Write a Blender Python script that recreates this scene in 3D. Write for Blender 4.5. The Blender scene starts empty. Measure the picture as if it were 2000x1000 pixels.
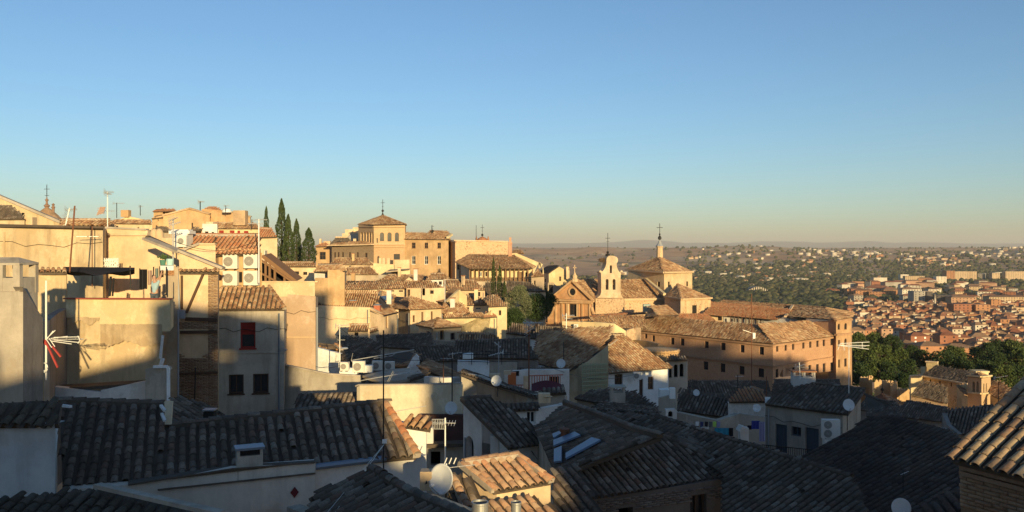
import bpy, bmesh, math, random
import numpy as np
from mathutils import Vector, Matrix, noise
from mathutils.geometry import tessellate_polygon
V = Vector
rnd = random.Random(7); wr = random.Random(99)
F_, HY = 1650.0, 482.0          # focal length and horizon row of the 2000 px wide photograph
scene = bpy.context.scene
COL = scene.collection
# ---------------------------------------------------------------- camera, sky, sun, exposure
cam = bpy.data.objects.new('camera', bpy.data.cameras.new('camera')); COL.objects.link(cam)
scene.camera = cam
cam.data.lens = 36 * F_ / 2000
cam.data.shift_y = -(500 - HY) / 2000
cam.data.clip_start = 0.3; cam.data.clip_end = 60000
cam.rotation_euler = (math.pi / 2, 0, 0)
SUN = V((-0.36, 1.0, -0.148)).normalized()      # direction the sunlight travels
world = bpy.data.worlds.new('World'); scene.world = world; world.use_nodes = True
wn = world.node_tree
sky = wn.nodes.new('ShaderNodeTexSky'); sky.sky_type = 'NISHITA'; sky.sun_disc = False
sky.sun_elevation = math.asin(-SUN.z); sky.sun_rotation = math.atan2(-SUN.x, -SUN.y)
sky.altitude = 500; sky.air_density = 1.0; sky.dust_density = 0.5; sky.ozone_density = 3.3
wn.links.new(sky.outputs[0], wn.nodes['Background'].inputs[0])
wn.nodes['Background'].inputs[1].default_value = 0.13
sl = bpy.data.lights.new('sun', 'SUN'); sl.energy = 5.0; sl.angle = math.radians(0.5); sl.color = (1.0, 0.775, 0.40)
sun = bpy.data.objects.new('sun', sl); COL.objects.link(sun)
sun.rotation_euler = SUN.to_track_quat('-Z', 'Y').to_euler()
vs = scene.view_settings; vs.view_transform = 'Standard'; vs.look = 'None'; vs.exposure = 0.4; vs.gamma = 1; vs.use_curve_mapping = False
scene.cycles.max_bounces = 6; scene.cycles.diffuse_bounces = 3; scene.cycles.glossy_bounces = 2
scene.cycles.transmission_bounces = 2; scene.cycles.volume_bounces = 0

# ---------------------------------------------------------------- geometry from measured directions and distances
def P(px, py, Y):
    return V(((px - 1000) / F_ * Y, Y, (HY - py) / F_ * Y))
def E(px, py, Z):                      # point of a level line at height Z
    return P(px, py, Z * F_ / (HY - py))
def ray(px, py): return V(((px - 1000) / F_, 1, (HY - py) / F_))
def on_plane(px, py, o, n):
    r = ray(px, py); return r * (o.dot(n) / r.dot(n))
def on_wall(a, b, px, py):
    d = b - a; n = V((d.y, -d.x, 0)); return on_plane(px, py, a, n)
def wl(a, b, pts): return [on_wall(a, b, *p) for p in pts]

# ---------------------------------------------------------------- materials
MATS = {}
def _nt(name):
    m = bpy.data.materials.new(name); m.use_nodes = True; t = m.node_tree
    b = t.nodes['Principled BSDF']; b.inputs['Roughness'].default_value = .9
    b.inputs['Specular IOR Level'].default_value = .2
    return m, t, b
def nd(t, k, **kw):
    n = t.nodes.new(k)
    for a, v in kw.items(): setattr(n, a, v)
    return n
def ramp(t, fac, stops):
    r = t.nodes.new('ShaderNodeValToRGB'); t.links.new(fac, r.inputs[0])
    e = r.color_ramp.elements
    while len(e) < len(stops): e.new(.5)
    for i, (p, c) in enumerate(stops): e[i].position = p; e[i].color = (*c, 1) if len(c) == 3 else c
    return r.outputs[0]
def mix(t, fac, a, b, mode='MIX'):
    m = t.nodes.new('ShaderNodeMix'); m.data_type = 'RGBA'; m.blend_type = mode
    for s, i in ((fac, 0), (a, 6), (b, 7)):
        if hasattr(s, 'is_output'): t.links.new(s, m.inputs[i])
        elif isinstance(s, tuple): m.inputs[i].default_value = (*s, 1)
        else: m.inputs[i].default_value = s
    return m.outputs[2]
def pos(t, scale=(1, 1, 1)):
    g = nd(t, 'ShaderNodeNewGeometry'); mp = nd(t, 'ShaderNodeMapping'); mp.inputs['Scale'].default_value = scale
    t.links.new(g.outputs['Position'], mp.inputs[0]); return mp.outputs[0]
def nz(t, vec, scale, detail=4, rough=.6):
    n = nd(t, 'ShaderNodeTexNoise'); n.inputs['Scale'].default_value = scale
    n.inputs['Detail'].default_value = detail; n.inputs['Roughness'].default_value = rough
    t.links.new(vec, n.inputs['Vector']); return n.outputs['Fac']
def bump(t, b, h, strength=.3, dist=.02):
    n = nd(t, 'ShaderNodeBump'); n.inputs['Strength'].default_value = strength; n.inputs['Distance'].default_value = dist
    t.links.new(h, n.inputs['Height']); t.links.new(n.outputs[0], b.inputs['Normal'])
def dk(c, k): return tuple(x * k for x in c)
def plaster(name, c, stain=.5, sc=1.0):
    if name in MATS: return MATS[name]
    m, t, b = _nt(name)
    p = pos(t); st = pos(t, (1, 1, .16))
    n1 = nz(t, p, .45 * sc, 5, .65); n2 = nz(t, st, 1.7 * sc, 5, .7); n3 = nz(t, p, 9 * sc, 4, .7)
    n4 = nz(t, pos(t, (1, 1, .7)), .22 * sc, 7, .72)
    col = mix(t, ramp(t, n1, [(.35, (0,) * 3), (.62, (1,) * 3)]), dk(c, .76), tuple(min(.85, x * 1.1) for x in c))
    col = mix(t, ramp(t, n4, [(.52, (0,) * 3), (.545, (.55,) * 3)]), col, (c[0] * .78, c[1] * .71, c[2] * .63))
    col = mix(t, ramp(t, n2, [(.5, (0,) * 3), (.78, (stain,) * 3)]), col, (c[0] * .42, c[1] * .40, c[2] * .40))
    col = mix(t, ramp(t, n3, [(.3, (.25,) * 3), (.6, (0,) * 3)]), col, dk(c, .6))
    t.links.new(col, b.inputs['Base Color']); bump(t, b, n3, .5, .015)
    MATS[name] = m; return m
def tiles_mat(name, cols, lich=(.30, .27, .20)):
    if name in MATS: return MATS[name]
    m, t, b = _nt(name)
    g = nd(t, 'ShaderNodeNewGeometry'); oi = nd(t, 'ShaderNodeObjectInfo')
    add = nd(t, 'ShaderNodeMath', operation='ADD'); t.links.new(g.outputs['Random Per Island'], add.inputs[0]); t.links.new(oi.outputs['Random'], add.inputs[1])
    wnz = nd(t, 'ShaderNodeTexWhiteNoise', noise_dimensions='1D'); t.links.new(add.outputs[0], wnz.inputs['W'])
    k = len(cols); base = ramp(t, wnz.outputs['Value'], [(i / (k - 1), c) for i, c in enumerate(cols)])
    p = pos(t); n1 = nz(t, p, 5, 5, .7); n2 = nz(t, p, .35, 4, .6); n3 = nz(t, p, 22, 3, .6)
    col = mix(t, ramp(t, n1, [(.5, (0,) * 3), (.68, (.6,) * 3)]), base, lich)
    col = mix(t, ramp(t, n2, [(.4, (.45,) * 3), (.62, (0,) * 3)]), col, dk(cols[0], .55))
    col = mix(t, ramp(t, n3, [(.3, (.4,) * 3), (.55, (0,) * 3)]), col, dk(cols[0], .4))
    t.links.new(col, b.inputs['Base Color']); bump(t, b, n3, .4, .01)
    MATS[name] = m; return m
def flat(name, c, rough=.8, metal=0, spec=.3, var=.15):
    if name in MATS: return MATS[name]
    m, t, b = _nt(name); b.inputs['Roughness'].default_value = rough; b.inputs['Metallic'].default_value = metal
    b.inputs['Specular IOR Level'].default_value = spec
    n1 = nz(t, pos(t), 6, 4, .7)
    t.links.new(mix(t, n1, dk(c, 1 - var), tuple(min(.9, x * (1 + var)) for x in c)), b.inputs['Base Color'])
    MATS[name] = m; return m
def rubble(name, c, mortar):
    if name in MATS: return MATS[name]
    m, t, b = _nt(name); p = pos(t)
    vo = nd(t, 'ShaderNodeTexVoronoi', feature='F1'); vo.inputs['Scale'].default_value = 2.2; t.links.new(p, vo.inputs['Vector'])
    n1 = nz(t, p, .5, 5, .65); n3 = nz(t, p, 5, 4)
    col = mix(t, ramp(t, vo.outputs['Distance'], [(.25, (1,) * 3), (.5, (0,) * 3)]), mortar, c)
    col = mix(t, ramp(t, n1, [(.42, (0,) * 3), (.55, (1,) * 3)]), col, mortar)
    col = mix(t, ramp(t, n3, [(.35, (.4,) * 3), (.6, (0,) * 3)]), col, dk(c, .5))
    t.links.new(col, b.inputs['Base Color']); bump(t, b, vo.outputs['Distance'], .5, .05)
    MATS[name] = m; return m
def brickm(name, c, mortar, course=.075, length=.28, blend=.35):
    """masonry seen from far off; uv in metres comes from the wall builder"""
    if name in MATS: return MATS[name]
    m, t, b = _nt(name); uv = nd(t, 'ShaderNodeUVMap')
    br = nd(t, 'ShaderNodeTexBrick'); br.inputs['Scale'].default_value = 1; br.inputs['Brick Width'].default_value = length
    br.inputs['Row Height'].default_value = course; br.inputs['Mortar Size'].default_value = .012
    br.inputs['Color1'].default_value = (*c, 1); br.inputs['Color2'].default_value = (*dk(c, .72), 1); br.inputs['Mortar'].default_value = (*mortar, 1)
    t.links.new(uv.outputs[0], br.inputs['Vector']); p = pos(t); n1 = nz(t, p, .35, 5, .65); n2 = nz(t, p, 3, 4)
    col = mix(t, ramp(t, n1, [(.35, (blend,) * 3), (.65, (0,) * 3)]), br.outputs['Color'], mortar)
    col = mix(t, ramp(t, n2, [(.35, (.35,) * 3), (.6, (0,) * 3)]), col, dk(c, .6))
    t.links.new(col, b.inputs['Base Color']); bump(t, b, br.outputs['Fac'], -.3, .01)
    MATS[name] = m; return m
def leafm(name, a, c):
    if name in MATS: return MATS[name]
    m, t, b = _nt(name); g = nd(t, 'ShaderNodeNewGeometry'); n1 = nz(t, pos(t), .6, 3)
    col = mix(t, g.outputs['Random Per Island'], a, c); col = mix(t, ramp(t, n1, [(.4, (0,) * 3), (.65, (.6,) * 3)]), col, dk(a, .7))
    t.links.new(col, b.inputs['Base Color']); b.inputs['Roughness'].default_value = .7
    MATS[name] = m; return m
# plasters
CREAM = plaster('cream_plaster', (.72, .53, .33)); YELL = plaster('yellow_plaster', (.72, .57, .33), .2)
OCH = plaster('ochre_plaster', (.58, .38, .20), .35); TAN = plaster('tan_plaster', (.50, .39, .27), .6)
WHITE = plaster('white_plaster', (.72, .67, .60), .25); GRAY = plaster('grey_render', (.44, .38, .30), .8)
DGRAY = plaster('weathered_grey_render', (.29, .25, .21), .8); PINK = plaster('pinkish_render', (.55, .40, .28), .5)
WW = plaster('whitewash', (.80, .78, .74), .15); OLD = plaster('old_plaster', (.60, .46, .28), .9)
CHP = plaster('church_plaster', (.62, .46, .28), .3)
FACB = brickm('orange_brick_far', (.50, .31, .17), (.56, .38, .22), .07, .28, .6)
CONB = brickm('convent_brick', (.46, .24, .13), (.53, .33, .20), .075, .28, .6)
TOWB = brickm('tower_brick', (.56, .36, .19), (.60, .43, .26), .1, .3, .5)
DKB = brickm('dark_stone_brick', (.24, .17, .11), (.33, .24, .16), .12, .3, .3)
RUB = rubble('rubble_stone', (.34, .21, .12), (.62, .43, .26))
MORT = plaster('lime_mortar', (.45, .38, .30), .7)
BRK = tiles_mat('loose_brick', [(.26, .15, .09), (.34, .20, .12), (.40, .27, .18), (.30, .19, .13)], (.42, .35, .28))
# tiles
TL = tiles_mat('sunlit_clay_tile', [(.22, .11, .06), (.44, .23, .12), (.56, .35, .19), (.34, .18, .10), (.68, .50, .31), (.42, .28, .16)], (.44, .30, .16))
TD = tiles_mat('old_grey_clay_tile', [(.10, .078, .06), (.17, .125, .09), (.22, .165, .12), (.14, .11, .085), (.33, .27, .21), (.19, .11, .075)], (.15, .13, .095))  # darker copy of the clay tile for shaded roofs, shade put in its colours
TR = tiles_mat('red_clay_tile', [(.42, .17, .08), (.5, .22, .11), (.46, .26, .15), (.52, .3, .16)], (.42, .28, .17))
DECK = plaster('roof_mortar_bed', (.12, .09, .065), .6)
# others
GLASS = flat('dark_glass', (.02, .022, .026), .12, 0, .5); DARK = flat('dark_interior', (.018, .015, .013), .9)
WOOD = flat('weathered_wood', (.22, .12, .06)); WOODD = flat('dark_wood', (.09, .05, .03)); REDS = flat('red_shutter', (.30, .035, .025))
IRON = flat('dark_iron', (.03, .028, .026), .6, .3); STEEL = flat('galvanised_steel', (.42, .42, .40), .45, .6)
ALU = flat('aluminium', (.62, .60, .55), .4, .5); WP = flat('white_paint', (.78, .76, .70), .5); GRP = flat('grey_paint', (.30, .31, .32), .5)
DISHM = flat('pale_dish_paint', (.62, .62, .60), .45); REDP = flat('red_plastic', (.36, .05, .04), .6); RUST = flat('rusty_iron', (.20, .08, .04), .8, .2)
BLK = flat('black_cloth', (.015, .014, .016)); BLUEC = flat('blue_cloth', (.03, .22, .32)); SKYL = flat('skylight_glass', (.14, .19, .27), .45, 0, .4)
ACM = flat('off_white_casing', (.66, .62, .54), .5); ACG = flat('grey_fan_grille', (.16, .15, .14), .5); GREEN = flat('green_paint', (.08, .2, .15)); ZINC = flat('zinc_sheet', (.20, .23, .27), .45, .5)
REDC = flat('red_chimney_brick', (.42, .13, .07)); BLUEP = flat('blue_grey_paint', (.07, .085, .10), .6); SKIN = flat('skin', (.42, .24, .16), .6); SHIRT = flat('pale_blue_shirt', (.30, .42, .45)); HAIR = flat('dark_hair', (.03, .02, .015))

# ---------------------------------------------------------------- mesh buffer
class MB:
    def __init__(s): s.v = []; s.f = []; s.uv = {}
    def poly(s, pts, uv=None):
        i = len(s.v); s.v += [V(p) for p in pts]; s.f.append(tuple(range(i, i + len(pts))))
        if uv: s.uv[len(s.f) - 1] = uv
        return s
    def mesh(s, vs_, fs):
        i = len(s.v); s.v += [V(p) for p in vs_]; s.f += [tuple(i + k for k in f) for f in fs]; return s
    def hexa(s, b, t):
        return s.mesh(list(b) + list(t), [(3, 2, 1, 0), (4, 5, 6, 7), (0, 1, 5, 4), (1, 2, 6, 5), (2, 3, 7, 6), (3, 0, 4, 7)])
    def box(s, c, dx, dy, dz, ax=None):
        """c = centre of the base; ax = horizontal x axis direction"""
        x = V(ax).normalized() if ax is not None else V((1, 0, 0)); y = V((-x.y, x.x, 0)); c = V(c)
        q = [c + x * a * dx / 2 + y * b * dy / 2 for a, b in ((-1, -1), (1, -1), (1, 1), (-1, 1))]
        return s.hexa(q, [p + V((0, 0, dz)) for p in q])
    def bar(s, a, b, w, h=None, up=V((0, 0, 1))):
        a, b = V(a), V(b); h = h or w; d = (b - a).normalized()
        x = d.cross(up)
        if x.length < 1e-3: x = d.cross(V((0, 1, 0)))
        x.normalize(); y = x.cross(d)
        o = [x * i * w / 2 + y * j * h / 2 for i, j in ((-1, -1), (1, -1), (1, 1), (-1, 1))]
        return s.hexa([a + k for k in o], [b + k for k in o])
    def tube(s, pts, r, n=6, r1=None, cap=True):
        pts = [V(p) for p in pts]; r1 = r if r1 is None else r1; m = len(pts); rings = []
        for k, p in enumerate(pts):
            d = (pts[min(k + 1, m - 1)] - pts[max(k - 1, 0)]).normalized()
            x = d.cross(V((0, 0, 1)));
            if x.length < 1e-3: x = V((1, 0, 0))
            x.normalize(); y = x.cross(d); rr = r + (r1 - r) * k / max(1, m - 1); i = len(s.v)
            s.v += [p + (x * math.cos(2 * math.pi * q / n) + y * math.sin(2 * math.pi * q / n)) * rr for q in range(n)]
            rings.append(i)
        for a, b in zip(rings, rings[1:]):
            for q in range(n): s.f.append((a + q, a + (q + 1) % n, b + (q + 1) % n, b + q))
        if cap: s.f.append(tuple(rings[0] + q for q in range(n))[::-1]); s.f.append(tuple(rings[-1] + q for q in range(n)))
        return s
    def lathe(s, c, prof, n=12, axis=V((0, 0, 1))):
        c = V(c); z = V(axis).normalized(); x = z.orthogonal().normalized(); y = z.cross(x); rings = []
        for r, h in prof:
            rings.append(len(s.v)); s.v += [c + z * h + (x * math.cos(2 * math.pi * q / n) + y * math.sin(2 * math.pi * q / n)) * r for q in range(n)]
        for a, b in zip(rings, rings[1:]):
            for q in range(n): s.f.append((a + q, a + (q + 1) % n, b + (q + 1) % n, b + q))
        return s
    def prism(s, pts, off):
        """closed polygon pts extruded by vector off"""
        off = V(off); n = len(pts); i = len(s.v); s.v += [V(p) for p in pts] + [V(p) + off for p in pts]
        s.f.append(tuple(range(i, i + n))); s.f.append(tuple(range(i + 2 * n - 1, i + n - 1, -1)))
        for k in range(n): s.f.append((i + k, i + n + k, i + n + (k + 1) % n, i + (k + 1) % n))
        return s
def mkmesh(name, mb, mats, base=V((0, 0, 0)), smooth=False):
    me = bpy.data.meshes.new(name); me.from_pydata([tuple(p - base) for p in mb.v], [], mb.f)
    for m in (mats if isinstance(mats, (list, tuple)) else [mats]): me.materials.append(m)
    if mb.uv:
        l = me.uv_layers.new(name='UVMap').data
        for fi, uvs in mb.uv.items():
            p = me.polygons[fi]
            for k, li in enumerate(p.loop_indices): l[li].uv = uvs[k]
    if smooth: me.shade_smooth()
    me.update(); return me
class Thing:
    """a top-level Empty at the thing's base, its parts are meshes under it"""
    def __init__(s, name, label, cat, base, group=None):
        s.o = bpy.data.objects.new(name, None); COL.objects.link(s.o); s.base = V(base); s.o.location = s.base
        s.o.empty_display_size = .2; s.o['label'] = label; s.o['category'] = cat
        if group: s.o['group'] = group
    def part(s, name, mb, mats, parent=None, kind=None, smooth=False, label=None):
        if not mb.f: return None
        o = bpy.data.objects.new(name, mkmesh(name, mb, mats, s.base, smooth)); COL.objects.link(o); o.parent = parent or s.o
        if kind: o['kind'] = kind
        if label: o['label'] = label
        return o
def single(name, label, cat, mb, mats, group=None, smooth=False, kind=None):
    base = V((sum(p.x for p in mb.v) / len(mb.v), sum(p.y for p in mb.v) / len(mb.v), min(p.z for p in mb.v)))
    o = bpy.data.objects.new(name, mkmesh(name, mb, mats, base, smooth)); COL.objects.link(o); o.location = base
    if label: o['label'] = label; o['category'] = cat
    if group: o['group'] = group
    if kind: o['kind'] = kind
    return o

# ---------------------------------------------------------------- walls with real openings
def win_quad(a, b, w):
    """pixel box -> (u0,u1,z0,z1) on the wall a-b"""
    x0, y0, x1, y1 = w[:4]; d = (b - a); L = math.hypot(d.x, d.y); d = V((d.x, d.y, 0)) / L
    c0 = on_wall(a, b, x0, (y0 + y1) / 2); c1 = on_wall(a, b, x1, (y0 + y1) / 2)
    u0 = (c0 - a).dot(d); u1 = (c1 - a).dot(d); xm = (x0 + x1) / 2
    return u0, u1, on_wall(a, b, xm, y1).z, on_wall(a, b, xm, y0).z
def wall(th, tops, zb, mat, wins=(), ins=0.0, name='wall', thick=.3, parent=None):
    """tops: points along the wall head, left to right as seen from outside; zb: foot height;
    wins: (x0,y0,x1,y1,kind[,opts]) measured openings"""
    tops = [V(p) for p in tops]; mb = MB(); todo = list(wins)
    segs = []
    for a, b in zip(tops, tops[1:]):
        d = V((b.x - a.x, b.y - a.y, 0))
        if d.length < 1e-4: continue
        inn = V((-d.y, d.x, 0)).normalized(); segs.append((a + inn * ins, b + inn * ins, d.normalized(), inn))
    if ins and len(segs) > 1:            # mitre inset corners
        for k in range(len(segs) - 1):
            a, b, d, i1 = segs[k]; a2, b2, d2, i2 = segs[k + 1]
            den = d.x * d2.y - d.y * d2.x
            if abs(den) > .05:
                r = a2 - b; tt = (r.x * d2.y - r.y * d2.x) / den; c = b + d * tt
                segs[k] = (a, V((c.x, c.y, b.z)), d, i1); segs[k + 1] = (V((c.x, c.y, a2.z)), b2, d2, i2)
    made = []
    for a, b, d, inn in segs:
        L = (V((b.x, b.y, 0)) - V((a.x, a.y, 0))).length
        pa, pb = 1000 + a.x / a.y * F_, 1000 + b.x / b.y * F_
        mine = [w for w in todo if min(pa, pb) <= (w[0] + w[2]) / 2 <= max(pa, pb)]
        todo = [w for w in todo if w not in mine]
        q = lambda u, z, a=a, d=d: a + d * u + V((0, 0, z - a.z))
        outer = [(0, zb), (L, zb), (L, b.z), (0, a.z)]; holes = []
        for w in mine:
            u0, u1, z0, z1 = win_quad(a, b, w); u0, u1 = min(u0, u1), max(u0, u1)
            u0 = max(.06, u0); u1 = min(L - .06, u1)
            if u1 - u0 < .05 or z1 - z0 < .05: continue
            arch = 'arch' in w[4]
            if arch:
                r = (u1 - u0) / 2; cz = z1 - r; k = 8
                hp = [(u0, z0), (u1, z0)] + [(u0 + r + r * math.cos(math.pi * j / k), cz + r * math.sin(math.pi * j / k)) for j in range(k + 1)]
            else: hp = [(u0, z0), (u1, z0), (u1, z1), (u0, z1)]
            holes.append(hp); made.append((q, hp, w, d, inn))
        if holes:
            allp = outer + [p for h in holes for p in h]
            tri = tessellate_polygon([[V((p[0], p[1], 0)) for p in outer]] + [[V((p[0], p[1], 0)) for p in reversed(h)] for h in holes])
            order = list(outer) + [p for h in holes for p in reversed(h)]
            for t_ in tri:
                c = [order[i] for i in t_]
                cr = (c[1][0] - c[0][0]) * (c[2][1] - c[0][1]) - (c[2][0] - c[0][0]) * (c[1][1] - c[0][1])
                if cr < 0: c = c[::-1]
                mb.poly([q(*p) for p in c], c)
            for h in holes:
                n = len(h)
                for k in range(n):
                    p0, p1 = h[k], h[(k + 1) % n]; A, B = q(*p0), q(*p1)
                    mb.poly([A, B, B + inn * thick, A + inn * thick], [p0, p1, (p1[0], p1[1] + thick), (p0[0], p0[1] + thick)])
        else: mb.poly([q(*p) for p in outer], outer)
        # wall thickness seen from above
        mb.poly([q(0, a.z), q(L, b.z), q(L, b.z) + inn * thick, q(0, a.z) + inn * thick], [(0, a.z), (L, b.z), (L, b.z + thick), (0, a.z + thick)])
    po = th.part(name, mb, mat, parent)
    if name == 'wall' and ins >= 0 and len(tops) < 5:
        for a, b, d, inn in segs:                     # rain pipes and slack cables on the plainer walls
            L = (V((b.x, b.y, 0)) - V((a.x, a.y, 0))).length; h = min(a.z, b.z) - zb; out = -inn
            if L < 3.2 or not 30 < a.y < 150 or h < 3: continue
            if wr.random() < .55:
                u = wr.choice((.25, L - .25)); p = a.lerp(b, u / L) + out * .07; zt = min(a.z, b.z) - .2
                th.part('drainpipe', MB().tube([V((p.x, p.y, zt)), V((p.x, p.y, zt - h * .9))], .045, 5), wr.choice((ZINC, GRP, mat)))
            if wr.random() < .5:
                z1 = min(a.z, b.z) - wr.uniform(.5, 1.2); sg = wr.uniform(.05, .3)
                pts = [a.lerp(b, k / 8) for k in range(9)]
                th.part('cable', MB().tube([V((p.x, p.y, z1 - sg * math.sin(math.pi * k / 8) + .1 * math.sin(k * 2.3))) + out * .05 for k, p in enumerate(pts)], .014, 3, cap=False), IRON)
    for q, hp, w, d, inn in made: window(th, q, hp, w, d, inn, thick, parent)
    return po
WFR = {'w': None}
def window(th, q, hp, w, d, inn, thick, parent=None):
    kind = w[4]; u0, u1 = min(p[0] for p in hp), max(p[0] for p in hp); z0, z1 = min(p[1] for p in hp), max(p[1] for p in hp)
    W, H = u1 - u0, z1 - z0; dep = min(thick * .6, .18); n = len(hp)
    fm = {'white': WP, 'wood': WOOD, 'dark': WOODD, 'red': REDS, 'grey': GRP, 'open': WOODD, 'blue': BLUEP, 'brown': WOOD}
    fr = next((m for k, m in fm.items() if k in kind), WOODD)
    par = parent or th.o
    if 'void' in kind:                                                # opening backed by a shallow black box, the room's darkness painted on
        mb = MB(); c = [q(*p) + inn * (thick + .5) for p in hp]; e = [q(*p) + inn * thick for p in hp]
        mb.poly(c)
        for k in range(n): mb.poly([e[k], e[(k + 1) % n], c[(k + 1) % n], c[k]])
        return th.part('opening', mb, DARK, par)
    fw = min(.07, W * .16, H * .12); cx, cz = (u0 + u1) / 2, (z0 + z1) / 2
    inner = [(cx + (p[0] - cx) * (1 - 2 * fw / W), cz + (p[1] - cz) * (1 - 2 * fw / H)) for p in hp]
    mb = MB(); A = [q(*p) + inn * (dep - .04) for p in hp]; B = [q(*p) + inn * (dep - .04) for p in inner]; C_ = [q(*p) + inn * (dep + .03) for p in inner]
    for k in range(n):
        k2 = (k + 1) % n; mb.poly([A[k], A[k2], B[k2], B[k]]); mb.poly([B[k], B[k2], C_[k2], C_[k]])
    if 'door' in kind or 'shut' in kind:
        f = th.part('door' if 'door' in kind else 'window', mb, fr, par)
        sb = MB()
        npl = max(2, int(W / .16))
        for j in range(npl):
            ua, ub = u0 + fw + (W - 2 * fw) * j / npl + .006, u0 + fw + (W - 2 * fw) * (j + 1) / npl - .006
            lo, hi = z0 + fw, z1 - fw
            sb.hexa([q(ua, lo) + inn * (dep - .025), q(ub, lo) + inn * (dep - .025), q(ub, lo) + inn * (dep + .02), q(ua, lo) + inn * (dep + .02)],
                    [q(ua, hi) + inn * (dep - .025), q(ub, hi) + inn * (dep - .025), q(ub, hi) + inn * (dep + .02), q(ua, hi) + inn * (dep + .02)])
        th.part('door_leaf' if 'door' in kind else 'shutter', sb, fr, f); return f
    # glazing bars
    if 'half' in kind or 'plain' in kind: pass
    else:
        mb.bar(q(cx, z0 + fw) + inn * dep, q(cx, z1 - fw) + inn * dep, fw * .7, .05, up=inn)
        if H > 1.0 and 'arch' not in kind: mb.bar(q(u0 + fw, cz) + inn * dep, q(u1 - fw, cz) + inn * dep, fw * .6, .05)
    if 'sill' in kind:
        s0 = q(u0 - .06, z0) - inn * .06; mb.hexa([s0 + V((0, 0, -.07)), s0 + V((0, 0, -.07)) + d * (W + .12), s0 + V((0, 0, -.07)) + d * (W + .12) + inn * .2, s0 + V((0, 0, -.07)) + inn * .2], [s0, s0 + d * (W + .12), s0 + d * (W + .12) + inn * .2, s0 + inn * .2])
    f = th.part('window', mb, fr, par)
    pb = MB(); pb.poly([q(*p) + inn * (dep + .03) for p in inner]); pane = th.part('pane', pb, GLASS, f)
    if 'half' in kind:                                                # blind drawn over the upper half
        sb = MB(); lo = z0 + H * .52
        for j in range(8):
            za, zb2 = lo + (z1 - fw - lo) * j / 8, lo + (z1 - fw - lo) * (j + 1) / 8 - .01
            sb.poly([q(u0 + fw, za) + inn * (dep), q(u1 - fw, za) + inn * dep, q(u1 - fw, zb2) + inn * (dep - .02), q(u0 + fw, zb2) + inn * (dep - .02)])
        th.part('blind', sb, fr, f)
    if 'bars' in kind:
        gb = MB(); k = max(3, int(W / .13))
        for j in range(k + 1): gb.bar(q(u0 + W * j / k, z0) + inn * .03, q(u0 + W * j / k, z1) + inn * .03, .018)
        for j in range(1, 4): gb.bar(q(u0, z0 + H * j / 4) + inn * .03, q(u1, z0 + H * j / 4) + inn * .03, .018)
        th.part('grille', gb, IRON, f)
    return f

# ---------------------------------------------------------------- clay tile roofs
def tile_tpl(seg, r0, r1, L, thick=.014, cap=True):
    """barrel tile, wide end at y=0; x across, z up"""
    vs_, fs = [], []
    for y, r in ((0, r0), (L, r1)):
        for k in range(seg + 1):
            a = math.pi * k / seg; vs_.append((r * math.cos(a), y, r * .78 * math.sin(a)))
    for k in range(seg): fs.append((k, seg + 1 + k, seg + 2 + k, k + 1))
    if cap:
        i = len(vs_)
        for k in range(seg + 1):
            a = math.pi * k / seg; vs_.append(((r0 - thick) * math.cos(a), 0.004, (r0 - thick) * .78 * math.sin(a)))
        for k in range(seg): fs.append((k, k + 1, i + k + 1, i + k))
        i2 = len(vs_)
        for k in range(seg + 1):
            a = math.pi * k / seg; vs_.append(((r0 - thick) * math.cos(a), L * .5, (r0 - thick) * .78 * math.sin(a)))
        for k in range(seg): fs.append((i + k, i + k + 1, i2 + k + 1, i2 + k))
    return np.array(vs_, dtype=float), fs
TPL = {'near': tile_tpl(6, .083, .066, .37), 'mid': tile_tpl(4, .088, .070, .42, cap=True), 'far': tile_tpl(3, .10, .08, .74, cap=True), 'vfar': tile_tpl(2, .13, .12, 2.2, cap=False)}
TILE_ME = {}
def tile_mesh(mat):
    if mat.name not in TILE_ME:
        vs_, fs = TPL['near']; me = bpy.data.meshes.new('tile'); me.from_pydata([tuple(v) for v in vs_], [], fs); me.materials.append(mat)
        for p in me.polygons: p.use_smooth = p.index < 6
        TILE_ME[mat.name] = me
    return TILE_ME[mat.name]
def put_tpl(th, name, tpl, mats_, mat, parent, kind='stuff'):
    if not len(mats_): return None
    vs_, fs = tpl; n = len(mats_); k = len(vs_)
    R = np.array([[list(r) for r in m.to_3x3()] for m in mats_]); T = np.array([list(m.to_translation() - th.base) for m in mats_])
    vv = (np.einsum('nij,kj->nki', R, vs_) + T[:, None, :]).reshape(-1, 3)
    fa = [len(f) for f in fs]; loops = np.concatenate([np.array([j for f in fs for j in f]) + i * k for i in range(n)])
    starts = np.cumsum([0] + fa * n)[:-1]
    me = bpy.data.meshes.new(name); me.vertices.add(len(vv)); me.vertices.foreach_set('co', vv.ravel())
    me.loops.add(len(loops)); me.loops.foreach_set('vertex_index', loops.astype(np.int32))
    me.polygons.add(len(starts)); me.polygons.foreach_set('loop_start', starts.astype(np.int32))
    me.update(calc_edges=True); me.validate(); me.materials.append(mat)
    o = bpy.data.objects.new(name, me); COL.objects.link(o); o.parent = parent
    if kind: o['kind'] = kind
    return o
def frame_m(x, y, z, p):
    return Matrix(((x.x, y.x, z.x, p.x), (x.y, y.y, z.y, p.y), (x.z, y.z, z.z, p.z), (0, 0, 0, 1)))
def roof_plane(a, b, pitch):
    e = V((b.x - a.x, b.y - a.y, 0)).normalized(); up = V((-e.y, e.x, 0)); pr = math.radians(pitch)
    s = up * math.cos(pr) + V((0, 0, math.sin(pr))); return e, s, e.cross(s)
def face_pts(a, b, rest, pitch):
    e, s, n = roof_plane(a, b, pitch); return [a, b] + [p if isinstance(p, V) else on_plane(p[0], p[1], a, n) for p in rest]
ROOF_TRI = [0]
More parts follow.
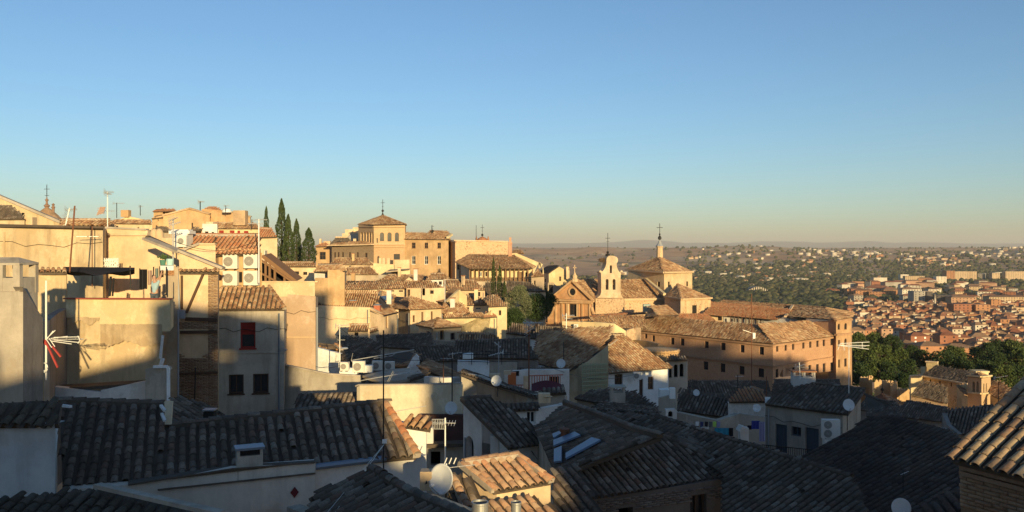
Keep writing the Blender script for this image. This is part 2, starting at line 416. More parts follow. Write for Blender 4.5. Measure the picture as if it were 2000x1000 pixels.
def slope(th, a, b, rest, pitch=22, mode='mid', mat=None, sp=None, over=.12, deck=DECK, share=300, mess=1.0, caps='', poly=None):
    """one roof face: eave a-b (uphill on the left of a->b), remaining corners as photo directions.
    caps: letters of the edges that get ridge tiles, 'r' all but the eave"""
    mat = mat or TL
    pts = face_pts(a, b, rest or [a + roof_plane(a, b, pitch)[1]], pitch); o = pts[0]; n = (pts[1] - pts[0]).cross(pts[2] - pts[0]).normalized()
    if n.z < 0: n = -n
    e = (pts[1] - pts[0]); e = (e - n * e.dot(n)).normalized(); s = n.cross(e)
    if poly: pts = [on_plane(p[0], p[1], o, n) for p in poly]
    mb = MB(); top = [p - n * .03 for p in pts]; bot = [p - n * .14 for p in pts]; k = len(pts)
    mb.poly(top); mb.poly(bot[::-1])
    for i in range(k): mb.poly([bot[i], bot[(i + 1) % k], top[(i + 1) % k], top[i]])
    rf = th.part('roof', mb, deck)
    uv = [((p - o).dot(e), (p - o).dot(s)) for p in pts]
    step = {'near': .255, 'mid': .31, 'far': .62, 'vfar': 2.0}[mode]; sp = sp or {'near': .225, 'mid': .225, 'far': .25, 'vfar': .42}[mode]
    umin, umax = min(p[0] for p in uv), max(p[0] for p in uv); nrow = max(1, int(round((umax - umin) / sp))); spu = (umax - umin) / nrow
    xf = []; pans = []
    for r in range(nrow):
        u = umin + (r + .5) * spu; vsx = []
        for i in range(k):
            (u0, v0), (u1, v1) = uv[i], uv[(i + 1) % k]
            if (u0 - u) * (u1 - u) < 0: vsx.append(v0 + (v1 - v0) * (u - u0) / (u1 - u0))
        if len(vsx) < 2: continue
        v0, v1 = min(vsx), max(vsx)
        if v1 - v0 < .12: continue
        v = v0 - (over if v0 < .3 else -.02) + rnd.uniform(-.02, .02) * mess; wob = rnd.uniform(-.006, .006); pans.append((u + spu / 2, v0, v1))
        while v < v1 - (.27 if mode == 'near' else step * .35):
            hh = rnd.uniform(0, .012) * mess + (.0 if mode in ('near', 'mid') else rnd.uniform(-.045, .045))
            yaw = rnd.gauss(0, .022) * mess if mode in ('near', 'mid') else 0
            tl = .035 if mode in ('near', 'mid') else .01
            p = o + e * (u + wob + rnd.uniform(-.006, .006) * mess) + s * v + n * (hh + .004)
            ee = (e * math.cos(yaw) + s * math.sin(yaw)); ss = (s * math.cos(yaw) - e * math.sin(yaw)); ss2 = (ss - n * tl).normalized(); nn = ee.cross(ss2)
            sc = rnd.uniform(.94, 1.06) if mode in ('near', 'mid') else 1
            if mode == 'near' and rnd.random() < .012 * mess: v += step; continue
            xf.append(frame_m(ee * sc * spu / {'near': .225, 'mid': .225, 'far': .25, 'vfar': .42}[mode], ss2, nn * sc, p)); v += step * rnd.uniform(.93, 1.07)
    if mode == 'near':
        xf.sort(key=lambda m: m.to_translation().length); me = tile_mesh(mat); cap_n = getattr(th, 'left', share); take = min(cap_n, len(xf), share)
        th.left = cap_n - take
        for m in xf[:take]:
            t_ = bpy.data.objects.new('tile', me); m2 = m.copy(); m2.translation -= th.base; t_.matrix_local = m2; t_.parent = rf; COL.objects.link(t_)
        put_tpl(th, 'tile_field', TPL['near'], xf[take:], mat, rf)
        pm = MB()
        for u, v0, v1 in pans[:-1]:
            for c in range(3):
                a0, a1 = math.pi * c / 3, math.pi * (c + 1) / 3; w = spu * .34
                x0, h0, x1, h1 = -math.cos(a0) * w, -math.sin(a0) * .05 + .008, -math.cos(a1) * w, -math.sin(a1) * .05 + .008
                A = o + e * (u + x0) + n * h0; B = o + e * (u + x1) + n * h1; pm.poly([A + s * (v0 - over), B + s * (v0 - over), B + s * v1, A + s * v1])
        th.part('channel_tiles', pm, DECK, rf, 'stuff')  # dark bed colour stands in for the shade between tile rows
    else: put_tpl(th, 'tile_field', TPL[mode], xf, mat, rf)
    for i in range(1, k):
        if caps == 'r' or str(i) in caps: ridge(th, pts[i], pts[(i + 1) % k], mode, mat, rf)
    return pts, rf
def ridge(th, a, b, mode='mid', mat=None, parent=None, r=1.15):
    parent = parent or th.o
    mat = mat or TL; d = b - a; L = d.length
    if L < .2: return
    if d.z < 0: a, b, d = b, a, -d
    y = d.normalized(); x = y.cross(V((0, 0, 1))).normalized(); z = x.cross(y); step = {'near': .30, 'mid': .36, 'far': .8, 'vfar': 2.0}[mode]
    mb = MB(); mb.bar(a + z * -.02, b + z * -.02, .2, .12); th.part('ridge_mortar', mb, DECK if mat.name.startswith(('old', 'brown')) else MORT, parent)  # shaded roofs get the darker mortar, shade put into its colour
    xf = []; v = -.03
    while v < L - step * .5:
        j = rnd.uniform(-.01, .01); y2 = (y - z * .05).normalized(); xf.append(frame_m(x * r, y2, x.cross(y2) * r, a + y * v + z * (.045 + abs(j)) + x * j)); v += step
    put_tpl(th, 'ridge_tiles', TPL['near' if mode == 'near' else mode], xf, mat, parent)
def eave(a, b):
    """a = (px,py,Y), b = (px,py[,Y]): a level line through both"""
    A = P(*a); return A, (P(*b) if len(b) == 3 else E(b[0], b[1], A.z))
def house(name, label, a, b, rest, pitch, zb, wmat, wins=(), mode='far', tmat=None, cat='house', group=None, caps='2', side=None, ins=.25, sidewins=(), lowmat=None):
    """one visible slope with the wall under its eave; side: list of further (top polyline) walls"""
    A, B = eave(a, b); th = Thing(name, label, cat, V((A.x, A.y, zb)), group)
    pts, rf = slope(th, A, B, rest, pitch, mode, tmat, caps=caps)
    dz = V((0, 0, -.12)); tops = [A + dz, B + dz]
    wall(th, tops, zb, wmat, wins, ins); return th, pts
def backwall(th, tops, zb, mat): wall(th, tops, zb, mat)
def coping(th, pts, mat=None, w=.35, h=.07, tiles='', parent=None, name='coping'):
    mb = MB()
    for a, b in zip(pts, pts[1:]): mb.bar(a + V((0, 0, h / 2 - .002)), b + V((0, 0, h / 2 - .002)), w, h)
    th.part(name, mb, mat or MORT, parent)
def chimney(th, c, w, d, h, mat, cap=None, ax=None, openings=True, capmat=None):
    """masonry stack with a gap under its cap slab"""
    mb = MB(); c = V(c); x = V(ax).normalized() if ax is not None else V((1, 0, 0)); y = V((-x.y, x.x, 0))
    hs = h * .68 if openings else h; mb.box(c, w, d, hs, ax)
    if openings:
        for i in (-1, 1):
            for j in (-1, 1): mb.box(c + x * i * (w / 2 - .07) + y * j * (d / 2 - .07) + V((0, 0, hs)), .12, .12, h * .22, ax)
        if w > .9: 
            for j in (-1, 1): mb.box(c + y * j * (d / 2 - .07) + V((0, 0, hs)), .12, .12, h * .22, ax)
    ch = th.part('chimney', mb, mat)
    cb = MB(); zt = hs + (h * .22 if openings else 0); cb.box(c + V((0, 0, zt)), w + .12, d + .12, .08, ax)
    th.part('chimney_cap', cb, capmat or mat, ch); return ch
# ================================================================ LEFT: terrace, tower and the blocks behind it
def flatroof(th, pts, mat, name='roof_terrace'):
    mb = MB(); n = len(pts); lo = [p - V((0, 0, .2)) for p in pts]; mb.poly(pts); mb.poly(lo[::-1])
    for i in range(n): mb.poly([lo[i], lo[(i + 1) % n], pts[(i + 1) % n], pts[i]])
    return th.part(name, mb, mat)
def brick_courses(th, a, b, z0, z1, L=.28, H=.065, J=.018, mat=BRK, parent=None, skip=None):
    """real bricks, joined, laid in running bond against the wall a-b"""
    d = V((b.x - a.x, b.y - a.y, 0)); W = d.length; d.normalize(); out = V((d.y, -d.x, 0)); xf = []; row = 0; z = z0
    vs_ = np.array([(x, y, zz) for zz in (0, 1) for x, y in ((0, 0), (1, 0), (1, .02), (0, .02))], dtype=float)
    vs_[:, 0] *= 1; fs = [(0, 1, 5, 4), (1, 2, 6, 5), (3, 0, 4, 7), (4, 5, 6, 7), (3, 2, 1, 0)]
    while z < z1 - .02:
        u = -(row % 2) * L * .5
        while u < W - .02:
            ua, ub = max(0, u), min(W, u + L - J)
            if ub - ua > .03 and not (skip and skip((ua + ub) / 2, z)):
                pr = rnd.uniform(.8, 2.2); o = a + d * ua; o = V((o.x, o.y, z + rnd.uniform(-.005, .005)))
                xf.append(Matrix(((d.x * (ub - ua), out.x * -pr, 0, o.x + out.x * .02 * pr), (d.y * (ub - ua), out.y * -pr, 0, o.y + out.y * .02 * pr), (0, 0, H - J, o.z), (0, 0, 0, 1))))
            u += L
        z += H; row += 1
    return put_tpl(th, 'bricks', (vs_, fs), xf, mat, parent or th.o)

# --- grey tower pillar with the openwork chimney
ZB = -16
t = Thing('rendered_stair_tower', 'tall stained grey render pillar at the far left carrying an openwork chimney head', 'tower', P(20, 800, 27) * 1)
tops = [P(-60, 585, 27), P(45, 585, 27), P(47, 562, 27.02), P(84, 622, 28.6)]
wall(t, [P(-60, 570, 27), P(45, 570, 27)], -9, GRAY)
wall(t, [P(45, 560, 27), P(84, 622, 28.6)], -9, DGRAY)
cx = P(22, 575, 27.9)
mb = MB(); c0 = P(-8, 575, 27.9); mb.box(V((c0.x, 27.8, P(0, 578, 27.9).z)), 2.2, 1.2, .35)
zt = P(0, 548, 27.9).z
hd = MB(); base = V((P(22, 0, 27.9).x, 27.7, P(0, 572, 27.9).z)); 
for dx in (-.58, .05, .60):
    for dy in (-.45, .45): hd.box(base + V((dx, dy, 0)), .22, .18, .95)
hd.box(base - V((0, 0, .9)), 1.39, 1.05, 1.42); 
hd.box(base + V((0, 0, .93)), 1.42, 1.12, .07)
hp = base + V((0, 0, 1.0)); q = [hp + V((sx * .71, sy * .56, 0)) for sx, sy in ((-1, -1), (1, -1), (1, 1), (-1, 1))]
hd.mesh(q + [hp + V((-.35, 0, .18)), hp + V((.35, 0, .18))], [(0, 1, 5, 4), (1, 2, 5), (2, 3, 4, 5), (3, 0, 4)])
t.part('chimney', hd, GRAY)

# --- terrace house
t = Thing('terrace_house', 'pale terrace house with maroon edged parapet and rough patched wall below it', 'house', P(230, 800, 36))
pL, pR = P(131, 582, 36.4), P(334, 583, 36)
fl = P(0, 592, 36).z
wall(t, [P(131, 619, 36.45), P(196, 619, 36.4), P(196, 633, 36.4), P(318, 634, 36.1)][0:2] + [P(318, 634, 36.1)], -10, OLD)
mb = MB(); a, b = pL, pR; dn = V((0, 0, P(0, 634, 36.1).z))
A0, B0 = V((a.x, a.y - .06, P(0, 620, 36.4).z)), V((P(196, 0, 36.35).x, 36.3, P(0, 620, 36.4).z))
w1 = wall(t, [P(131, 584, 36.4) - V((0, .06, 0)), P(196, 584, 36.34) - V((0, .06, 0))], A0.z, YELL, name='parapet')
w2 = wall(t, [P(196, 584, 36.34) - V((0, .06, 0)), P(318, 584.5, 36.05) - V((0, .06, 0))], P(0, 634, 36.1).z, YELL, name='parapet')
w3 = wall(t, [P(318, 585, 36.05) - V((0, .07, 0)), P(333, 585, 36) - V((0, .07, 0)), P(339, 584, 38.2)], P(0, 647, 36).z, YELL, name='parapet')
mb = MB(); mb.bar(P(129, 582.5, 36.5) - V((0, .06, 0)), P(334.5, 583.5, 36.05) - V((0, .06, 0)), .34, .05); t.part('parapet_coping', mb, flat('maroon_coping', (.28, .07, .045)))
flatroof(t, [P(114, 622, 36.6), P(333, 622, 36.4), P(336, 612, 40.2), P(112, 612, 40.2)], TAN)
# return wall on the left, ledge and low white walls under it
wall(t, [P(97, 625, 33.6), P(113, 612, 35.4), P(131, 602, 36.5)], -10, DGRAY)
wall(t, [P(86, 626, 33.2), P(97, 625, 33.6)], -10, GRAY)
mb = MB(); 
mb.prism([P(108, 752, 35.8), P(300, 741, 35.6), P(300, 747, 34.9), P(108, 759, 34.9)], (0, 0, -.12)); t.part('ledge', mb, DECK)
wall(t, [P(104, 755, 34.8), P(197, 766, 34.8)], P(0, 784, 34.8).z, WHITE, name='white_wall')
wall(t, [P(197, 762, 34.85), P(264, 748, 34.85), P(286, 744, 34.85)], P(0, 784, 34.8).z, WHITE, name='white_wall')
wall(t, [P(284, 721, 34.3), P(300, 716, 34.3), P(327, 716, 34.3), P(331, 722, 34.3)], P(0, 784, 34).z, GRAY, name='stair_wall')
mb = MB(); mb.bar(P(300, 716, 34.2), P(327, 716, 34.2), .12, .1); mb.bar(P(329, 720, 34.2), P(329, 782, 34.2), .1, .12); mb.bar(P(327, 716, 34.2), P(329, 722, 34.2), .1, .1)
mb.bar(P(318, 655, 35.9), P(313, 700, 35.9), .10, .08); mb.bar(P(318, 700, 35.9), P(306, 742, 35.6), .16, .08); t.part('white_edging', mb, WW, kind='stuff')
# back walls of the terrace
t = Thing('patio_back_building', 'broad sunlit blank plaster wall behind the roof terrace with tile coping on top', 'building', P(100, 560, 44))
wall(t, [P(-60, 441, 44), P(0, 440, 44), P(201, 446, 44), P(209, 447, 47)], -9, OLD)
A, B = P(-60, 438, 43.9), P(202, 444, 43.9); slope(t, A, B, [(203, 441), (-60, 435)], 20, 'mid', TL, sp=.25, share=0)
wall(t, [P(208, 446, 46.5), P(288, 450, 46.5), P(289, 466, 46.5), P(352, 494, 46.5)], -9, CREAM)
mb = MB(); mb.bar(P(208, 458, 46.4), P(288, 458, 46.4), .1, .12); t.part('band', mb, CREAM)
coping(t, [P(208, 446, 46.6), P(288, 450, 46.6)], MORT, .4, .1); coping(t, [P(288, 464, 46.3), P(352, 492, 46.3)], DECK, .5, .12)
mb = MB()
for k in range(9):
    a = k / 8; mb.bar(P(200 + 31 * a, 504, 44.4), P(200 + 31 * a + 3 * (1 - a), 524, 44.4), .03)
for k in range(9):
    mb.bar(P(200 + k * 3.6, 504, 44.35), P(min(231, 212 + k * 3.6), 504 + min(20, (231 - 200 - k * 3.6) * .9), 44.35), .03)
    mb.bar(P(200 + k * 3.6, 524, 44.37), P(min(231, 212 + k * 3.6), 524 - min(20, (231 - 200 - k * 3.6) * .9), 44.37), .03)
single('lattice_panel', 'white diagonal lattice panel standing on the ledge above the dark awning', 'trellis', mb, WP)
# small wall with wavy tile coping left of the awning
t = Thing('garden_wall', 'short plaster wall with wavy tile top between the tower and the roof terrace', 'wall', P(96, 600, 38))
wall(t, [P(62, 540, 37.6), P(130, 531, 38.2), P(131, 540, 41)], -8, OLD)
slope(t, P(66, 531, 37.4), P(131, 531, 38.0), [(131, 525), (70, 525)], 14, 'mid', TL, share=0)
# awning
mb = MB(); N = 14
g = [[None] * (N + 1) for _ in range(5)]
for i in range(N + 1):
    for j in range(5):
        u, v = i / N, j / 4; px = 124 + u * 139; top = P(px, 521 + 1.5 * u, 41.5); bot = P(px, 528 + 9 * math.sin(math.pi * min(1, u * 1.05)) ** 2 + 1.5 * math.sin(u * 17), 38.3)
        g[j][i] = top.lerp(bot, v) - V((0, 0, .22 * math.sin(math.pi * v) * (1 + .4 * math.sin(u * 9))))
for j in range(4):
    for i in range(N): mb.poly([g[j][i], g[j][i + 1], g[j + 1][i + 1], g[j + 1][i]])
single('awning', 'dark sagging shade cloth stretched over the roof terrace', 'awning', mb, BLK, smooth=True)
mb = MB(); mb.prism([P(214, 540, 38.4), P(218, 540, 38.4), P(216, 578, 38.4), P(211, 580, 38.4)], (0, .04, 0)); mb.prism([P(220, 543, 38.6), P(223, 543, 38.6), P(221, 578, 38.6), P(218, 579, 38.6)], (0, .04, 0))
single('tied_curtain', 'dark gathered curtain strips hanging under the sagging awning', 'curtain', mb, BLK)
def post(px, y0, y1, Y, label, r=.03, mat=IRON, name='post', cat='post', px2=None, group=None):
    mb = MB(); mb.tube([P(px, y1, Y), P(px2 if px2 is not None else px, y0, Y)], r, 6); return single(name, label, cat, mb, mat, group)
post(255, 519, 563, 38.5, 'thin dark post holding the right end of the awning', px2=254)
post(136, 402, 532, 38.4, 'tall thin dark pole leaning up at the left end of the awning', px2=146, r=.035, mat=RUST, name='pole', cat='pole')
for i, (px, y0, y1) in enumerate(((273, 524, 558), (300, 521, 545), (325, 521, 577), (337, 547, 580))):
    post(px, y0, y1, 38.6, ['dark terrace post just left of the black cloth', 'dark terrace post above the reaching person', 'dark terrace post right of the reaching person', 'short pale post at the right end of the terrace'][i], mat=IRON if i < 3 else TAN)
# laundry
def cloth(px0, px1, y0, y1, Y, mat, label, name='hanging_cloth'):
    mb = MB(); n = 6
    for i in range(n):
        f = lambda k: (px0 + (px1 - px0) * k / n, Y + .05 * math.sin(k * 1.9))
        (xa, ya), (xb, yb) = f(i), f(i + 1)
        mb.prism([P(xa, y1 + math.sin(i) * 1.0, ya), P(xb, y1 + math.sin(i + 1) * 1.0, yb), P(xb, y0, yb), P(xa, y0, ya)], (0, .03, 0))
    return single(name, label, 'laundry', mb, mat)
cloth(272, 287, 526, 565, 38.8, BLK, 'black cloth hanging on the terrace line left of the person')
cloth(289, 297, 528, 556, 39.4, flat('pale_pink_cloth', (.5, .36, .28)), 'pale pinkish cloth hanging beside the black one')
cloth(303, 309, 524, 545, 39.4, flat('grey_green_cloth', (.25, .30, .26)), 'grey green cloth hanging behind the raised arm')
cloth(311, 319, 520, 542, 39.5, BLK, 'black garment hanging right of the raised arm')
# ledge with pots, patched brick
t = Thing('chimney_block', 'plastered block with white top slab and exposed brick patch at the terrace end', 'wall', P(330, 600, 39.5))
wall(t, [P(325, 520, 39.6), P(348, 522, 39.6)], -8, TAN); mb = MB(); mb.prism([P(313, 519, 39.4), P(339, 519, 39.4), P(339, 517, 40.2), P(313, 517, 40.2)], (0, 0, -.22)); t.part('top_slab', mb, WW)
brick_courses(t, P(326, 0, 39.55), P(340, 0, 39.55), P(0, 538, 39.5).z, P(0, 527, 39.5).z, mat=flat('bright_brick', (.45, .22, .10)))
def pot(px, py, Y, w, h, mat, plant=None, label=''):
    t = Thing('plant_pot' if plant else 'bucket', label, 'plant pot' if plant else 'bucket', P(px, py, Y)); c = P(px, py, Y)
    mb = MB(); mb.lathe(c, [(0, 0), (w * .38, 0), (w * .5, h), (w * .44, h), (w * .40, h * .9), (0, h * .9)], 10); t.part('pot', mb, mat)
    if plant:
        mb = MB(); rr = random.Random(3)
        for i in range(60):
            d = V((rr.gauss(0, 1), rr.gauss(0, 1), rr.uniform(.1, 1.3))).normalized() * rr.uniform(.05, .3); p = c + V((0, 0, h)) + d
            mb.poly([p, p + V((.05, 0, .03)), p + V((.04, .02, .08)), p + V((-.01, 0, .06))])
        t.part('foliage', mb, plant)
LEAF1 = leafm('garden_leaves', (.03, .07, .02), (.07, .11, .03))
pot(318, 518, 39.6, .3, .25, GREEN, LEAF1, 'green pot with a small plant on the white top slab'); pot(332, 518, 39.6, .36, .3, flat('pale_turquoise_plastic', (.4, .6, .58)), None, 'pale turquoise bucket on the white top slab')

# --- pillar building with the timber brace
t = Thing('brick_pillar_house', 'narrow plastered house with brick quoins and a slanting timber brace', 'house', P(388, 800, 40))
g0, g1 = P(351, 494, 40.3), P(435, 526, 40.3)
wall(t, [P(334, 590, 40.3), P(348, 588, 40.3), P(350, 588, 40.0)], -12, DKB)
wall(t, [P(350, 528, 40), P(426, 528, 40), P(428, 528, 42)], -12, CREAM, [(353, 738, 358, 760, 'void')])
wall(t, [P(350, 490, 40.5), P(436, 526, 40.5)], P(0, 530, 40.5).z, CREAM, name='gable')
mb = MB(); mb.bar(P(286, 466, 42.6), P(352, 492, 41.2), .5, .12); mb.bar(P(350, 489, 40.5), P(437, 524, 40.5), .45, .12); t.part('gable_coping', mb, MORT)
slope(t, P(350, 530, 39.75), P(428, 530, 39.75), [(428, 525), (350, 525)], 16, 'near', TL)
brick_courses(t, P(407, 0, 39.98), P(426, 0, 39.98), -10, P(0, 531, 40).z)
brick_courses(t, P(350, 0, 39.98), P(407, 0, 39.98), P(0, 642, 40).z, P(0, 628, 40).z)
brick_courses(t, P(350, 0, 39.98), P(407, 0, 39.98), -10, P(0, 692, 40).z, skip=lambda u, z: (.25 < u < 1.25 and z > P(0, 700, 40).z))
brick_courses(t, P(334.5, 0, 40.28), P(348, 0, 40.28), -10, P(0, 590, 40).z, mat=BRK)
mb = MB(); mb.bar(P(396.5, 536, 39.9), P(364, 611, 39.9), .13, .1); t.part('timber_brace', mb, WOODD)
mb = MB(); mb.bar(P(355, 538, 39.9), P(355, 604, 39.9), .09, .08); t.part('post', mb, WOODD)
for a_, b_, w_ in (((362, 623), (424, 625), .16), ((352, 649), (424, 648), .14), ((350, 730), (425, 728), .1)): t.part('timber_beam', MB().bar(P(*a_, 39.9), P(*b_, 39.9), .1, w_), WOODD)
mb = MB(); mb.tube([P(346, 522, 39.7), P(347, 540, 39.7), P(350, 606, 39.7)], .06); mb.tube([P(348, 606, 39.6), P(348, 790, 39.6)], .05); t.part('drainpipe', mb, GRP)
mb = MB(); mb.box(P(356.5, 622, 39.8), .24, .2, .4); t.part('meter_box', mb, GRP)
mb = MB(); mb.tube([P(382, 718, 39.85), P(380, 784, 39.85)], .022); t.part('rod', mb, IRON)
mb = MB()   # faded red paint marks on the bricks
for a_, b_ in (((384, 752), (391, 752)), ((391, 752), (393, 758)), ((393, 758), (388, 760)), ((388, 760), (385, 757)), ((396, 756), (401, 756)), ((405, 751), (408, 757)), ((386, 755), (391, 757))):
    mb.bar(P(a_[0], a_[1], 39.9), P(b_[0], b_[1], 39.9), .03, .012)
t.part('painted_mark', mb, flat('faded_red_paint', (.3, .12, .09)))

# --- grey facade house
t = Thing('grey_facade_house', 'tall grey house with a red shutter above two dark square windows', 'house', P(490, 810, 42))
a, b = P(423, 604, 42), P(555, 604, 42.6)
wall(t, [a, b, P(560, 603, 46)], -12, TAN if 0 else GRAY, [(469.5, 629.6, 499, 680, 'red half sill'), (446.5, 731.6, 476, 769, 'dark sill'), (494, 730, 524.5, 767.6, 'dark sill')])
slope(t, P(423, 603, 41.75), P(556, 602, 42.35), [(526, 560), (429, 560)], 23, 'near', TL, caps='1', over=.1)
mb = MB(); mb.bar(P(423, 690, 41.98), P(554, 688, 42.55), .05, .06); t.part('band', mb, GRAY)
mb = MB(); mb.prism([P(555, 681, 42.4), P(560, 684, 42.4), P(555, 688, 42.4)], (0, .2, 0)); t.part('corner_stone', mb, MORT)
# --- house with the four air conditioners
t = Thing('air_conditioner_house', 'ochre house with terracotta roof carrying four air conditioner units on its wall', 'house', P(466, 560, 44.6))
wall(t, [P(422, 486, 44.9), P(427, 486, 44.6), P(507, 486, 44.6), P(509, 486, 48)], -8, OCH, [(463.6, 531, 473, 552, 'dark bars'), (437, 489, 499, 494.5, 'void')])
slope(t, P(421, 496, 44.2), P(506, 494, 44.2), [(506, 459), (421, 459)], 24, 'near', TR, caps='2', share=260)
th2 = t; slope(t, P(372, 477, 46), P(421, 477, 46), [(421, 459), (374, 459)], 24, 'near', TR, caps='2')
wall(t, [P(372, 478, 46.2), P(422, 478, 46.2)], -8, CREAM)
def ac(px, py, Y, w, h, label, ax=None, fans=1, group=None, flip=False, depth=.32):
    """wall air conditioner seen from the front, centre at px,py"""
    c = P(px, py, Y); t = Thing('air_conditioner', label, 'air conditioner', c - V((0, 0, h / 2)), group)
    x = V(ax).normalized() if ax is not None else V((1, 0, 0)); y = V((-x.y, x.x, 0)); b0 = c - V((0, 0, h / 2)) + y * depth / 2
    mb = MB(); mb.box(b0, w, depth, h, x); t.part('casing', mb, ACM)
    fx = -w * .12 if fans == 1 else -w * .2
    if flip: fx = -fx
    for k in range(fans):
        zc = h / 2 if fans == 1 else h * (.27 + .46 * k); r = min(w * .33, h * .42) if fans == 1 else h * .21
        o = c - V((0, 0, h / 2)) + V((0, 0, zc)) + x * fx - y * .006
        mb = MB()
        for rr in (r, r * .78, r * .56, r * .34):
            mb.lathe(o, [(rr, .006), (rr, .012), (rr - r * .10, .012), (rr - r * .10, 0)], 18, -y)
        for q in range(8):
            d = x * math.cos(q * math.pi / 4) + V((0, 0, math.sin(q * math.pi / 4))); mb.bar(o - y * .01, o - y * .01 + d * r, .012)
        mb.lathe(o, [(0, .02), (r * .2, .02), (r * .2, 0)], 10, -y); t.part('fan_grille', mb, flat('grille_grey', (.34, .31, .27)))
        mb = MB(); mb.lathe(o, [(0, .004), (r * .97, .004)], 18, -y); t.part('fan_opening', mb, flat('fan_shade', (.20, .18, .16)))
    mb = MB()
    for s in (-.32, .32): mb.bar(b0 + x * w * s - V((0, 0, .03)) - y * depth * .5, b0 + x * w * s - V((0, 0, .03)) + y * (depth * .5 + .2), .04, .05)
    t.part('bracket', mb, IRON); return t
G4 = 'four air conditioners on the ochre wall'
ac(449, 511, 44.2, .76, .74, 'upper left of the four air conditioners on the ochre wall', group=G4); ac(489.5, 510, 44.2, .76, .74, 'upper right of the four air conditioners on the ochre wall', group=G4)
ac(449, 543.5, 44.2, .76, .76, 'lower left of the four air conditioners on the ochre wall', group=G4); ac(489.5, 543, 44.2, .76, .76, 'lower right of the four air conditioners on the ochre wall', group=G4)
ac(355, 471, 45.2, .5, .62, 'white boxed air conditioner under the flat white chimney hood'); 
t = Thing('white_vent_housing', 'white rooftop vent box with a wide flat hood left of the terracotta roof', 'vent', P(355, 483, 45.6))
mb = MB(); mb.box(P(359, 483, 45.9), .7, .8, .85); t.part('box', mb, WW); mb = MB(); mb.box(P(356, 457, 45.9), 1.12, .9, .17); mb.box(P(356, 452, 45.9), .9, .7, .1); t.part('hood', mb, WW)
# plain right hand block
t = Thing('plain_plaster_block', 'tall windowless sunlit plaster block beside the grey facade house', 'building', P(586, 800, 47))
wall(t, [P(506, 551, 46.4), P(615, 551, 46.2)], P(0, 580, 46).z, CREAM)
wall(t, [P(506, 570, 46.5), P(616.5, 579, 46.1), P(621, 581, 52)], -9, PINK)
mb = MB(); mb.bar(P(553, 658.5, 46.08), P(616.5, 658.5, 46.0), .05, .06); t.part('band', mb, CREAM)
coping(t, [P(506, 551, 46.5), P(615, 551, 46.3), P(617, 551, 52)], CREAM, .3, .06)
t = Thing('low_yard_wall', 'low shaded render wall stepping down right of the grey facade house', 'wall', P(600, 790, 43.6))
wall(t, [P(553, 712, 43.5), P(570, 718, 43.4), P(640, 731, 43), P(704, 735, 43), P(706, 735, 50)], -11.5, GRAY)
mb = MB(); mb.bar(P(553, 712, 43.4), P(640, 730, 42.9), .16, .08); mb.bar(P(640, 730, 42.9), P(704, 734, 42.9), .16, .08); t.part('coping', mb, MORT)
# slanting timber stair roof
t = Thing('timber_stair_shelter', 'slanting brown timber stair shelter behind the ochre wall', 'shelter', P(540, 550, 49.5))
mb = MB(); mb.prism([P(507, 500, 49), P(516, 498, 49), P(580, 548, 49), P(572, 552, 49)], (0, 1.4, .1)); t.part('roof', mb, WOOD)
mb = MB()
for px, y0, y1 in ((508, 505, 550), (519, 508, 550), (537, 523, 550), (556, 537, 552), (527, 515, 550)): mb.bar(P(px, y1, 49), P(px, y0, 49), .12, .12)
mb.bar(P(507, 506, 48.95), P(576, 554, 48.95), .14, .1); mb.bar(P(507, 532, 48.95), P(543, 551, 48.95), .14, .1); t.part('timber_post', mb, WOOD)
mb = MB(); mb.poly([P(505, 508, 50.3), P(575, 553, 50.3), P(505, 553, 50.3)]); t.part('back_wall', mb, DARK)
t, _ = house('cream_end_house', 'cream house with one window and red tile roof left of the cypresses', (505, 463, 80), (540, 462, 80), [(530, 447), (505, 445)], 24, -8, CREAM, [(515, 488, 522, 502, 'white sill')], 'mid', TR, caps='2')
t, _ = house('low_ochre_house', 'low ochre house with long eave in front of the cypresses', (541, 520, 95), (617, 520, 95), [(612, 512), (548, 512)], 22, -9, CREAM, [(575, 530, 584, 536, 'dark'), (592, 531, 600, 537, 'dark')], 'mid')
t = Thing('orange_block', 'square orange plaster block between the village roofs', 'building', P(655, 575, 84))
wall(t, [P(615, 543, 84.5), P(640, 543, 84), P(640, 526, 84), P(673, 526, 84), P(674, 526, 90)][0:2], -10, OCH); wall(t, [P(640, 527, 84), P(673, 527, 84), P(675, 526, 92)], -10, OCH)
wall(t, [P(614, 530, 86), P(640, 530, 86)], -8, WHITE)
slope(t, P(613, 530, 85.6), P(675, 529, 83.8), [(668, 516), (622, 517)], 22, 'mid', TL, caps='2')

# --- far left roofscape
t = Thing('gable_hall', 'long slanting gable wall rising to the far left edge with a dark roof before it', 'building', P(40, 440, 80))
a, b = P(-80, 352, 84), P(124, 438, 84)
wall(t, [a, b], -6, OLD); coping(t, [a, b], MORT, .6, .25)
slope(t, P(-60, 428, 78), P(48, 427, 78), [(22, 403), (-60, 401)], 26, 'mid', TD, caps='2'); wall(t, [P(-60, 428, 78.2), P(48, 427, 78.2), P(52, 427, 84)], -6, OLD)
mb = MB(); mb.box(P(58, 440, 79), .95, .8, .75); t.part('chimney', mb, CREAM)
mb = MB(); mb.prism([P(42.5, 419, 83.9), P(47.5, 419, 83.9), P(47.5, 415.5, 83.9), P(42.5, 415.5, 83.9)], (0, -.02, 0)); t.part('vent', mb, DARK)
t = Thing('brick_dome', 'small brick tiled dome with iron cross finial on the left skyline', 'dome', P(92, 432, 125))
c = P(91.5, 432, 125); mb = MB(); mb.lathe(c, [(2.3, 0), (1.95, .45), (1.5, .95), (1.0, 1.4), (.6, 1.75), (.25, 2.0)], 12); t.part('dome', mb, plaster('dome_brick', (.42, .27, .16), .5, 3))
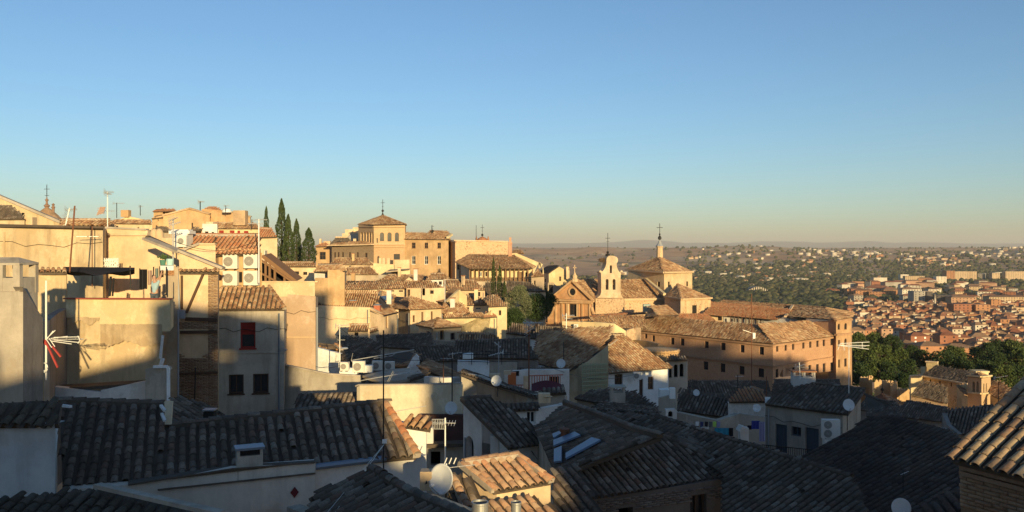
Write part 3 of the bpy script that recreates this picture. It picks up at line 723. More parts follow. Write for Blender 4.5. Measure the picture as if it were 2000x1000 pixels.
mb = MB(); mb.lathe(c + V((0, 0, 2.0)), [(.28, -2), (.28, .1), (.42, .2), (.42, .35), (.2, .5), (.12, .9), (.24, 1.05), (.24, 1.2), (.08, 1.35), (.06, 1.6)], 10)
mb.lathe(c + V((.95, 0, 1.2)), [(.2, 0), (.2, .7), (.3, .8), (.12, 1.1), (.25, 1.25), (0.05, 1.45)], 8); t.part('finial', mb, flat('finial_brick', (.25, .15, .10)))
mb = MB(); q = c + V((0, 0, 3.4)); mb.bar(q, q + V((0, 0, 2.0)), .07); mb.bar(q + V((-.42, 0, 1.35)), q + V((.42, 0, 1.35)), .06); mb.bar(q + V((-.3, 0, .4)), q + V((.3, 0, .4)), .16, .05); t.part('cross', mb, IRON)
t = Thing('ribbed_roof_shed', 'low shed with pale ribbed roof above the terrace back wall', 'shed', P(170, 445, 66))
slope(t, P(116, 443, 66), P(226, 443, 66), [(214, 429), (117, 429)], 20, 'mid', TL, sp=.3, caps='2')
t, _ = house('white_gable_house', 'white house with low gables on the left skyline', (213, 436, 130), (296, 437, 130), [(292, 430), (222, 430)], 18, -6, CREAM, [(226, 441, 231, 446, 'dark'), (268, 444, 272, 447, 'dark')], 'far')
wall(t, [P(214, 437, 133), P(249, 422, 133), P(296, 432, 133)], -4, YELL); mb = MB(); mb.box(P(246, 424, 133), 1.2, 1, 1.1); t.part('chimney', mb, OCH)
t = Thing('ochre_stepped_building', 'large ochre building with stepped gables on the left skyline', 'building', P(400, 460, 168))
wall(t, [P(297, 425, 168), P(322, 420, 168), P(343, 416, 170)], -8, OCH, [(304, 440, 307, 444, 'dark'), (308, 428, 309.5, 432, 'dark')])
wall(t, [P(300, 412, 172), P(318, 411, 172), P(320, 413, 176)], -6, OCH); wall(t, [P(318, 412, 173), P(342, 410, 173)], -6, OCH, [(319, 411.8, 322, 419, 'dark')])
slope(t, P(298, 413, 171.5), P(343, 412, 171.5), [(338, 408), (305, 408)], 18, 'far', TR); slope(t, P(296, 427, 167.5), P(325, 424, 167.5), [(336, 416), (304, 421)], 18, 'far', TL)
wall(t, [P(319, 421, 166), P(345, 414, 166), P(371, 407.5, 166), P(410, 418, 166), P(412, 419, 172)], -8, OCH, [(374, 435, 377, 447, 'dark')])
mb = MB(); mb.bar(P(319, 420.5, 166), P(371, 407, 166), .8, .3); mb.bar(P(371, 407, 166), P(411, 418, 166), .8, .3); t.part('coping', mb, TL)
wall(t, [P(394, 408, 170), P(434, 411, 170), P(452, 413.5, 170), P(489, 423, 170), P(490, 424, 176)], -8, OCH)
mb = MB(); mb.bar(P(434, 411, 170), P(452, 413, 170), .6, .25); mb.bar(P(452, 413, 170), P(491, 423, 170), .6, .25); t.part('coping', mb, MORT)
slope(t, P(393, 412, 170), P(436, 412, 170), [(420, 403.5), (406, 404)], 24, 'far', TR)
mb = MB(); mb.lathe(P(443, 415, 168), [(.9, 0), (.9, .3), (.6, .7), (0, .9)], 10); t.part('water_tank', mb, WP)
for px, py in ((333, 421), (345, 423), (362, 425), (340, 428), (385, 420), (398, 425)):
    pass
t, _ = house('brown_lean_to', 'low brown tiled lean-to in front of the ochre stepped building', (289, 452, 100), (337, 452, 100), [(325, 444), (306, 444)], 24, -6, TAN, [], 'mid', TD)
mb = MB()
t = Thing('round_chimney_pair', 'two rounded plaster chimney cowls beside the sunlit wall', 'chimney', P(303, 468, 60))
for px in (301, 311): mb.lathe(P(px, 470, 60), [(.3, 0), (.3, .55), (.22, .75), (.1, .85), (0, .87)], 10)
t.part('cowl', mb, CREAM, smooth=True); mb = MB(); mb.box(P(312, 474, 59), .8, .5, .35); mb.box(P(332, 482, 58), .9, .5, .6); t.part('plinth', mb, CREAM)
t = Thing('yellow_row_house', 'yellow house with four small red windows under a long tile roof', 'house', P(465, 458, 120))
a, b = P(424, 446, 120), P(507, 446, 120)
slope(t, a, b, [(500, 437), (416, 434)], 22, 'far', TL, caps='2')
wall(t, [a, b], -6, YELL, [(427.5, 450, 437, 456, 'red shut'), (448.5, 450, 458, 456.5, 'red shut'), (463.5, 450.5, 469, 456, 'red shut'), (476, 451, 485, 457, 'red shut')], .25)
mb = MB(); mb.box(P(470, 440, 121), 1.7, 1.4, 1.2 + .9); t.part('chimney', mb, TL)
wall(t, [P(395, 437, 116), P(424, 437, 116), P(425, 437, 121)], -6, WHITE, [(400, 452, 407, 458, 'dark'), (413, 453, 418, 458, 'dark')]); wall(t, [P(402, 433, 117), P(416, 433, 117)], -2, CREAM)
slope(t, P(372, 450, 112), P(395, 450, 112), [(392, 446), (374, 446)], 22, 'far', TD); wall(t, [P(374, 451, 112.2), P(393, 451, 112.2)], -6, DARK)
t = Thing('slanted_gable_wall', 'plain sunlit gable wall sloping down beside the terracotta roof', 'wall', P(390, 520, 43.5))
wall(t, [P(358, 492, 43.2), P(391, 478.5, 43.2), P(421, 478.5, 43.2), P(421, 484, 43.2)][0:3], -6, CREAM); coping(t, [P(358, 491, 43.2), P(391, 478, 43.2)], MORT, .4, .12); coping(t, [P(391, 478, 43.2), P(421, 478, 43.2)], CREAM, .3, .08)

# rough darker render left bare on the terrace house wall, standing a little proud
t = [o for o in bpy.data.objects if o.name == 'terrace_house'][0]
class _T(Thing):
    def __init__(s, o): s.o = o; s.base = o.location.copy()
tt = _T(t); rr = random.Random(6)
def rough(x0, x1, y0, y1, Y, mat, seed):
    rr = random.Random(seed); top = [(x0 + (x1 - x0) * k / 40, y0 + rr.uniform(-.5, .8)) for k in range(41)]; bot = [(x0 + (x1 - x0) * k / 40, y1 + 5 * math.sin(k * .23 + seed) + rr.uniform(-2.2, 2.2)) for k in range(41)]
    mb = MB()
    for k in range(40): mb.poly([P(*top[k], Y), P(*top[k + 1], Y), P(*bot[k + 1], Y), P(*bot[k], Y)])
    tt.part('rough_render', mb, mat)
rough(196, 317, 633, 672, 35.98, plaster('rough_brown_render', (.47, .35, .21), .9, 3), 1); rough(140, 194, 619, 630, 36.3, plaster('rough_brown_render', (.40, .30, .19), .9, 3), 2)
# ================================================================ CENTRE SKYLINE: tower, long wing, gallery house
def finial(t, c, h0=.6, cross=3.0, w=.9, r=.07, mat=IRON, ball=.3):
    mb = MB(); mb.lathe(c, [(.35, 0), (.28, h0 * .4), (.1, h0), (.1, h0 + .2), (ball, h0 + .35), (ball, h0 + .6), (.08, h0 + .85)], 10); t.part('finial', mb, mat)
    q = c + V((0, 0, h0 + .8)); mb = MB(); mb.bar(q, q + V((0, 0, cross)), r * 1.2); mb.bar(q + V((-w / 2, 0, cross * .68)), q + V((w / 2, 0, cross * .68)), r * 1.1)
    mb.bar(q + V((-w * .2, 0, cross * .3)), q + V((w * .2, 0, cross * .3)), r * 2.4, r); t.part('cross', mb, mat)
t = Thing('mirador_tower', 'brick tower with arched openings and a low pyramid roof crowned by a cross', 'tower', P(747, 536, 210))
A, B, C_ = P(700, 438, 219), P(730, 438.5, 210), P(791, 437.5, 212)
wall(t, [A, B, C_, P(793, 437.5, 224)], P(0, 477, 210).z, TOWB,
     [(x - 1.9, 453, x + 1.9, 476, 'arch void') for x in (706, 711.5, 717, 722.5, 727.3)] + [(742, 454, 750, 471, 'arch dark'), (756.8, 454, 764.6, 471.5, 'arch dark'), (771.2, 454, 779, 471.5, 'arch dark'), (735.5, 465, 738, 474, 'dark')], 0, thick=.5)
wall(t, [P(700, 478, 219.2), P(730, 478, 209.9), P(791, 478, 211.9), P(793, 478, 224)], -12, FACB,
     [(769, 496, 781, 507, 'dark'), (737, 500, 741, 516, 'arch dark'), (762, 508, 768, 516, 'dark')], 0)
mb = MB()
for z_, w_ in ((477, .3), (482, .12), (443, .15)):
    for a_, b_ in ((P(700, z_, 219), P(730, z_, 209.6)), (P(730, z_, 209.6), P(791, z_, 211.6))): mb.bar(a_, b_, .5, w_)
t.part('cornice', mb, TOWB)
ap = P(747.5, 420, 217); a, b, c, d = P(698, 438, 220), P(730, 438.5, 208.8), P(793, 437.5, 211), V((P(794, 0, 226).x, 226, P(0, 438, 212).z))
slope(t, a, b, [ap], 22, 'far', TL, caps='1'); slope(t, b, c, [ap], 22, 'far', TL, caps='1'); slope(t, c, d, [ap], 22, 'far', TL)
finial(t, ap - V((0, 0, .2)), .8, 2.6, 1.0, .09)
t = Thing('dark_stone_wing', 'dark stone wing with a row of narrow windows under a pale eave', 'building', P(690, 510, 212))
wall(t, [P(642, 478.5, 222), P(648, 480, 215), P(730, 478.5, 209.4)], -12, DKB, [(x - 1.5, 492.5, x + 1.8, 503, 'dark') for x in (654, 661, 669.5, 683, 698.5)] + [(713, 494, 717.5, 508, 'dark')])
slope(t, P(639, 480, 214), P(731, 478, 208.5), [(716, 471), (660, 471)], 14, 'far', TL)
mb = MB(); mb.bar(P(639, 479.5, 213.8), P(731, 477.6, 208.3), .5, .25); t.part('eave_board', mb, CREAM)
t = Thing('stepped_parapet_building', 'cream building with stepped white parapets left of the brick tower', 'building', P(660, 480, 224))
wall(t, [P(617, 481, 220), P(644, 480, 219)], -12, OCH, [(624, 492, 636, 507, 'brown')])
slope(t, P(615, 481.5, 219), P(646, 480.5, 218), [(636, 474), (625, 475)], 20, 'far', TR)
slope(t, P(644, 477, 224), P(689, 477, 222), [(680, 465), (655, 465)], 20, 'far', TD, caps='2')
for x0, x1, y, Y in ((623, 632, 475, 226), (632, 645, 471, 228), (655, 668, 462, 230), (668, 688, 456, 232), (674, 690, 448, 234), (689, 702, 444, 236)):
    wall(t, [P(x0, y, Y), P(x1, y, Y), P(x1 + 2, y, Y + 8)], -6, CREAM, name='parapet')
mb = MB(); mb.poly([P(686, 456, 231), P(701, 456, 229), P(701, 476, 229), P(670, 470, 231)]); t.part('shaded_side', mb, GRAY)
mb = MB(); mb.box(P(693, 476, 218), .7, .7, 1.3); mb.box(P(626, 476, 221), .5, .5, 1.3); t.part('chimney', mb, CREAM)
t = Thing('long_ochre_wing', 'long ochre wing with two rows of windows right of the brick tower', 'building', P(835, 536, 212))
a, b = P(790, 466.5, 212), P(877, 467.5, 208)
xs = [(804, 811.5), (829, 836), (854, 861)]
wall(t, [a, b, P(882, 466, 219)], -12, OCH, [(x0, 473.8, x1, 485, 'brown sill') for x0, x1 in xs] + [(x0, 500, x1, 516, 'white sill') for x0, x1 in xs] + [(853, 531, 860, 536, 'dark')], .2)
slope(t, P(789, 466.5, 211.6), P(878, 467.5, 207.5), [(876, 457), (789, 455)], 16, 'far', TL, caps='2'); slope(t, P(833, 457, 216), P(882, 459, 213), [(872, 451), (840, 451)], 16, 'far', TL)
mb = MB(); mb.bar(P(882, 458, 210), P(874, 464, 207.5), .6, .5); t.part('verge', mb, YELL)
finial(t, P(845, 456, 216), .1, 1.3, .7, .06)
t = Thing('old_stone_church', 'broad blank stone church block with a small brick lantern and cross', 'church', P(930, 543, 205))
wall(t, [P(876, 471, 214), P(889, 471, 205), P(992, 473, 208), P(994, 473, 222)], -14, RUB, [], 0)
coping(t, [P(876, 470.5, 214), P(889, 470.5, 204.8), P(992, 472.5, 207.8)], CREAM, .6, .25)
mb = MB(); mb.lathe(P(942, 473, 214), [(1.9, -1), (1.6, .4), (1.0, 1.0), (.2, 1.4)], 8)
for dx in (-1.5, 1.5): mb.lathe(P(942, 472, 214) + V((dx, 0, 0)), [(.15, 0), (.3, .6), (.02, 1.5)], 6)
t.part('lantern', mb, TR); finial(t, P(942, 465, 214), .3, 2.3, .9, .08)
t = Thing('brick_chimney_stack', 'slender brick chimney rising above the gallery house roof', 'chimney', P(996, 503, 160))
mb = MB(); mb.box(P(996.5, 503, 160), .68, .6, 3.0); mb.box(P(996.5, 473, 160), .42, .4, .9); mb.box(P(996.5, 476, 160), .8, .7, .12); t.part('stack', mb, plaster('stack_brick', (.50, .28, .18)))
t = Thing('gallery_house', 'long house with an open timber gallery under a broad tiled roof', 'house', P(975, 550, 152))
e0, e1 = P(889, 511.5, 158), P(917, 524.5, 149); e2 = P(1042, 524, 150)
r1 = P(917, 496, 161); r2 = P(1004, 498, 161)
slope(t, e0, e1, [r1], 22, 'far', TL); slope(t, e1, e2, [r2, r1], 22, 'far', TL, caps='1'); slope(t, e2, P(1046, 520, 162), [r2], 22, 'far', TL)
wall(t, [P(891, 513, 158), P(917, 524, 150)], -12, CREAM, [(892.5, 517, 900, 527, 'dark'), (895.5, 528, 900, 544, 'brown door')])
wall(t, [P(917, 525, 151.8), P(1040, 525, 152.6)], -12, YELL, [(936, 531, 941, 540, 'white'), (948, 531, 953, 540, 'dark'), (984, 529, 990, 546, 'brown door'), (1010, 531, 1020, 546, 'brown door'), (1026, 532, 1030, 540, 'dark'), (965, 530, 970, 540, 'dark')])
for i in range(15):
    x = 917.5 + i * 8.75; mb = MB(); mb.bar(P(x, 526, 149.9), P(x, 549, 149.9), .2); t.part('gallery_post', mb, WOOD)
mb = MB()
for y in (543, 546.5, 549.5): mb.bar(P(917, y, 149.8), P(1041, y - .5, 150.8), .16)
t.part('gallery_rail', mb, WOOD)
wall(t, [P(916, 549.5, 149.7), P(1041, 550, 150.7), P(1043, 550, 158)], -14, TAN)
t = Thing('slanted_white_gable', 'cream building with a long slanting parapet behind the gallery house', 'building', P(1030, 525, 176))
wall(t, [P(999, 495, 176), P(1008, 494, 176), P(1060, 516, 176), P(1062, 530, 176)], -14, YELL, [(1052, 513, 1056, 524, 'dark')])
slope(t, P(998, 495.5, 178), P(1024, 495, 178), [(1017, 488), (1003, 488)], 18, 'far', TL)
t, pts = house('pyramid_roof_annex', 'small annex with pyramid tile roof right of the gallery house', (1038, 541, 148), (1063, 539, 148), [(1050, 527)], 28, -14, TAN, [(1043, 548, 1046, 556, 'dark')], 'far')
t = Thing('bright_gable_cottage', 'small cottage with a bright yellow gable and dark shaded side roof', 'house', P(1085, 570, 160))
a, m, b = P(1072, 533, 192), P(1091.5, 520.5, 192), P(1111, 531, 192)
wall(t, [a, m, b], -16, YELL, [(1089, 540, 1096, 549, 'brown')]); wall(t, [P(1052, 533, 202), a], -16, CREAM, [(1063, 545, 1066, 551, 'dark')])
slope(t, P(1051, 532, 203), P(1072, 533.5, 191.4), [P(1091.5, 520, 191.4), P(1068, 520, 203)], 25, 'far', TD); t.part('chimney', MB().box(P(1109, 545, 191), .7, .7, 2.8), CREAM)
wall(t, [P(1070, 552, 184), P(1082, 552, 184), P(1084, 556, 184), P(1094, 562, 184)], -16, TAN, [(1072, 556, 1080, 572, 'dark')])
# shadowed house between the cottage and the church
t, _ = house('shaded_lower_house', 'long house in shade behind the big round tree', (985, 567, 138), (1066, 569, 138), [(1032, 551), (990, 550)], 20, -24, TAN, [(1046, 574, 1055, 590, 'dark'), (1022, 577, 1029, 590, 'dark')], 'far', TD)
slope(t, P(935, 575, 134), P(1000, 580, 134), [(985, 552), (950, 552)], 22, 'far', TD)

# ================================================================ CHURCH
BM = CHP
t = Thing('baroque_church', 'orange brick church with pediment facade, tiled nave and pyramid roofed crossing', 'church', P(1200, 650, 175))
fa, fb = P(1084, 590, 178.5), P(1156, 590, 173.5)      # facade line, turned to the left
fw_ = lambda x, y: on_wall(fa, fb, x, y)
FBR = plaster('facade_brick', (.58, .33, .17), .25); fin = V((-(fb - fa).y, (fb - fa).x, 0)).normalized(); fout = -fin
wall(t, [fw_(1084, 588), fw_(1156, 588)], -26, FBR, [(1112.5, 594, 1126, 617.5, 'dark bars')], 0, thick=.7)
mb = MB(); mb.prism([fw_(1079, 583), fw_(1158.5, 586.5), fw_(1119.5, 549.5)], fin * .8); t.part('pediment', mb, FBR)
mb = MB()
for a_, b_ in (((1077, 583), (1119.5, 548)), ((1119.5, 548), (1161, 587.5)), ((1077, 585), (1161, 588.5)), ((1081, 590), (1158, 591.5))): mb.bar(fw_(*a_) + fout * .3, fw_(*b_) + fout * .3, .7, .35)
t.part('cornice', mb, plaster('facade_trim', (.62, .39, .21), .2))
for x in (1086, 1099, 1108, 1130.5, 1138, 1152.5):
    mb = MB(); p0, p1 = fw_(x - 1.5, 589), fw_(x + 1.5, 589); q = [p0, p1, p1 + fout * .25, p0 + fout * .25]; mb.hexa([V((p.x, p.y, -26)) for p in q], q); t.part('pilaster', mb, MATS['facade_trim'])
mb = MB()
for (a_, b_) in (((1110.5, 592.5), (1110.5, 619)), ((1128, 592.5), (1128, 619)), ((1109.5, 592), (1129, 592)), ((1109.5, 619), (1129, 619))): mb.bar(fw_(*a_) + fout * .1, fw_(*b_) + fout * .1, .3, .25)
t.part('window_surround', mb, TOWB)
c = fw_(1118.7, 570); mb = MB(); mb.lathe(c, [(1.05, 0), (1.05, .2), (.75, .2), (.7, .05)], 18, fout); ow = t.part('round_window', mb, MATS['facade_trim']); mb = MB(); mb.lathe(c, [(0, .06), (.72, .06)], 18, fout); t.part('pane', mb, GLASS, ow)
for sgn, pts_ in ((-1, [(1084, 597), (1082, 606), (1077, 616), (1069, 625), (1060, 630), (1051, 634), (1051, 700), (1084, 700)]), (1, [(1156, 600), (1158, 608), (1162, 618), (1167, 624), (1172, 629), (1178, 632), (1178, 700), (1156, 700)])):
    mb = MB(); mb.prism([fw_(*p) for p in pts_], fin * .6); t.part('volute', mb, FBR)
    mb = MB(); [mb.bar(fw_(*a_) + fout * .1, fw_(*b_) + fout * .1, .5, .3) for a_, b_ in zip(pts_[:6], pts_[1:6])]; t.part('volute_edge', mb, MATS['facade_trim'])
mb = MB(); ax = fw_(1122.5, 550); mb.lathe(ax, [(.75, 0), (.75, .5), (.5, .7), (.55, 1.2), (.3, 1.5), (.12, 1.9)], 8); mb.bar(ax + V((0, 0, 1.8)), ax + V((0, 0, 3.5)), .14); mb.bar(ax + V((-.35, 0, 2.9)), ax + V((.35, 0, 2.9)), .14); t.part('gable_cross', mb, TOWB)
# nave roof
nd_ = fin
rz = fw_(1119.5, 550); r_end = P(1262, 546, 193)
slope(t, P(1158, 587, 175), P(1298, 583.5, 181), [P(1262, 546, 191), P(1122, 549, 186)], 28, 'far', TL, caps='2')
nb0, nb1 = P(1157.6, 585.5, 175.5), P(1297, 583, 181.3)
wall(t, [nb0, nb1], -28, RUB, [(1181, 601, 1186, 612, 'dark')], .1)
mb = MB(); mb.bar(P(1158, 586.5, 175.2), P(1297, 584, 181), .5, .5); t.part('eave_cornice', mb, TOWB)
mb = MB(); mb.bar(P(1262, 545, 189), P(1298, 575, 178.5), .6, .5); t.part('gable_verge', mb, YELL)
slope(t, P(1120, 549, 176.4), P(1160, 588, 173.8), [P(1167, 582, 178), P(1150, 546, 188)], 20, 'far', TL)
# crossing
d0, d1, d2 = P(1227, 528, 196), P(1297, 532, 184), P(1352, 531, 192)
wall(t, [d0, d1, d2], -26, BM, [(1283.8, 550, 1289, 560, 'dark'), (1304.6, 550, 1308.4, 560, 'dark'), (1340.5, 549.5, 1344.3, 559.5, 'dark')], 0, thick=.6)
ap = P(1288.5, 501, 197); a, b, c = P(1221.5, 527, 197.5), P(1297, 532.3, 182.6), P(1353.8, 531, 191.5)
slope(t, a, b, [ap], 20, 'far', TL); slope(t, b, c, [ap], 20, 'far', TL, caps='2'); slope(t, c, P(1310, 524, 210), [ap], 20, 'far', TL)
for p_, q_ in ((b, ap), (a, ap)): ridge(t, p_, q_, 'far')
mb = MB(); mb.bar(a, b, .5, .35); mb.bar(b, c, .5, .35); t.part('cornice', mb, TOWB)
lc = ap - V((0, 0, .8)); mb = MB(); mb.lathe(lc, [(.95, 0), (.8, .4), (.72, 2.9), (.85, 3.0), (.85, 3.2)], 8); t.part('lantern', mb, TOWB)
mb = MB(); mb.lathe(lc + V((0, 0, 3.2)), [(1.0, 0), (.9, .15), (.5, .6), (.2, 1.3), (.2, 1.5)], 8); t.part('lantern_cap', mb, GRP)
mb = MB(); mb.lathe(lc + V((0, 0, 4.6)), [(.1, 0), (.42, .3), (.42, .7), (.1, 1.1), (.22, 1.35), (.06, 1.7)], 10); q = lc + V((0, 0, 6.2))
mb.bar(q, q + V((0, 0, 2.3)), .12); mb.bar(q + V((-.6, 0, 1.35)), q + V((.6, 0, 1.35)), .12)
for s_ in (-.6, .6): mb.lathe(q + V((s_, 0, 1.25)), [(0, 0), (.14, .1), (0, .2)], 6)
t.part('cross', mb, IRON)
# transept with lower hip roof
a, b, c, ap = P(1297.5, 579, 178), P(1331.6, 584.5, 170), P(1390.5, 582, 176), P(1323, 554, 183)
slope(t, a, b, [ap], 24, 'far', TL); slope(t, b, c, [ap], 24, 'far', TL); ridge(t, b, ap, 'far'); ridge(t, c, ap, 'far')
mb = MB(); mb.bar(a, b, .4, .3); mb.bar(b, c, .4, .3); t.part('cornice', mb, TOWB)
wall(t, [P(1298, 580, 178.6), P(1332, 586, 171), P(1385, 584, 176.4), P(1388, 583, 190)], -28, RUB, [(1352, 596, 1361, 614, 'dark bars')], 0, thick=.6)
for x in (1332, 1343, 1372, 1384):
    p_ = on_wall(P(1332, 586, 171), P(1385, 584, 176.4), x, 590); mb = MB(); mb.box(V((p_.x, p_.y - .1, -28)), .7, .5, p_.z + 28.4); t.part('quoin', mb, BM)
# low roofs at the foot of the nave
slope(t, P(1170, 641, 150), P(1262, 640, 152), [(1258, 615.5), (1150, 620)], 18, 'far', TL)
slope(t, P(1155, 618, 165), P(1262, 612.5, 170), [(1262, 609.5), (1158, 613.5)], 20, 'far', TR)
wall(t, [P(1241, 647, 149.6), P(1226, 647, 149.6)][::-1], -30, TAN)
mb = MB(); mb.box(P(1263, 609, 166), 1.4, 1.2, 1.5); t.part('roof_hut', mb, flat('pale_green_paint', (.35, .42, .36)))
a, b, c, ap = P(1257, 619.5, 158), P(1285, 616, 154), P(1326, 614.5, 158), P(1271, 600.5, 163); ap2 = P(1305, 597, 166)
slope(t, a, b, [ap], 24, 'far', TL); slope(t, b, c, [ap2, ap], 22, 'far', TL); mb = MB(); mb.bar(P(1262, 599.5, 164), P(1302, 596.8, 166), .5, .3); t.part('ridge_kerb', mb, CREAM)
# statue on the volute
st = Thing('stone_statue', 'pale stone statue standing on the left volute of the church', 'statue', fw_(1057, 632))
mb = MB(); c = fw_(1057, 633); mb.lathe(c, [(.75, 0), (.75, .4), (.55, .5), (.6, .9), (.5, 1.5), (.42, 2.0), (.2, 2.15), (.16, 2.3), (.3, 2.4), (.33, 2.65), (.22, 2.9), (0, 2.95)], 10); st.part('figure', mb, TOWB, smooth=True)
# belfry
t = Thing('bell_gable', 'pale bell gable with two bells and a small arched opening above', 'belfry', P(1192, 582, 168))
ba, bb = P(1174, 582, 175.5), P(1216, 582, 174.5)
out = [(1166, 582), (1217, 582), (1214, 577), (1212, 571), (1212, 540), (1212.5, 533.5), (1213.5, 533), (1213.5, 531), (1209.6, 531), (1207, 527), (1205.2, 522), (1204.2, 515), (1206.5, 511), (1207.2, 508.5), (1206.5, 505), (1204.5, 502), (1200, 500), (1194, 499.2), (1190, 499.5), (1187, 501.5), (1185, 504.5), (1184.5, 508), (1184.5, 514), (1183, 520), (1180.5, 525.5), (1177, 530), (1172.5, 531.2), (1172.5, 533), (1174, 533.5), (1174.4, 571), (1172, 577)]
W0 = lambda p: on_wall(ba, bb, *p)
binn = V((-(bb - ba).y, (bb - ba).x, 0)).normalized(); dirb = V((bb.x - ba.x, bb.y - ba.y, 0)).normalized()
def arch(x0, x1, y0, y1):
    r = (x1 - x0) / 2; return [(x0, y1), (x1, y1)] + [(x0 + r + r * math.cos(math.pi * j / 6), y0 + r - r * math.sin(math.pi * j / 6)) for j in range(7)]
holes = [arch(1191, 1195.2, 518, 533.6), arch(1183, 1188.6, 545, 566), arch(1196.5, 1202.2, 545, 566)]
o3 = [V((p[0], -p[1], 0)) for p in out]; h3 = [[V((p[0], -p[1], 0)) for p in reversed(h)] for h in holes]
tri = tessellate_polygon([o3] + h3); order = [V((p[0], p[1])) for p in out] + [V((p[0], p[1])) for h in holes for p in reversed(h)]
mb = MB(); TH = binn * 1.5 - dirb * .9
for f in tri:
    q = [W0(order[i]) for i in f]; mb.poly(q); mb.poly([p + TH for p in q][::-1])
n = len(out)
for k in range(n): a_, b_ = W0(out[k]), W0(out[(k + 1) % n]); mb.poly([a_, b_, b_ + TH, a_ + TH])
for h in holes:
    for k in range(len(h)): a_, b_ = W0(h[k]), W0(h[(k + 1) % len(h)]); mb.poly([a_, b_, b_ + TH, a_ + TH])
BP = plaster('belfry_plaster', (.68, .52, .34), .3)
t.part('gable_wall', mb, BP)
wall(t, [P(1163, 583, 174.6), P(1218, 583, 173.6), P(1220, 583, 178)], -28, RUB)
for x, y, s in ((1185.8, 549, 1), (1199.3, 549, 1), (1193, 521, .6)):
    mb = MB(); c = W0((x, y)) + TH * .5; mb.lathe(c, [(0, 0), (.18 * s, -.05), (.28 * s, -.4 * s), (.42 * s, -.8 * s), (.38 * s, -.8 * s), (0, -.5 * s)], 10); mb.bar(c + V((0, 0, .1)) - dirb * .35 * s, c + V((0, 0, .1)) + dirb * .35 * s, .16); mb.bar(c + V((0, 0, -.7 * s)), c + V((0, 0, -1.1 * s)), .08); t.part('bell', mb, flat('bronze', (.12, .08, .04), .5, .6))
mb = MB()
for x, y in ((1172.5, 532), (1213.5, 532)): mb.lathe(W0((x, y)), [(0, -.1), (.3, .1), (.3, .3), (0, .5)], 8)
t.part('ball', mb, BP)
q = W0((1190.5, 500)) + TH * .5; mb = MB(); mb.lathe(q, [(.5, 0), (.5, .3), (.15, .5), (.3, .8), (.05, 1.1)], 8); mb.bar(q + V((0, 0, .9)), q + V((0, 0, 4.8)), .1); mb.bar(q + V((-.5, 0, 3.7)), q + V((.5, 0, 3.7)), .09); mb.bar(q + V((-.3, 0, 3.0)), q + V((.3, 0, 3.0)), .16, .05); t.part('weather_vane', mb, IRON)
mb = MB(); rr = random.Random(5); c = W0((1180, 510)) + TH * .5
for i in range(90):
    a_ = rr.uniform(0, 6.3); r_ = rr.uniform(.2, .8); p = c + V((math.cos(a_) * r_, math.sin(a_) * r_ * .7, rr.uniform(-.1, .55))); d = V((rr.gauss(0, 1), rr.gauss(0, 1), rr.gauss(0, .4))).normalized() * .4; mb.bar(p - d, p + d, .05)
single('stork_nest', 'twiggy brown stork nest on the left shoulder of the bell gable', 'nest', mb, flat('twigs', (.16, .10, .06)), kind=None)

# ================================================================ CONVENT
t = Thing('brick_convent', 'long brick convent with two window rows, tiled hip roofs and a corner tower', 'convent', P(1509, 770, 141))
Ze = -16.2
a, b, c = E(1250, 645.6, Ze), E(1511, 671, Ze), E(1633, 655, Ze)
CA, CB, CC = a, b, c
slope(t, a, b, [(1481, 633.8), (1405, 629), (1300, 618), (1259, 617)], 23, 'far', TL); slope(t, b, c, [(1581, 626), (1481, 633.8)], 23, 'far', TL)
ptsl = face_pts(a, b, [(1481, 633.8), (1259, 617)], 23); ridge(t, b, ptsl[2], 'far')
def wall_wins(xs, kind): return [(x0, y0, x1, y1, kind) for x0, y0, x1, y1 in xs]
WL = [(1259, 652, 1264, 661), (1273.5, 655, 1279, 667), (1310, 659.5, 1317, 673), (1329, 661, 1336.5, 675), (1376, 666.5, 1384, 680), (1408, 669.6, 1417, 684), (1445.5, 673.7, 1454, 688.5), (1482.7, 677.5, 1492, 693),
      (1374, 706, 1383, 722), (1407, 710, 1416.5, 727), (1444, 715, 1454, 732), (1481, 719.5, 1492, 737)]
WR = [(x, 670 - (x - 1533) * .12 + 2, x + 4.6, 682 - (x - 1533) * .12 + 3) for x in (1516, 1532.5, 1547, 1567, 1580.5, 1594.5, 1607, 1622)] + [(x, 720 - (x - 1520) * .12, x + 5.5, 737 - (x - 1520) * .12) for x in (1515, 1529, 1547, 1560, 1579, 1594, 1607, 1622)]
wall(t, [a + V((0, 0, -.1)), b + V((0, 0, -.1)), c + V((0, 0, -.1))], -40, CONB, wall_wins(WL, 'dark plain') + wall_wins(WR, 'dark plain'), .35, thick=.6)
mb = MB(); 
i0 = V((a.x, a.y, 0)); 
for zz, w_ in ((Ze - .35, .3), (Ze - 3.9, .14)):
    mb.bar(V((a.x, a.y + .3, zz)), V((b.x, b.y + .1, zz)), .3, w_); mb.bar(V((b.x, b.y + .1, zz)), V((c.x, c.y + .3, zz)), .3, w_)
t.part('string_course', mb, plaster('convent_trim', (.44, .26, .15), .2))
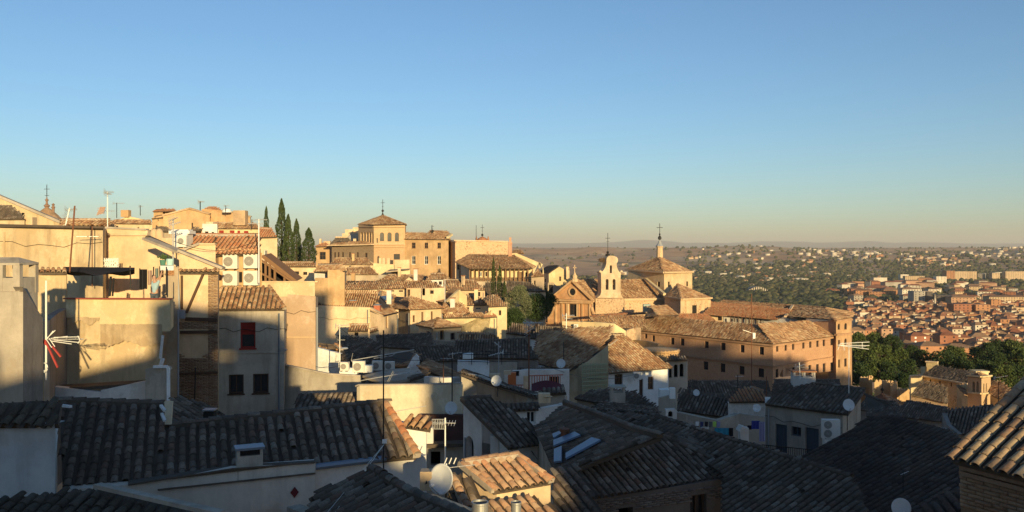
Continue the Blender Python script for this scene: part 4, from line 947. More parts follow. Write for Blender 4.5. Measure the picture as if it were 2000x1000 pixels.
# corner tower
Zt = -14.4; a, b, c = E(1634, 623, Zt), E(1663, 618.4, Zt), V((E(1663, 618.4, Zt).x + 3, E(1663, 618.4, Zt).y + 16, Zt))
a = P(1633, 623.8, 153.5); b = P(1662, 618.8, 157); c = P(1664, 618, 174)
wall(t, [a, b, c], -44, plaster('corner_tower_brick', (.50, .31, .17), .3), [(1636, 632, 1641, 644, 'arch dark plain'), (1649, 631, 1654.5, 643.6, 'arch dark plain'), (1637, 664, 1641, 677, 'dark plain'), (1649, 661, 1654, 675, 'arch dark plain'), (1637, 702, 1641, 718, 'dark plain'), (1649, 700, 1654, 716, 'dark plain')], 0, thick=.6)
mb = MB(); 
for y, w_ in ((654, .35), (626, .3)): mb.bar(P(1632, y, 153.3), P(1663, y - 2, 156.8), .6, w_)
t.part('cornice', mb, MATS['convent_trim'])
rr_ = P(1612, 600, 178)
slope(t, P(1632, 624.5, 153), P(1665, 619, 156.6), [rr_], 24, 'far', TL); slope(t, P(1665, 619, 156.6), P(1668, 610, 190), [rr_], 24, 'far', TL)
# north wing roof and wall
wall(t, [P(1571, 630, 160), P(1633, 624.5, 154)], -30, CONB, [], 0); 
slope(t, P(1536, 618, 166), P(1633.5, 624.3, 153.5), [P(1612, 600, 178), P(1548, 596, 190)], 22, 'far', TL, sp=.5, caps='2')
slope(t, P(1374, 612, 176), P(1516, 624.5, 167), [(1547, 608), (1538, 605), (1380, 596), (1376, 606)], 12, 'far', TR)
slope(t, P(1380, 603, 181), P(1538, 611, 174), [P(1548, 595.5, 188), P(1412, 588.5, 198)], 22, 'far', TL, caps='2')
mb = MB(); mb.bar(P(1534, 618, 165.5), P(1548, 596.5, 185), .5, .3); t.part('verge', mb, CREAM)
wall(t, [P(1384, 614, 177), P(1426, 618, 174), P(1494, 624, 170), P(1540, 622, 166), P(1575, 618, 165)], -24, WHITE, [(1403.5, 619, 1413, 629, 'dark'), (1427, 619.5, 1493, 633, 'void')], 0)
for i in range(10):
    x = 1427 + i * 7.4; mb = MB(); mb.bar(P(x, 618.5 + i * .6, 170.5), P(x, 634, 170.5), .18); t.part('gallery_post', mb, WOODD)
wall(t, [P(1536, 619, 168.5), P(1571, 630, 164)], -24, YELL); mb = MB(); mb.bar(P(1478, 637, 168), P(1512, 671, 154), .01); 
t = Thing('terracotta_roofed_link', 'low house with bright terracotta roof between church and convent', 'house', P(1340, 630, 165))
slope(t, P(1310, 629, 164), P(1403, 630, 166), [(1380, 612), (1330, 613)], 20, 'far', TR); slope(t, P(1372, 613, 172), P(1420, 618, 170), [(1400, 598), (1384, 602)], 20, 'far', TR)
wall(t, [P(1384, 613, 173), P(1412, 618, 172)], -24, CREAM, [(1402, 618, 1410, 626, 'dark')])
# ================================================================ SUNLIT VILLAGE ROOFS (centre left)
rnd = random.Random(21)
def tb(th, pts, zb, mat, wins=(), ins=0, thick=.3): return wall(th, pts, zb, mat, wins, ins, thick=thick)
# upper terraces under the tower
t = Thing('terrace_flats', 'yellow rooftop terrace with small chimneys under the brick tower', 'building', P(765, 545, 190))
tb(t, [P(722, 510, 190), P(730, 514, 190), P(771, 517, 190), P(771, 508, 190), P(800, 507, 190)][0:3], -14, YELL); tb(t, [P(771, 508, 189.5), P(800, 507, 189.5), P(801, 507, 196)], -14, CREAM)
for x in (743, 750, 759): mb = MB(); mb.box(P(x, 520, 191), .6, .6, 1.9); t.part('chimney', mb, CREAM)
mb = MB(); mb.prism([P(754, 530, 180), P(800, 525.5, 180), P(800, 524.5, 188), P(762, 526, 188)], (0, 0, -.25)); t.part('canopy', mb, TAN)
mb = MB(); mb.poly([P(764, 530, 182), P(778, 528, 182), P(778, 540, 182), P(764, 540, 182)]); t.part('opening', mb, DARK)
tb(t, [P(778, 528, 180), P(801, 526, 180), P(802, 526, 188)], -14, YELL); tb(t, [P(738, 536, 184), P(756, 537, 184), P(766, 540, 184)], -14, GRAY)
def H(name, label, a, b, rest, pitch, zb, wmat, wins=(), mode='far', tm=None, caps='2', extra=None):
    t, p = house(name, label, a, b, rest, pitch, zb, wmat, wins, mode, tm, caps=caps); return t
H('tiled_village_house', 'low tiled house directly under the dark stone wing', (644, 516.5, 170), (729, 517, 170), [(716, 504), (655, 503.5)], 20, -14, CREAM, [(682, 519, 686, 523, 'dark')])
H('tiled_village_house', 'low tiled house in front of the yellow terrace, second below the stone wing', (676, 536, 160), (739, 536, 160), [(722, 520), (678, 523)], 22, -14, TAN)
H('tiled_village_house', 'wide low roof just left of the small white gabled house', (740, 547, 150), (852, 546, 150), [(826, 537), (758, 536)], 16, -15, CREAM)
t = H('small_white_house', 'small white house with three dark windows and hip roof below the long ochre wing', (832, 545.5, 145), (878, 545, 145), [(868, 533.5), (843, 533.5)], 24, -15, WHITE, [(838, 549, 844, 555, 'dark'), (848, 550, 853, 556, 'dark'), (857, 549.5, 863, 556, 'dark')])
H('tiled_village_house', 'broad hip roofed cottage with wide windows in front of the gallery house', (866, 567, 126), (947, 566, 126), [(926, 547), (866, 546)], 22, -17, CREAM, [(915, 572, 931, 579, 'dark'), (933, 570, 938, 579, 'dark')])
t = Thing('small_gable', 'small cream gable between two tiled roofs', 'house', P(802, 548, 140)); tb(t, [P(789, 549, 138), P(801, 540, 138), P(813, 548, 138)], -15, CREAM); slope(t, P(801, 539.5, 137.6), P(813, 548, 137.6), [P(826, 548, 145), P(810, 540, 146)], 10, 'far', TL)
# D1 long roof
t = H('long_village_house', 'long cream house with a mottled roof across the middle of the sunlit village', (674, 564.5, 112), (799, 563, 112), [(800, 549), (792, 548.5), (676, 548)], 18, -17, CREAM, [(764, 567, 770, 569.5, 'dark'), (779, 567, 787, 570, 'dark'), (795, 566, 801, 582, 'brown')], 'far')
slope(t, P(799, 563, 112), P(868, 562.5, 112), [(838, 547), (800, 549)], 18, 'far', TL)
tb(t, [P(794, 563, 111), P(831, 563, 111), P(868, 562, 111), P(869, 562, 116)], -17, CREAM, [(795.5, 565, 801, 580, 'brown'), (825, 562.5, 831, 577, 'brown'), (840, 567, 847, 574, 'dark')])
# D2 hip house
t = Thing('corner_hip_house', 'pale corner house with hip roof, three narrow windows and a sunken roof terrace', 'house', P(800, 650, 90))
a, b, c = P(765, 602, 94), P(798.5, 604, 88), P(869, 601, 91); r0, r1 = P(752, 573, 104), P(800, 581.5, 98)
slope(t, a, b, [P(799, 581, 97), P(760, 577, 103)], 23, 'mid', TL); p_, _ = slope(t, b, c, [(858, 595), (799, 581)], 23, 'mid', TL, caps=''); slope(t, P(738, 598, 96), P(765, 602, 94), [P(770, 577, 101), P(738, 572, 106)], 22, 'mid', TL)
tb(t, [P(774, 603, 92.3), P(798.5, 605, 88.2), P(866.5, 601, 91), P(868, 601, 98)], -18, CREAM, [(806, 615.7, 810.4, 629.5, 'brown'), (823, 609, 827, 628.5, 'brown'), (841.4, 608, 845.3, 625.5, 'brown')], .25)
mb = MB(); mb.prism([P(740, 579, 99), P(750, 587, 96.5), P(768, 583, 98), P(764, 576, 101)], (0, 0, -.02)); t.part('roof_terrace', mb, SKYL)
mb = MB(); mb.bar(P(738, 578, 98.5), P(744, 572, 102), .15, .5); mb.bar(P(738, 578, 98.5), P(750, 588, 95.5), .15, .4); t.part('parapet', mb, TAN)
# D3 gable house with red chimneys
t = Thing('red_chimney_house', 'pale gable fronted house with red dormer chimneys across its roof', 'house', P(690, 660, 84))
slope(t, P(619, 595, 84), P(723, 600, 84), [(741, 583), (738, 573), (617, 572), (614, 580)], 20, 'mid', TL)
slope(t, P(700, 598, 84.5), P(752, 616, 82.5), [P(775, 610, 88), P(742, 578, 98), P(723, 575, 100)], 14, 'mid', TL)
tb(t, [P(618, 596.5, 83.6), P(723, 600.5, 83.6), P(751, 617.5, 82.5), P(776, 611, 87.5)], -18, CREAM, [(753.6, 618, 758.4, 641, 'brown'), (774, 640, 776, 650, 'dark')])
for x0, x1, y0, y1 in ((646, 658, 587, 597), (666, 680, 589, 598), (684, 697, 587, 598), (731, 743, 596, 607)):
    a_ = P((x0 + x1) / 2, y1 + 2, 85.2); mb = MB(); mb.box(a_, (x1 - x0) * 85 / F_, .8, (y1 - y0 + 2) * 85 / F_); ch = t.part('chimney', mb, REDC); mb = MB(); mb.box(a_ + V((0, 0, (y1 - y0 + 2) * 85 / F_)), (x1 - x0 + 1) * 85 / F_, .95, .08); t.part('chimney_cap', mb, ZINC, ch)
mb = MB(); mb.box(P(645, 578, 92), .6, .5, .6); t.part('chimney', mb, REDC)
mb = MB(); mb.bar(P(752, 616.5, 82), P(777, 610.5, 87), .12, .12); t.part('gutter', mb, DARK)
# lower lit bits
t = H('lean_to_with_window', 'little tiled lean-to with one barred window against the pale gable wall', (679, 645.5, 76), (718, 645.5, 76), [(721, 634), (686, 634)], 22, -18, CREAM, [(692.5, 649, 700, 656, 'dark bars')], 'mid')
H('lean_to_with_window', 'tiny half tiled lean-to in the shadow edge right of the barred window', (722, 649, 76), (739, 644, 76), [(736, 640), (722, 643)], 22, -18, GRAY, [], 'mid')
# right cluster
H('village_block', 'cream house with two small windows and steep roof behind the bell shaped cypress', (905, 596, 112), (955, 595, 112), [(932, 577.5), (886, 578), (872, 592)], 20, -19, CREAM, [(909, 600, 916, 607, 'brown'), (929, 601, 939, 604, 'white')])
t = Thing('gable_cottage_pair', 'pair of small tiled gables beside the thin roof mast', 'house', P(885, 590, 118))
slope(t, P(847, 588, 112), P(872, 590, 108), [P(898, 566, 118), P(886, 564, 122)], 16, 'mid', TL); tb(t, [P(872, 589, 108), P(897, 566, 112), P(912, 578, 112)], -18, YELL)
slope(t, P(840, 580, 116), P(860, 582, 116), [(858, 576), (848, 577)], 20, 'mid', TL)
t = H('round_tree_house', 'small lit house with a rounded hip roof left of the big round tree', (954, 599, 106), (990, 597, 106), [(976, 583), (962, 576), (944, 583)], 20, -20, YELL, [(974, 606, 979, 616, 'brown')], 'mid')
slope(t, P(941, 586, 112), P(976, 583, 112), [(972, 575.5), (952, 577)], 20, 'mid', TL)
t = Thing('windowed_row_house', 'long cream house with brown windows and stepped roofs above the shade line', 'house', P(915, 655, 94))
slope(t, P(860, 617, 93), P(900, 618.5, 92), [(900, 618), (918, 611), (901, 594), (866, 593)], 18, 'mid', TL)
slope(t, P(867, 620, 91.5), P(945, 618.5, 93), [(943, 611), (868, 613)], 16, 'mid', TL)
slope(t, P(944, 620, 93), P(971, 618, 94), [(960, 610), (950, 609)], 16, 'mid', TR)
tb(t, [P(866, 620, 92.3), P(971, 619, 94.2), P(973, 618, 99)], -20, YELL, [(899, 635, 904.5, 651, 'brown'), (920, 634.5, 926, 652, 'brown'), (946, 633, 953, 652.5, 'brown'), (959, 606, 962, 615, 'brown')], .1)
tb(t, [P(867, 612, 92.8), P(884, 609.5, 92.8)], -19, YELL)
# pavilion half in shade
t = Thing('shaded_pavilion', 'small pavilion with pyramid roof half in shade above the dark roofs', 'pavilion', P(857, 665, 78))
a, b, c, ap = P(812, 634, 80), P(846, 640, 76), P(902, 637.5, 80), P(857, 620.8, 84)
slope(t, a, b, [ap], 24, 'mid', TL); slope(t, b, c, [ap], 24, 'mid', TL, caps='2'); slope(t, c, P(880, 630, 88), [ap], 24, 'mid', TL)
tb(t, [P(818, 637, 80), P(846, 642, 76.6), P(900, 639, 80.4)], -20, TAN, [(832, 647, 840, 664, 'dark'), (859, 645, 868, 664, 'wood'), (880, 650, 889, 664, 'dark'), (852, 648, 857, 663, 'white')])
tb(t, [P(838, 664, 75), P(895, 668, 75), P(897, 668, 80)], -20, GRAY)
H('ribbed_long_roof', 'long low ribbed roof under the windowed cream row house', (893, 672, 72), (985, 674, 72), [(965, 652), (897, 651)], 18, -20, GRAY, [], 'mid', TL)
H('lit_wall_lean_to', 'bright cream wall fragment with tile edge right of the plain plaster block', (614, 676, 55), (666, 690, 55), [(668, 682), (655, 672), (614, 668)], 15, -12, DARK, [], 'mid')
t = Thing('bright_white_wall', 'brilliant white sunlit wall right of the plain plaster block', 'wall', P(640, 730, 54)); tb(t, [P(615, 678, 54.5), P(665, 691, 54), P(667, 691, 60)], -12, WW)

# ================================================================ SHADED ROOFS, middle distance
rnd = random.Random(33)
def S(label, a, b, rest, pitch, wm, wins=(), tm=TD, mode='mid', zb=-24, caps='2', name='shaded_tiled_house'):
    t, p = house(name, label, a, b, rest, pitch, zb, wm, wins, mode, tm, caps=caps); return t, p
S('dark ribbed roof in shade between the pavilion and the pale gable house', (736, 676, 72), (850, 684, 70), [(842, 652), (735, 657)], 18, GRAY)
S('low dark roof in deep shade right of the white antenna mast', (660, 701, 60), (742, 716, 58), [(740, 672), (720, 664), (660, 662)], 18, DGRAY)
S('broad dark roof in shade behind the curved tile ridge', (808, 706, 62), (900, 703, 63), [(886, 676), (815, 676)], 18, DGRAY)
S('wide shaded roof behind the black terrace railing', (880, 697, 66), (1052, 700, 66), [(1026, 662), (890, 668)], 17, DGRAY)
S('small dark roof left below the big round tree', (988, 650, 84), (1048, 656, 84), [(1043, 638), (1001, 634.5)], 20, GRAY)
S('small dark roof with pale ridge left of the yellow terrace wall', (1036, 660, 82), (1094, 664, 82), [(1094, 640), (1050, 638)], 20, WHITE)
t = Thing('curved_ridge_house', 'white gable end catching light under a curved ridge of tiles', 'house', P(812, 715, 57))
slope(t, P(742, 717, 57), P(801, 715, 55), [(818, 694), (800, 686), (755, 690)], 18, 'mid', TL)
tb(t, [P(795, 718, 54.5), P(806, 698, 54.5), P(813, 692.5, 54.5), P(818, 698, 54.5), P(820, 706, 55)], -14, WW)
t = Thing('long_round_ridge_roof', 'long narrow roof with a rounded tile back catching one patch of light', 'roof', P(850, 740, 52))
slope(t, P(817, 716, 52), P(890, 747, 48), [P(898, 731, 52), P(833, 703, 57)], 10, 'mid', TL); tb(t, [P(818, 718, 52.2), P(889, 748, 48.4), P(900, 740, 50)], -14, GRAY)
t = Thing('sloped_slab_roof', 'smooth grey sloping slab roof shaped like an upturned boat in front of the air conditioners', 'roof', P(760, 745, 47))
mb = MB(); mb.prism([P(708, 733, 46), P(742, 746, 44.5), P(800, 741, 45), P(824, 728, 47), P(815, 717, 51), P(760, 721, 51)], (0, 0, -.14)); t.part('slab', mb, GRAY)
slope(t, P(800, 741, 44.6), P(836, 731, 46.5), [P(836, 723, 49), P(815, 722, 49)], 12, 'mid', TD)
tb(t, [P(745, 748, 44.8), P(800, 744, 45.2), P(834, 738, 46)], -13, GRAY)
tb(t, [P(828, 736, 45), P(868, 738, 44.6), P(899, 737, 45), P(903, 740, 48)], -13, WHITE, [(856, 745, 862, 754, 'void')])
G3 = None
ac(700.5, 716.5, 50, .72, .66, 'leftmost shaded air conditioner with a clear round fan behind the slab roof', fans=1)
ac(736, 714.5, 51, .6, .56, 'second shaded air conditioner behind the slab roof, between two others')
ac(760.5, 715, 51.5, .58, .5, 'third shaded air conditioner, half hidden by the grey slab roof')
ac(672.5, 716, 49.5, .5, .5, 'small air conditioner beside the white wall and the antenna mast')
mb = MB(); mb.box(P(718, 727, 50.3), .62, .4, .42); single('white_duct_box', 'low white box between two shaded air conditioners', 'box', mb, WP)
mb = MB(); mb.box(P(682, 733, 50.3), 1.0, .5, .45); single('white_duct_box', 'pale low box left of the leftmost clear fan', 'box', mb, WP)
mb = MB(); mb.bar(P(690, 745, 43), P(704, 733, 43.2), .03); 
t = Thing('fallen_aerial', 'long thin aerial boom lying across the grey slab roof', 'antenna', P(760, 745, 43.5))
mb = MB(); mb.tube([P(676, 749, 43.4), P(734, 738, 43.3), P(801, 727, 43.2)], .02); 
t.part('boom', mb, ALU); 
for a_, b_ in (((675, 760), (695, 733)), ((755, 748), (768, 724)), ((757, 750), (770, 726)), ((793, 738), (803, 719))): mb = MB(); mb.tube([P(a_[0], a_[1], 43.3), P(b_[0], b_[1], 43.3)], .014); t.part('rod', mb, ALU)
t = Thing('crossing_aerial', 'long aerial boom slanting up over the air conditioners', 'antenna', P(740, 700, 49))
mb = MB(); mb.tube([P(686, 704, 48), P(809, 683, 48)], .025); mb.tube([P(730, 700, 48), P(765, 695, 48), P(775, 688, 48)], .015); mb.tube([P(692, 712, 48), P(686, 704, 48), P(689, 690, 48)], .015); t.part('boom', mb, ALU)
# white roof terrace with black railing
t = Thing('white_roof_terrace', 'white walled roof terrace with thin black railing in the shade', 'terrace', P(925, 720, 56))
tb(t, [P(893, 704, 56), P(955, 706, 56), P(957, 706, 62)], -16, WW); tb(t, [P(955, 708, 58), P(1010, 706, 58)], -16, GRAY)
mb = MB()
for y in (689, 703): mb.tube([P(893, y + 2, 55.5), P(953, y + 4, 55.5), P(1010, y + 3, 57)], .025)
for x in (893, 921, 952, 980): mb.tube([P(x, 690, 55.5), P(x, 712, 55.5)], .02)
mb.tube([P(893, 691, 55.5), P(940, 686, 60), P(1010, 690, 60)], .02); t.part('railing', mb, IRON)
mb = MB(); mb.box(P(914, 700, 58), .7, .5, .35); t.part('water_box', mb, WP)
# cream wall catching the light (697-836)
t = Thing('sunlit_yard_wall', 'tall cream yard wall half in bright sun and half in shade', 'wall', P(765, 850, 37))
tb(t, [P(697, 756, 37.2), P(703, 753, 37.1), P(800, 752, 36.8), P(838, 752, 36.7), P(901, 750, 36.4), P(905, 751, 42)], -12.5, plaster('yard_plaster', (.66, .55, .38), .5))
coping(t, [P(697, 755, 37.3), P(703, 752.5, 37.2), P(838, 751.5, 36.8), P(901, 749.5, 36.5)], MORT, .22, .06)
t = Thing('grey_wing_wall', 'grey shaded house wall with sloping top right of the sunlit yard wall', 'house', P(945, 790, 43))
tb(t, [P(901, 728, 43), P(932, 733, 43), P(975, 752, 42), P(1003, 762, 41.5), P(1050, 775, 40), P(1051, 790, 40)], -13, GRAY)
slope(t, P(901, 728.5, 42.8), P(975, 754, 41.6), [P(985, 748, 45), P(905, 722, 46)], 12, 'mid', TD)
slope(t, P(975, 754, 41.6), P(1050, 776, 39.8), [P(1058, 771, 43), P(985, 748, 45)], 12, 'mid', TD)
# red terrace
t = Thing('red_roof_terrace', 'small roof terrace with orange wall, red railings and a folded red awning', 'terrace', P(1030, 775, 46))
mb = MB(); mb.box(P(1000, 752, 47), .45, .4, .55 + .15); t.part('orange_wall', mb, flat('orange_paint', (.6, .16, .05)))
tb(t, [P(1022, 735, 46), P(1032, 735, 46), P(1033, 735, 46.6)], -13, CREAM); 
mb = MB()
for x in range(1034, 1096, 5): mb.tube([P(x, 734, 46.5), P(x, 760, 46)], .025)
mb.tube([P(1033, 734, 46.5), P(1100, 732, 46.5)], .03)
for x in range(988, 1022, 5): mb.tube([P(x, 752, 45.5), P(x, 764, 45)], .02)
mb.tube([P(985, 752, 45.5), P(1022, 752, 45.5)], .03); t.part('railing', mb, REDC)
mb = MB(); n = 10
for i in range(n):
    a0, a1 = i / n, (i + 1) / n; f = lambda k: (1038 + 58 * k, 750 - 7 * math.sin(math.pi * k))
    mb.poly([P(1038 + 58 * a0, 764, 44.6), P(1038 + 58 * a1, 764, 44.6), P(*f(a1), 46), P(*f(a0), 46)])
t.part('awning', mb, flat('dark_red_cloth', (.10, .014, .018))); 
tb(t, [P(985, 728, 49), P(1028, 722, 49), P(1112, 722, 49)], -16, WHITE, [(1001, 724, 1014, 735, 'dark'), (1072, 735, 1092, 762, 'dark')])
mb = MB(); mb.box(P(991, 731, 46), .4, .35, .2); mb.box(P(966, 738, 46), .6, .5, .22); t.part('vent', mb, CREAM)
t = Thing('low_tile_parapet', 'short tile topped parapet wall below the folded red awning', 'wall', P(1070, 790, 40))
slope(t, P(1050, 769, 40), P(1106, 766, 40), [(1100, 756), (1065, 758)], 20, 'mid', TD); tb(t, [P(1030, 772, 40.3), P(1103, 769, 40.3), P(1108, 775, 43)], -13, GRAY)
# centre house with the big half-lit roof (1050-1314)
t = Thing('broad_gable_house', 'broad house with a half lit ribbed roof and green lattice under its gable', 'house', P(1190, 780, 70))
a, b = P(1190, 728, 66), P(1314, 717, 67.8)
slope(t, a, b, [(1218, 653), (1196, 655), (1190, 672)], 19, 'mid', TL, caps='2')
a2, b2 = P(1046, 708, 70), P(1112, 722, 66); c2 = P(1190, 673, 69)
slope(t, P(1034, 706, 70), P(1112, 722.5, 66.5), [(1148, 704.5), (1190, 672.5), (1200, 654), (1073, 657), (1056, 660)], 17, 'mid', TL, caps='')
ridge(t, P(1190, 673, 68.5), P(1218, 653, 76), 'mid'); ridge(t, P(1073, 656, 80), P(1218, 652.5, 77), 'mid')
tb(t, [P(1112, 724, 67), P(1148, 706, 66.6), P(1188, 675, 66.4), P(1189.5, 729, 66.4)][0:3], -20, OLD)
tb(t, [P(1060, 716, 69), P(1112, 724, 67.2)], -20, GRAY, [(1097, 738, 1103, 768, 'dark')])
tb(t, [P(1188, 728, 66.6), P(1304, 718, 68.2), P(1306, 717, 76)], -20, WW, [(1200.5, 731, 1216, 754, 'wood bars'), (1248.5, 740, 1256, 774, 'dark door'), (1265.4, 735.5, 1276.4, 761, 'wood')])
mb = MB(); g = lambda x, y: P(x, y, 66.1)
for i in range(16): x = 1137.5 + i * 3.2; mb.bar(g(x, 709), g(x, 768), .05)
for j in range(8): y = 711 + j * 8; mb.bar(g(1137, y + 3), g(1186, y), .07)
t.part('lattice', mb, flat('pale_green_lattice', (.36, .36, .22)))
ac(1245, 734.5, 66, .62, .58, 'air conditioner on the white wall under the broad half lit roof')
mb = MB(); mb.box(P(1080, 652, 80), .5, .4, .8); 
t2 = Thing('yellow_terrace_wall', 'sunlit yellow terrace wall with climbing vines before the church facade', 'wall', P(1150, 655, 86))
tb(t2, [P(1098, 627.5, 88), P(1160, 629, 87), P(1200, 632, 86), P(1222, 646, 86), P(1224, 648, 90)], -20, YELL)
tb(t2, [P(1098, 650, 84), P(1160, 655, 83.5), P(1184, 656, 83.5)], -20, YELL)
mb = MB(); mb.bar(P(1098, 636, 87.6), P(1184, 645, 86.8), .1); mb.bar(P(1130, 648, 84), P(1182, 643, 86), .08); mb.bar(P(1098, 640, 85), P(1140, 650, 83), .1); t2.part('pergola', mb, WOOD)
mb = MB(); rr = random.Random(8)
for i in range(500):
    x = rr.uniform(1128, 1184); p = P(x, 648 - 4 * math.sin((x - 1128) / 56 * 3.14) + rr.gauss(0, 2.2), 84.5 + rr.uniform(-1, 1)); s = rr.uniform(.06, .14)
    d1, d2 = V((rr.gauss(0, 1), rr.gauss(0, 1), rr.gauss(0, 1))).normalized() * s, V((rr.gauss(0, 1), rr.gauss(0, 1), rr.gauss(0, 1))).normalized() * s; mb.poly([p, p + d1, p + d1 + d2, p + d2])
t2.part('vine_leaves', mb, LEAF1, kind='stuff'); ac(1125, 637.5, 87, .45, .45, 'small grey air conditioner on the yellow terrace wall')
# arcade turret
t = Thing('arcade_turret', 'round brick turret joined to a pale arcade with narrow arches', 'building', P(1310, 745, 74))
mb = MB(); c = P(1289, 745, 80); R = 1.75
mb.lathe(V((c.x, c.y, P(0, 682, 80).z)), [(0, .1), (R + .15, 0), (R + .15, -.1), (R, -.2), (R, -.9), (R - .2, -1.0), (R - .2, -9)], 20); t.part('turret', mb, OCH, smooth=False)
mb = MB()
for i in range(16):
    an = math.pi * (1 + i / 15); p = V((c.x + R * math.cos(an), c.y + R * math.sin(an), P(0, 688, 80).z)); mb.box(p, .12, .12, .35)
t.part('dentils', mb, OCH)
tb(t, [P(1303, 703, 75), P(1341, 703, 75), P(1343, 703, 82)], -20, plaster('arcade_plaster', (.5, .4, .3), .4), [(1306, 715, 1312, 738, 'arch void'), (1316.4, 712, 1323.6, 737, 'arch void'), (1327.5, 710.5, 1335, 736, 'arch void')])
slope(t, P(1302, 703, 74.5), P(1343, 703, 74.5), [(1338, 697), (1310, 693)], 14, 'mid', TD)
t = Thing('cluttered_wall_end', 'ruined sunlit plaster wall end with pots and debris below the convent eave', 'wall', P(1270, 690, 82))
tb(t, [P(1236, 664, 88), P(1262, 666, 86), P(1285, 672, 84), P(1300, 676, 84)], -18, OCH); tb(t, [P(1224, 645, 92), P(1241, 640, 93), P(1252, 640, 96)], -18, RUB)
# shaded roofs right of it
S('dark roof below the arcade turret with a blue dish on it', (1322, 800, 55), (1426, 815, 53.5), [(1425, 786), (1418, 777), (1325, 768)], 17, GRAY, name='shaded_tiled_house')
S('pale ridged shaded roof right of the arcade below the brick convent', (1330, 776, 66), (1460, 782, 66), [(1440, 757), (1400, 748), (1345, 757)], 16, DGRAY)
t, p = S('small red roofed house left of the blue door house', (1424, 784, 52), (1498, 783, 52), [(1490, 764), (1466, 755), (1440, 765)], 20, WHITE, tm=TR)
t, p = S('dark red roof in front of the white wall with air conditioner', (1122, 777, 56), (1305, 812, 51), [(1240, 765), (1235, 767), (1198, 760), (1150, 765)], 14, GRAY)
chimney(t, P(1206, 795, 51), .85, .8, 1.35, GRAY)
t = Thing('corner_shed', 'small grey render shed with arched opening at the end of the dark red roof', 'shed', P(1300, 820, 48))
tb(t, [P(1286, 778, 48.5), P(1310, 772, 48.5), P(1321, 770, 48.5), P(1322, 770, 52)], -16, GRAY); tb(t, [P(1300, 800, 46), P(1318, 799, 46), P(1326, 806, 46)], -16, WHITE, [(1305, 803, 1314, 815, 'arch void')])
mb = MB(); mb.box(P(1300, 775, 49), .75, .5, .45); mb.box(P(1313, 778, 48), .3, .3, .6); t.part('vent', mb, WP)
t = Thing('laundry_yard', 'long low shaded wall with bright clothes on a line', 'wall', P(1400, 830, 45))
tb(t, [P(1322, 805, 46), P(1402, 822, 44.5), P(1444, 808, 46), P(1494, 814, 46)], -17, GRAY)
cols = [flat('white_cloth', (.6, .6, .58)), flat('navy_cloth', (.04, .05, .12)), BLK, flat('dark_grey_cloth', (.1, .1, .1)), flat('lime_cloth', (.35, .55, .10)), flat('lilac_cloth', (.25, .24, .36))]
names = ['white sock on the clothes line, leftmost', 'navy garment on the clothes line beside the white sock', 'black garment in the middle of the clothes line', 'dark grey garment left of the lime green one', 'lime green garment on the clothes line', 'lilac cloth at the right end of the short line']
for i, x in enumerate((1362, 1371, 1380, 1388, 1396, 1404)):
    mb = MB(); w = 3.2; mb.prism([P(x - w, 833 + (i % 2) * 2, 43.6), P(x + w - 1, 834 - (i % 2), 43.6), P(x + w, 824, 43.6), P(x - w, 823.5, 43.6)], (0, .04, 0)); single('hanging_cloth', names[i], 'laundry', mb, cols[i])
for x0, x1, y0, y1, m, l in ((1370, 1384, 834, 843, cols[0], 'white towel below the dark clothes'), (1396, 1424, 836, 850, BLUEC, 'large teal towel hanging in the yard'), (1424, 1432, 836, 852, BLK, 'black cloth beside the teal towel'), (1460, 1468, 831, 839, BLK, 'black cloth beside the round vent chimney'), (1468, 1484, 822, 838, flat('royal_blue_cloth', (.03, .04, .2)), 'royal blue cloth beside the lilac sheet'), (1483, 1494, 824, 862, cols[5], 'long lilac sheet hanging against the house corner')):
    mb = MB(); n = 5
    for i in range(n):
        xa, xb = x0 + (x1 - x0) * i / n, x0 + (x1 - x0) * (i + 1) / n; mb.prism([P(xa, y1, 44 + .05 * (i % 2)), P(xb, y1, 44 + .05 * ((i + 1) % 2)), P(xb, y0, 44 + .05 * ((i + 1) % 2)), P(xa, y0, 44 + .05 * (i % 2))], (0, .03, 0))
    single('hanging_cloth', l, 'laundry', mb, m)
t = Thing('hooded_vent', 'whitewashed vent chimney with a tiled hood beside the hanging cloths', 'chimney', P(1452, 860, 42)); mb = MB(); mb.box(P(1452, 866, 42), .42, .42, .8); mb.prism([P(1443, 843, 41.7), P(1462, 843, 41.7), P(1458, 836, 41.7), P(1449, 833, 41.7)], (0, .6, 0)); t.part('stack', mb, WHITE)
# house with blue doors
t = Thing('blue_door_house', 'grey rendered house with two blue doors, ribbed roof and wide roof chimney', 'house', P(1590, 900, 48))
a, b = P(1494, 788, 48), P(1656, 808, 44.8); c = P(1690, 762, 49.5)
p_, rf = slope(t, a, b, [(1690, 761), (1592, 749), (1537, 746)], 18, 'mid', plaster and TD, caps='2', over=.15)
c = p_[2]
tb(t, [a + V((0, .2, -.12)), b + V((-.1, .2, -.12)), V((c.x - .1, c.y, c.z - .1))], -18, GRAY, [(1514, 829, 1537, 884, 'blue door'), (1545.5, 833.5, 1564.5, 852, 'blue'), (1573, 836, 1599, 892, 'blue door')], .15)
tb(t, [P(1494, 775, 48.6), P(1496, 792, 48.2)], -18, WHITE)
mb = MB()
for i in range(32): x = 1490 + i * 3.6; mb.bar(P(x, 869 + i * .35, 44), P(x, 890, 44), .025)
mb.bar(P(1488, 868.5, 44), P(1600, 880, 43.6), .04); t.part('railing', mb, IRON)
chimney(t, P(1568.5, 762, 49.5), 1.3, .5, 1.2, WHITE, capmat=TR)
ac(1624, 838.5, 44, .9, .98, 'tall two fan air conditioner on the grey wall of the blue door house', fans=2, ax=(1, -.08, 0)); ac(1622, 867, 44, .62, .48, 'small low air conditioner under the tall two fan unit', flip=True)
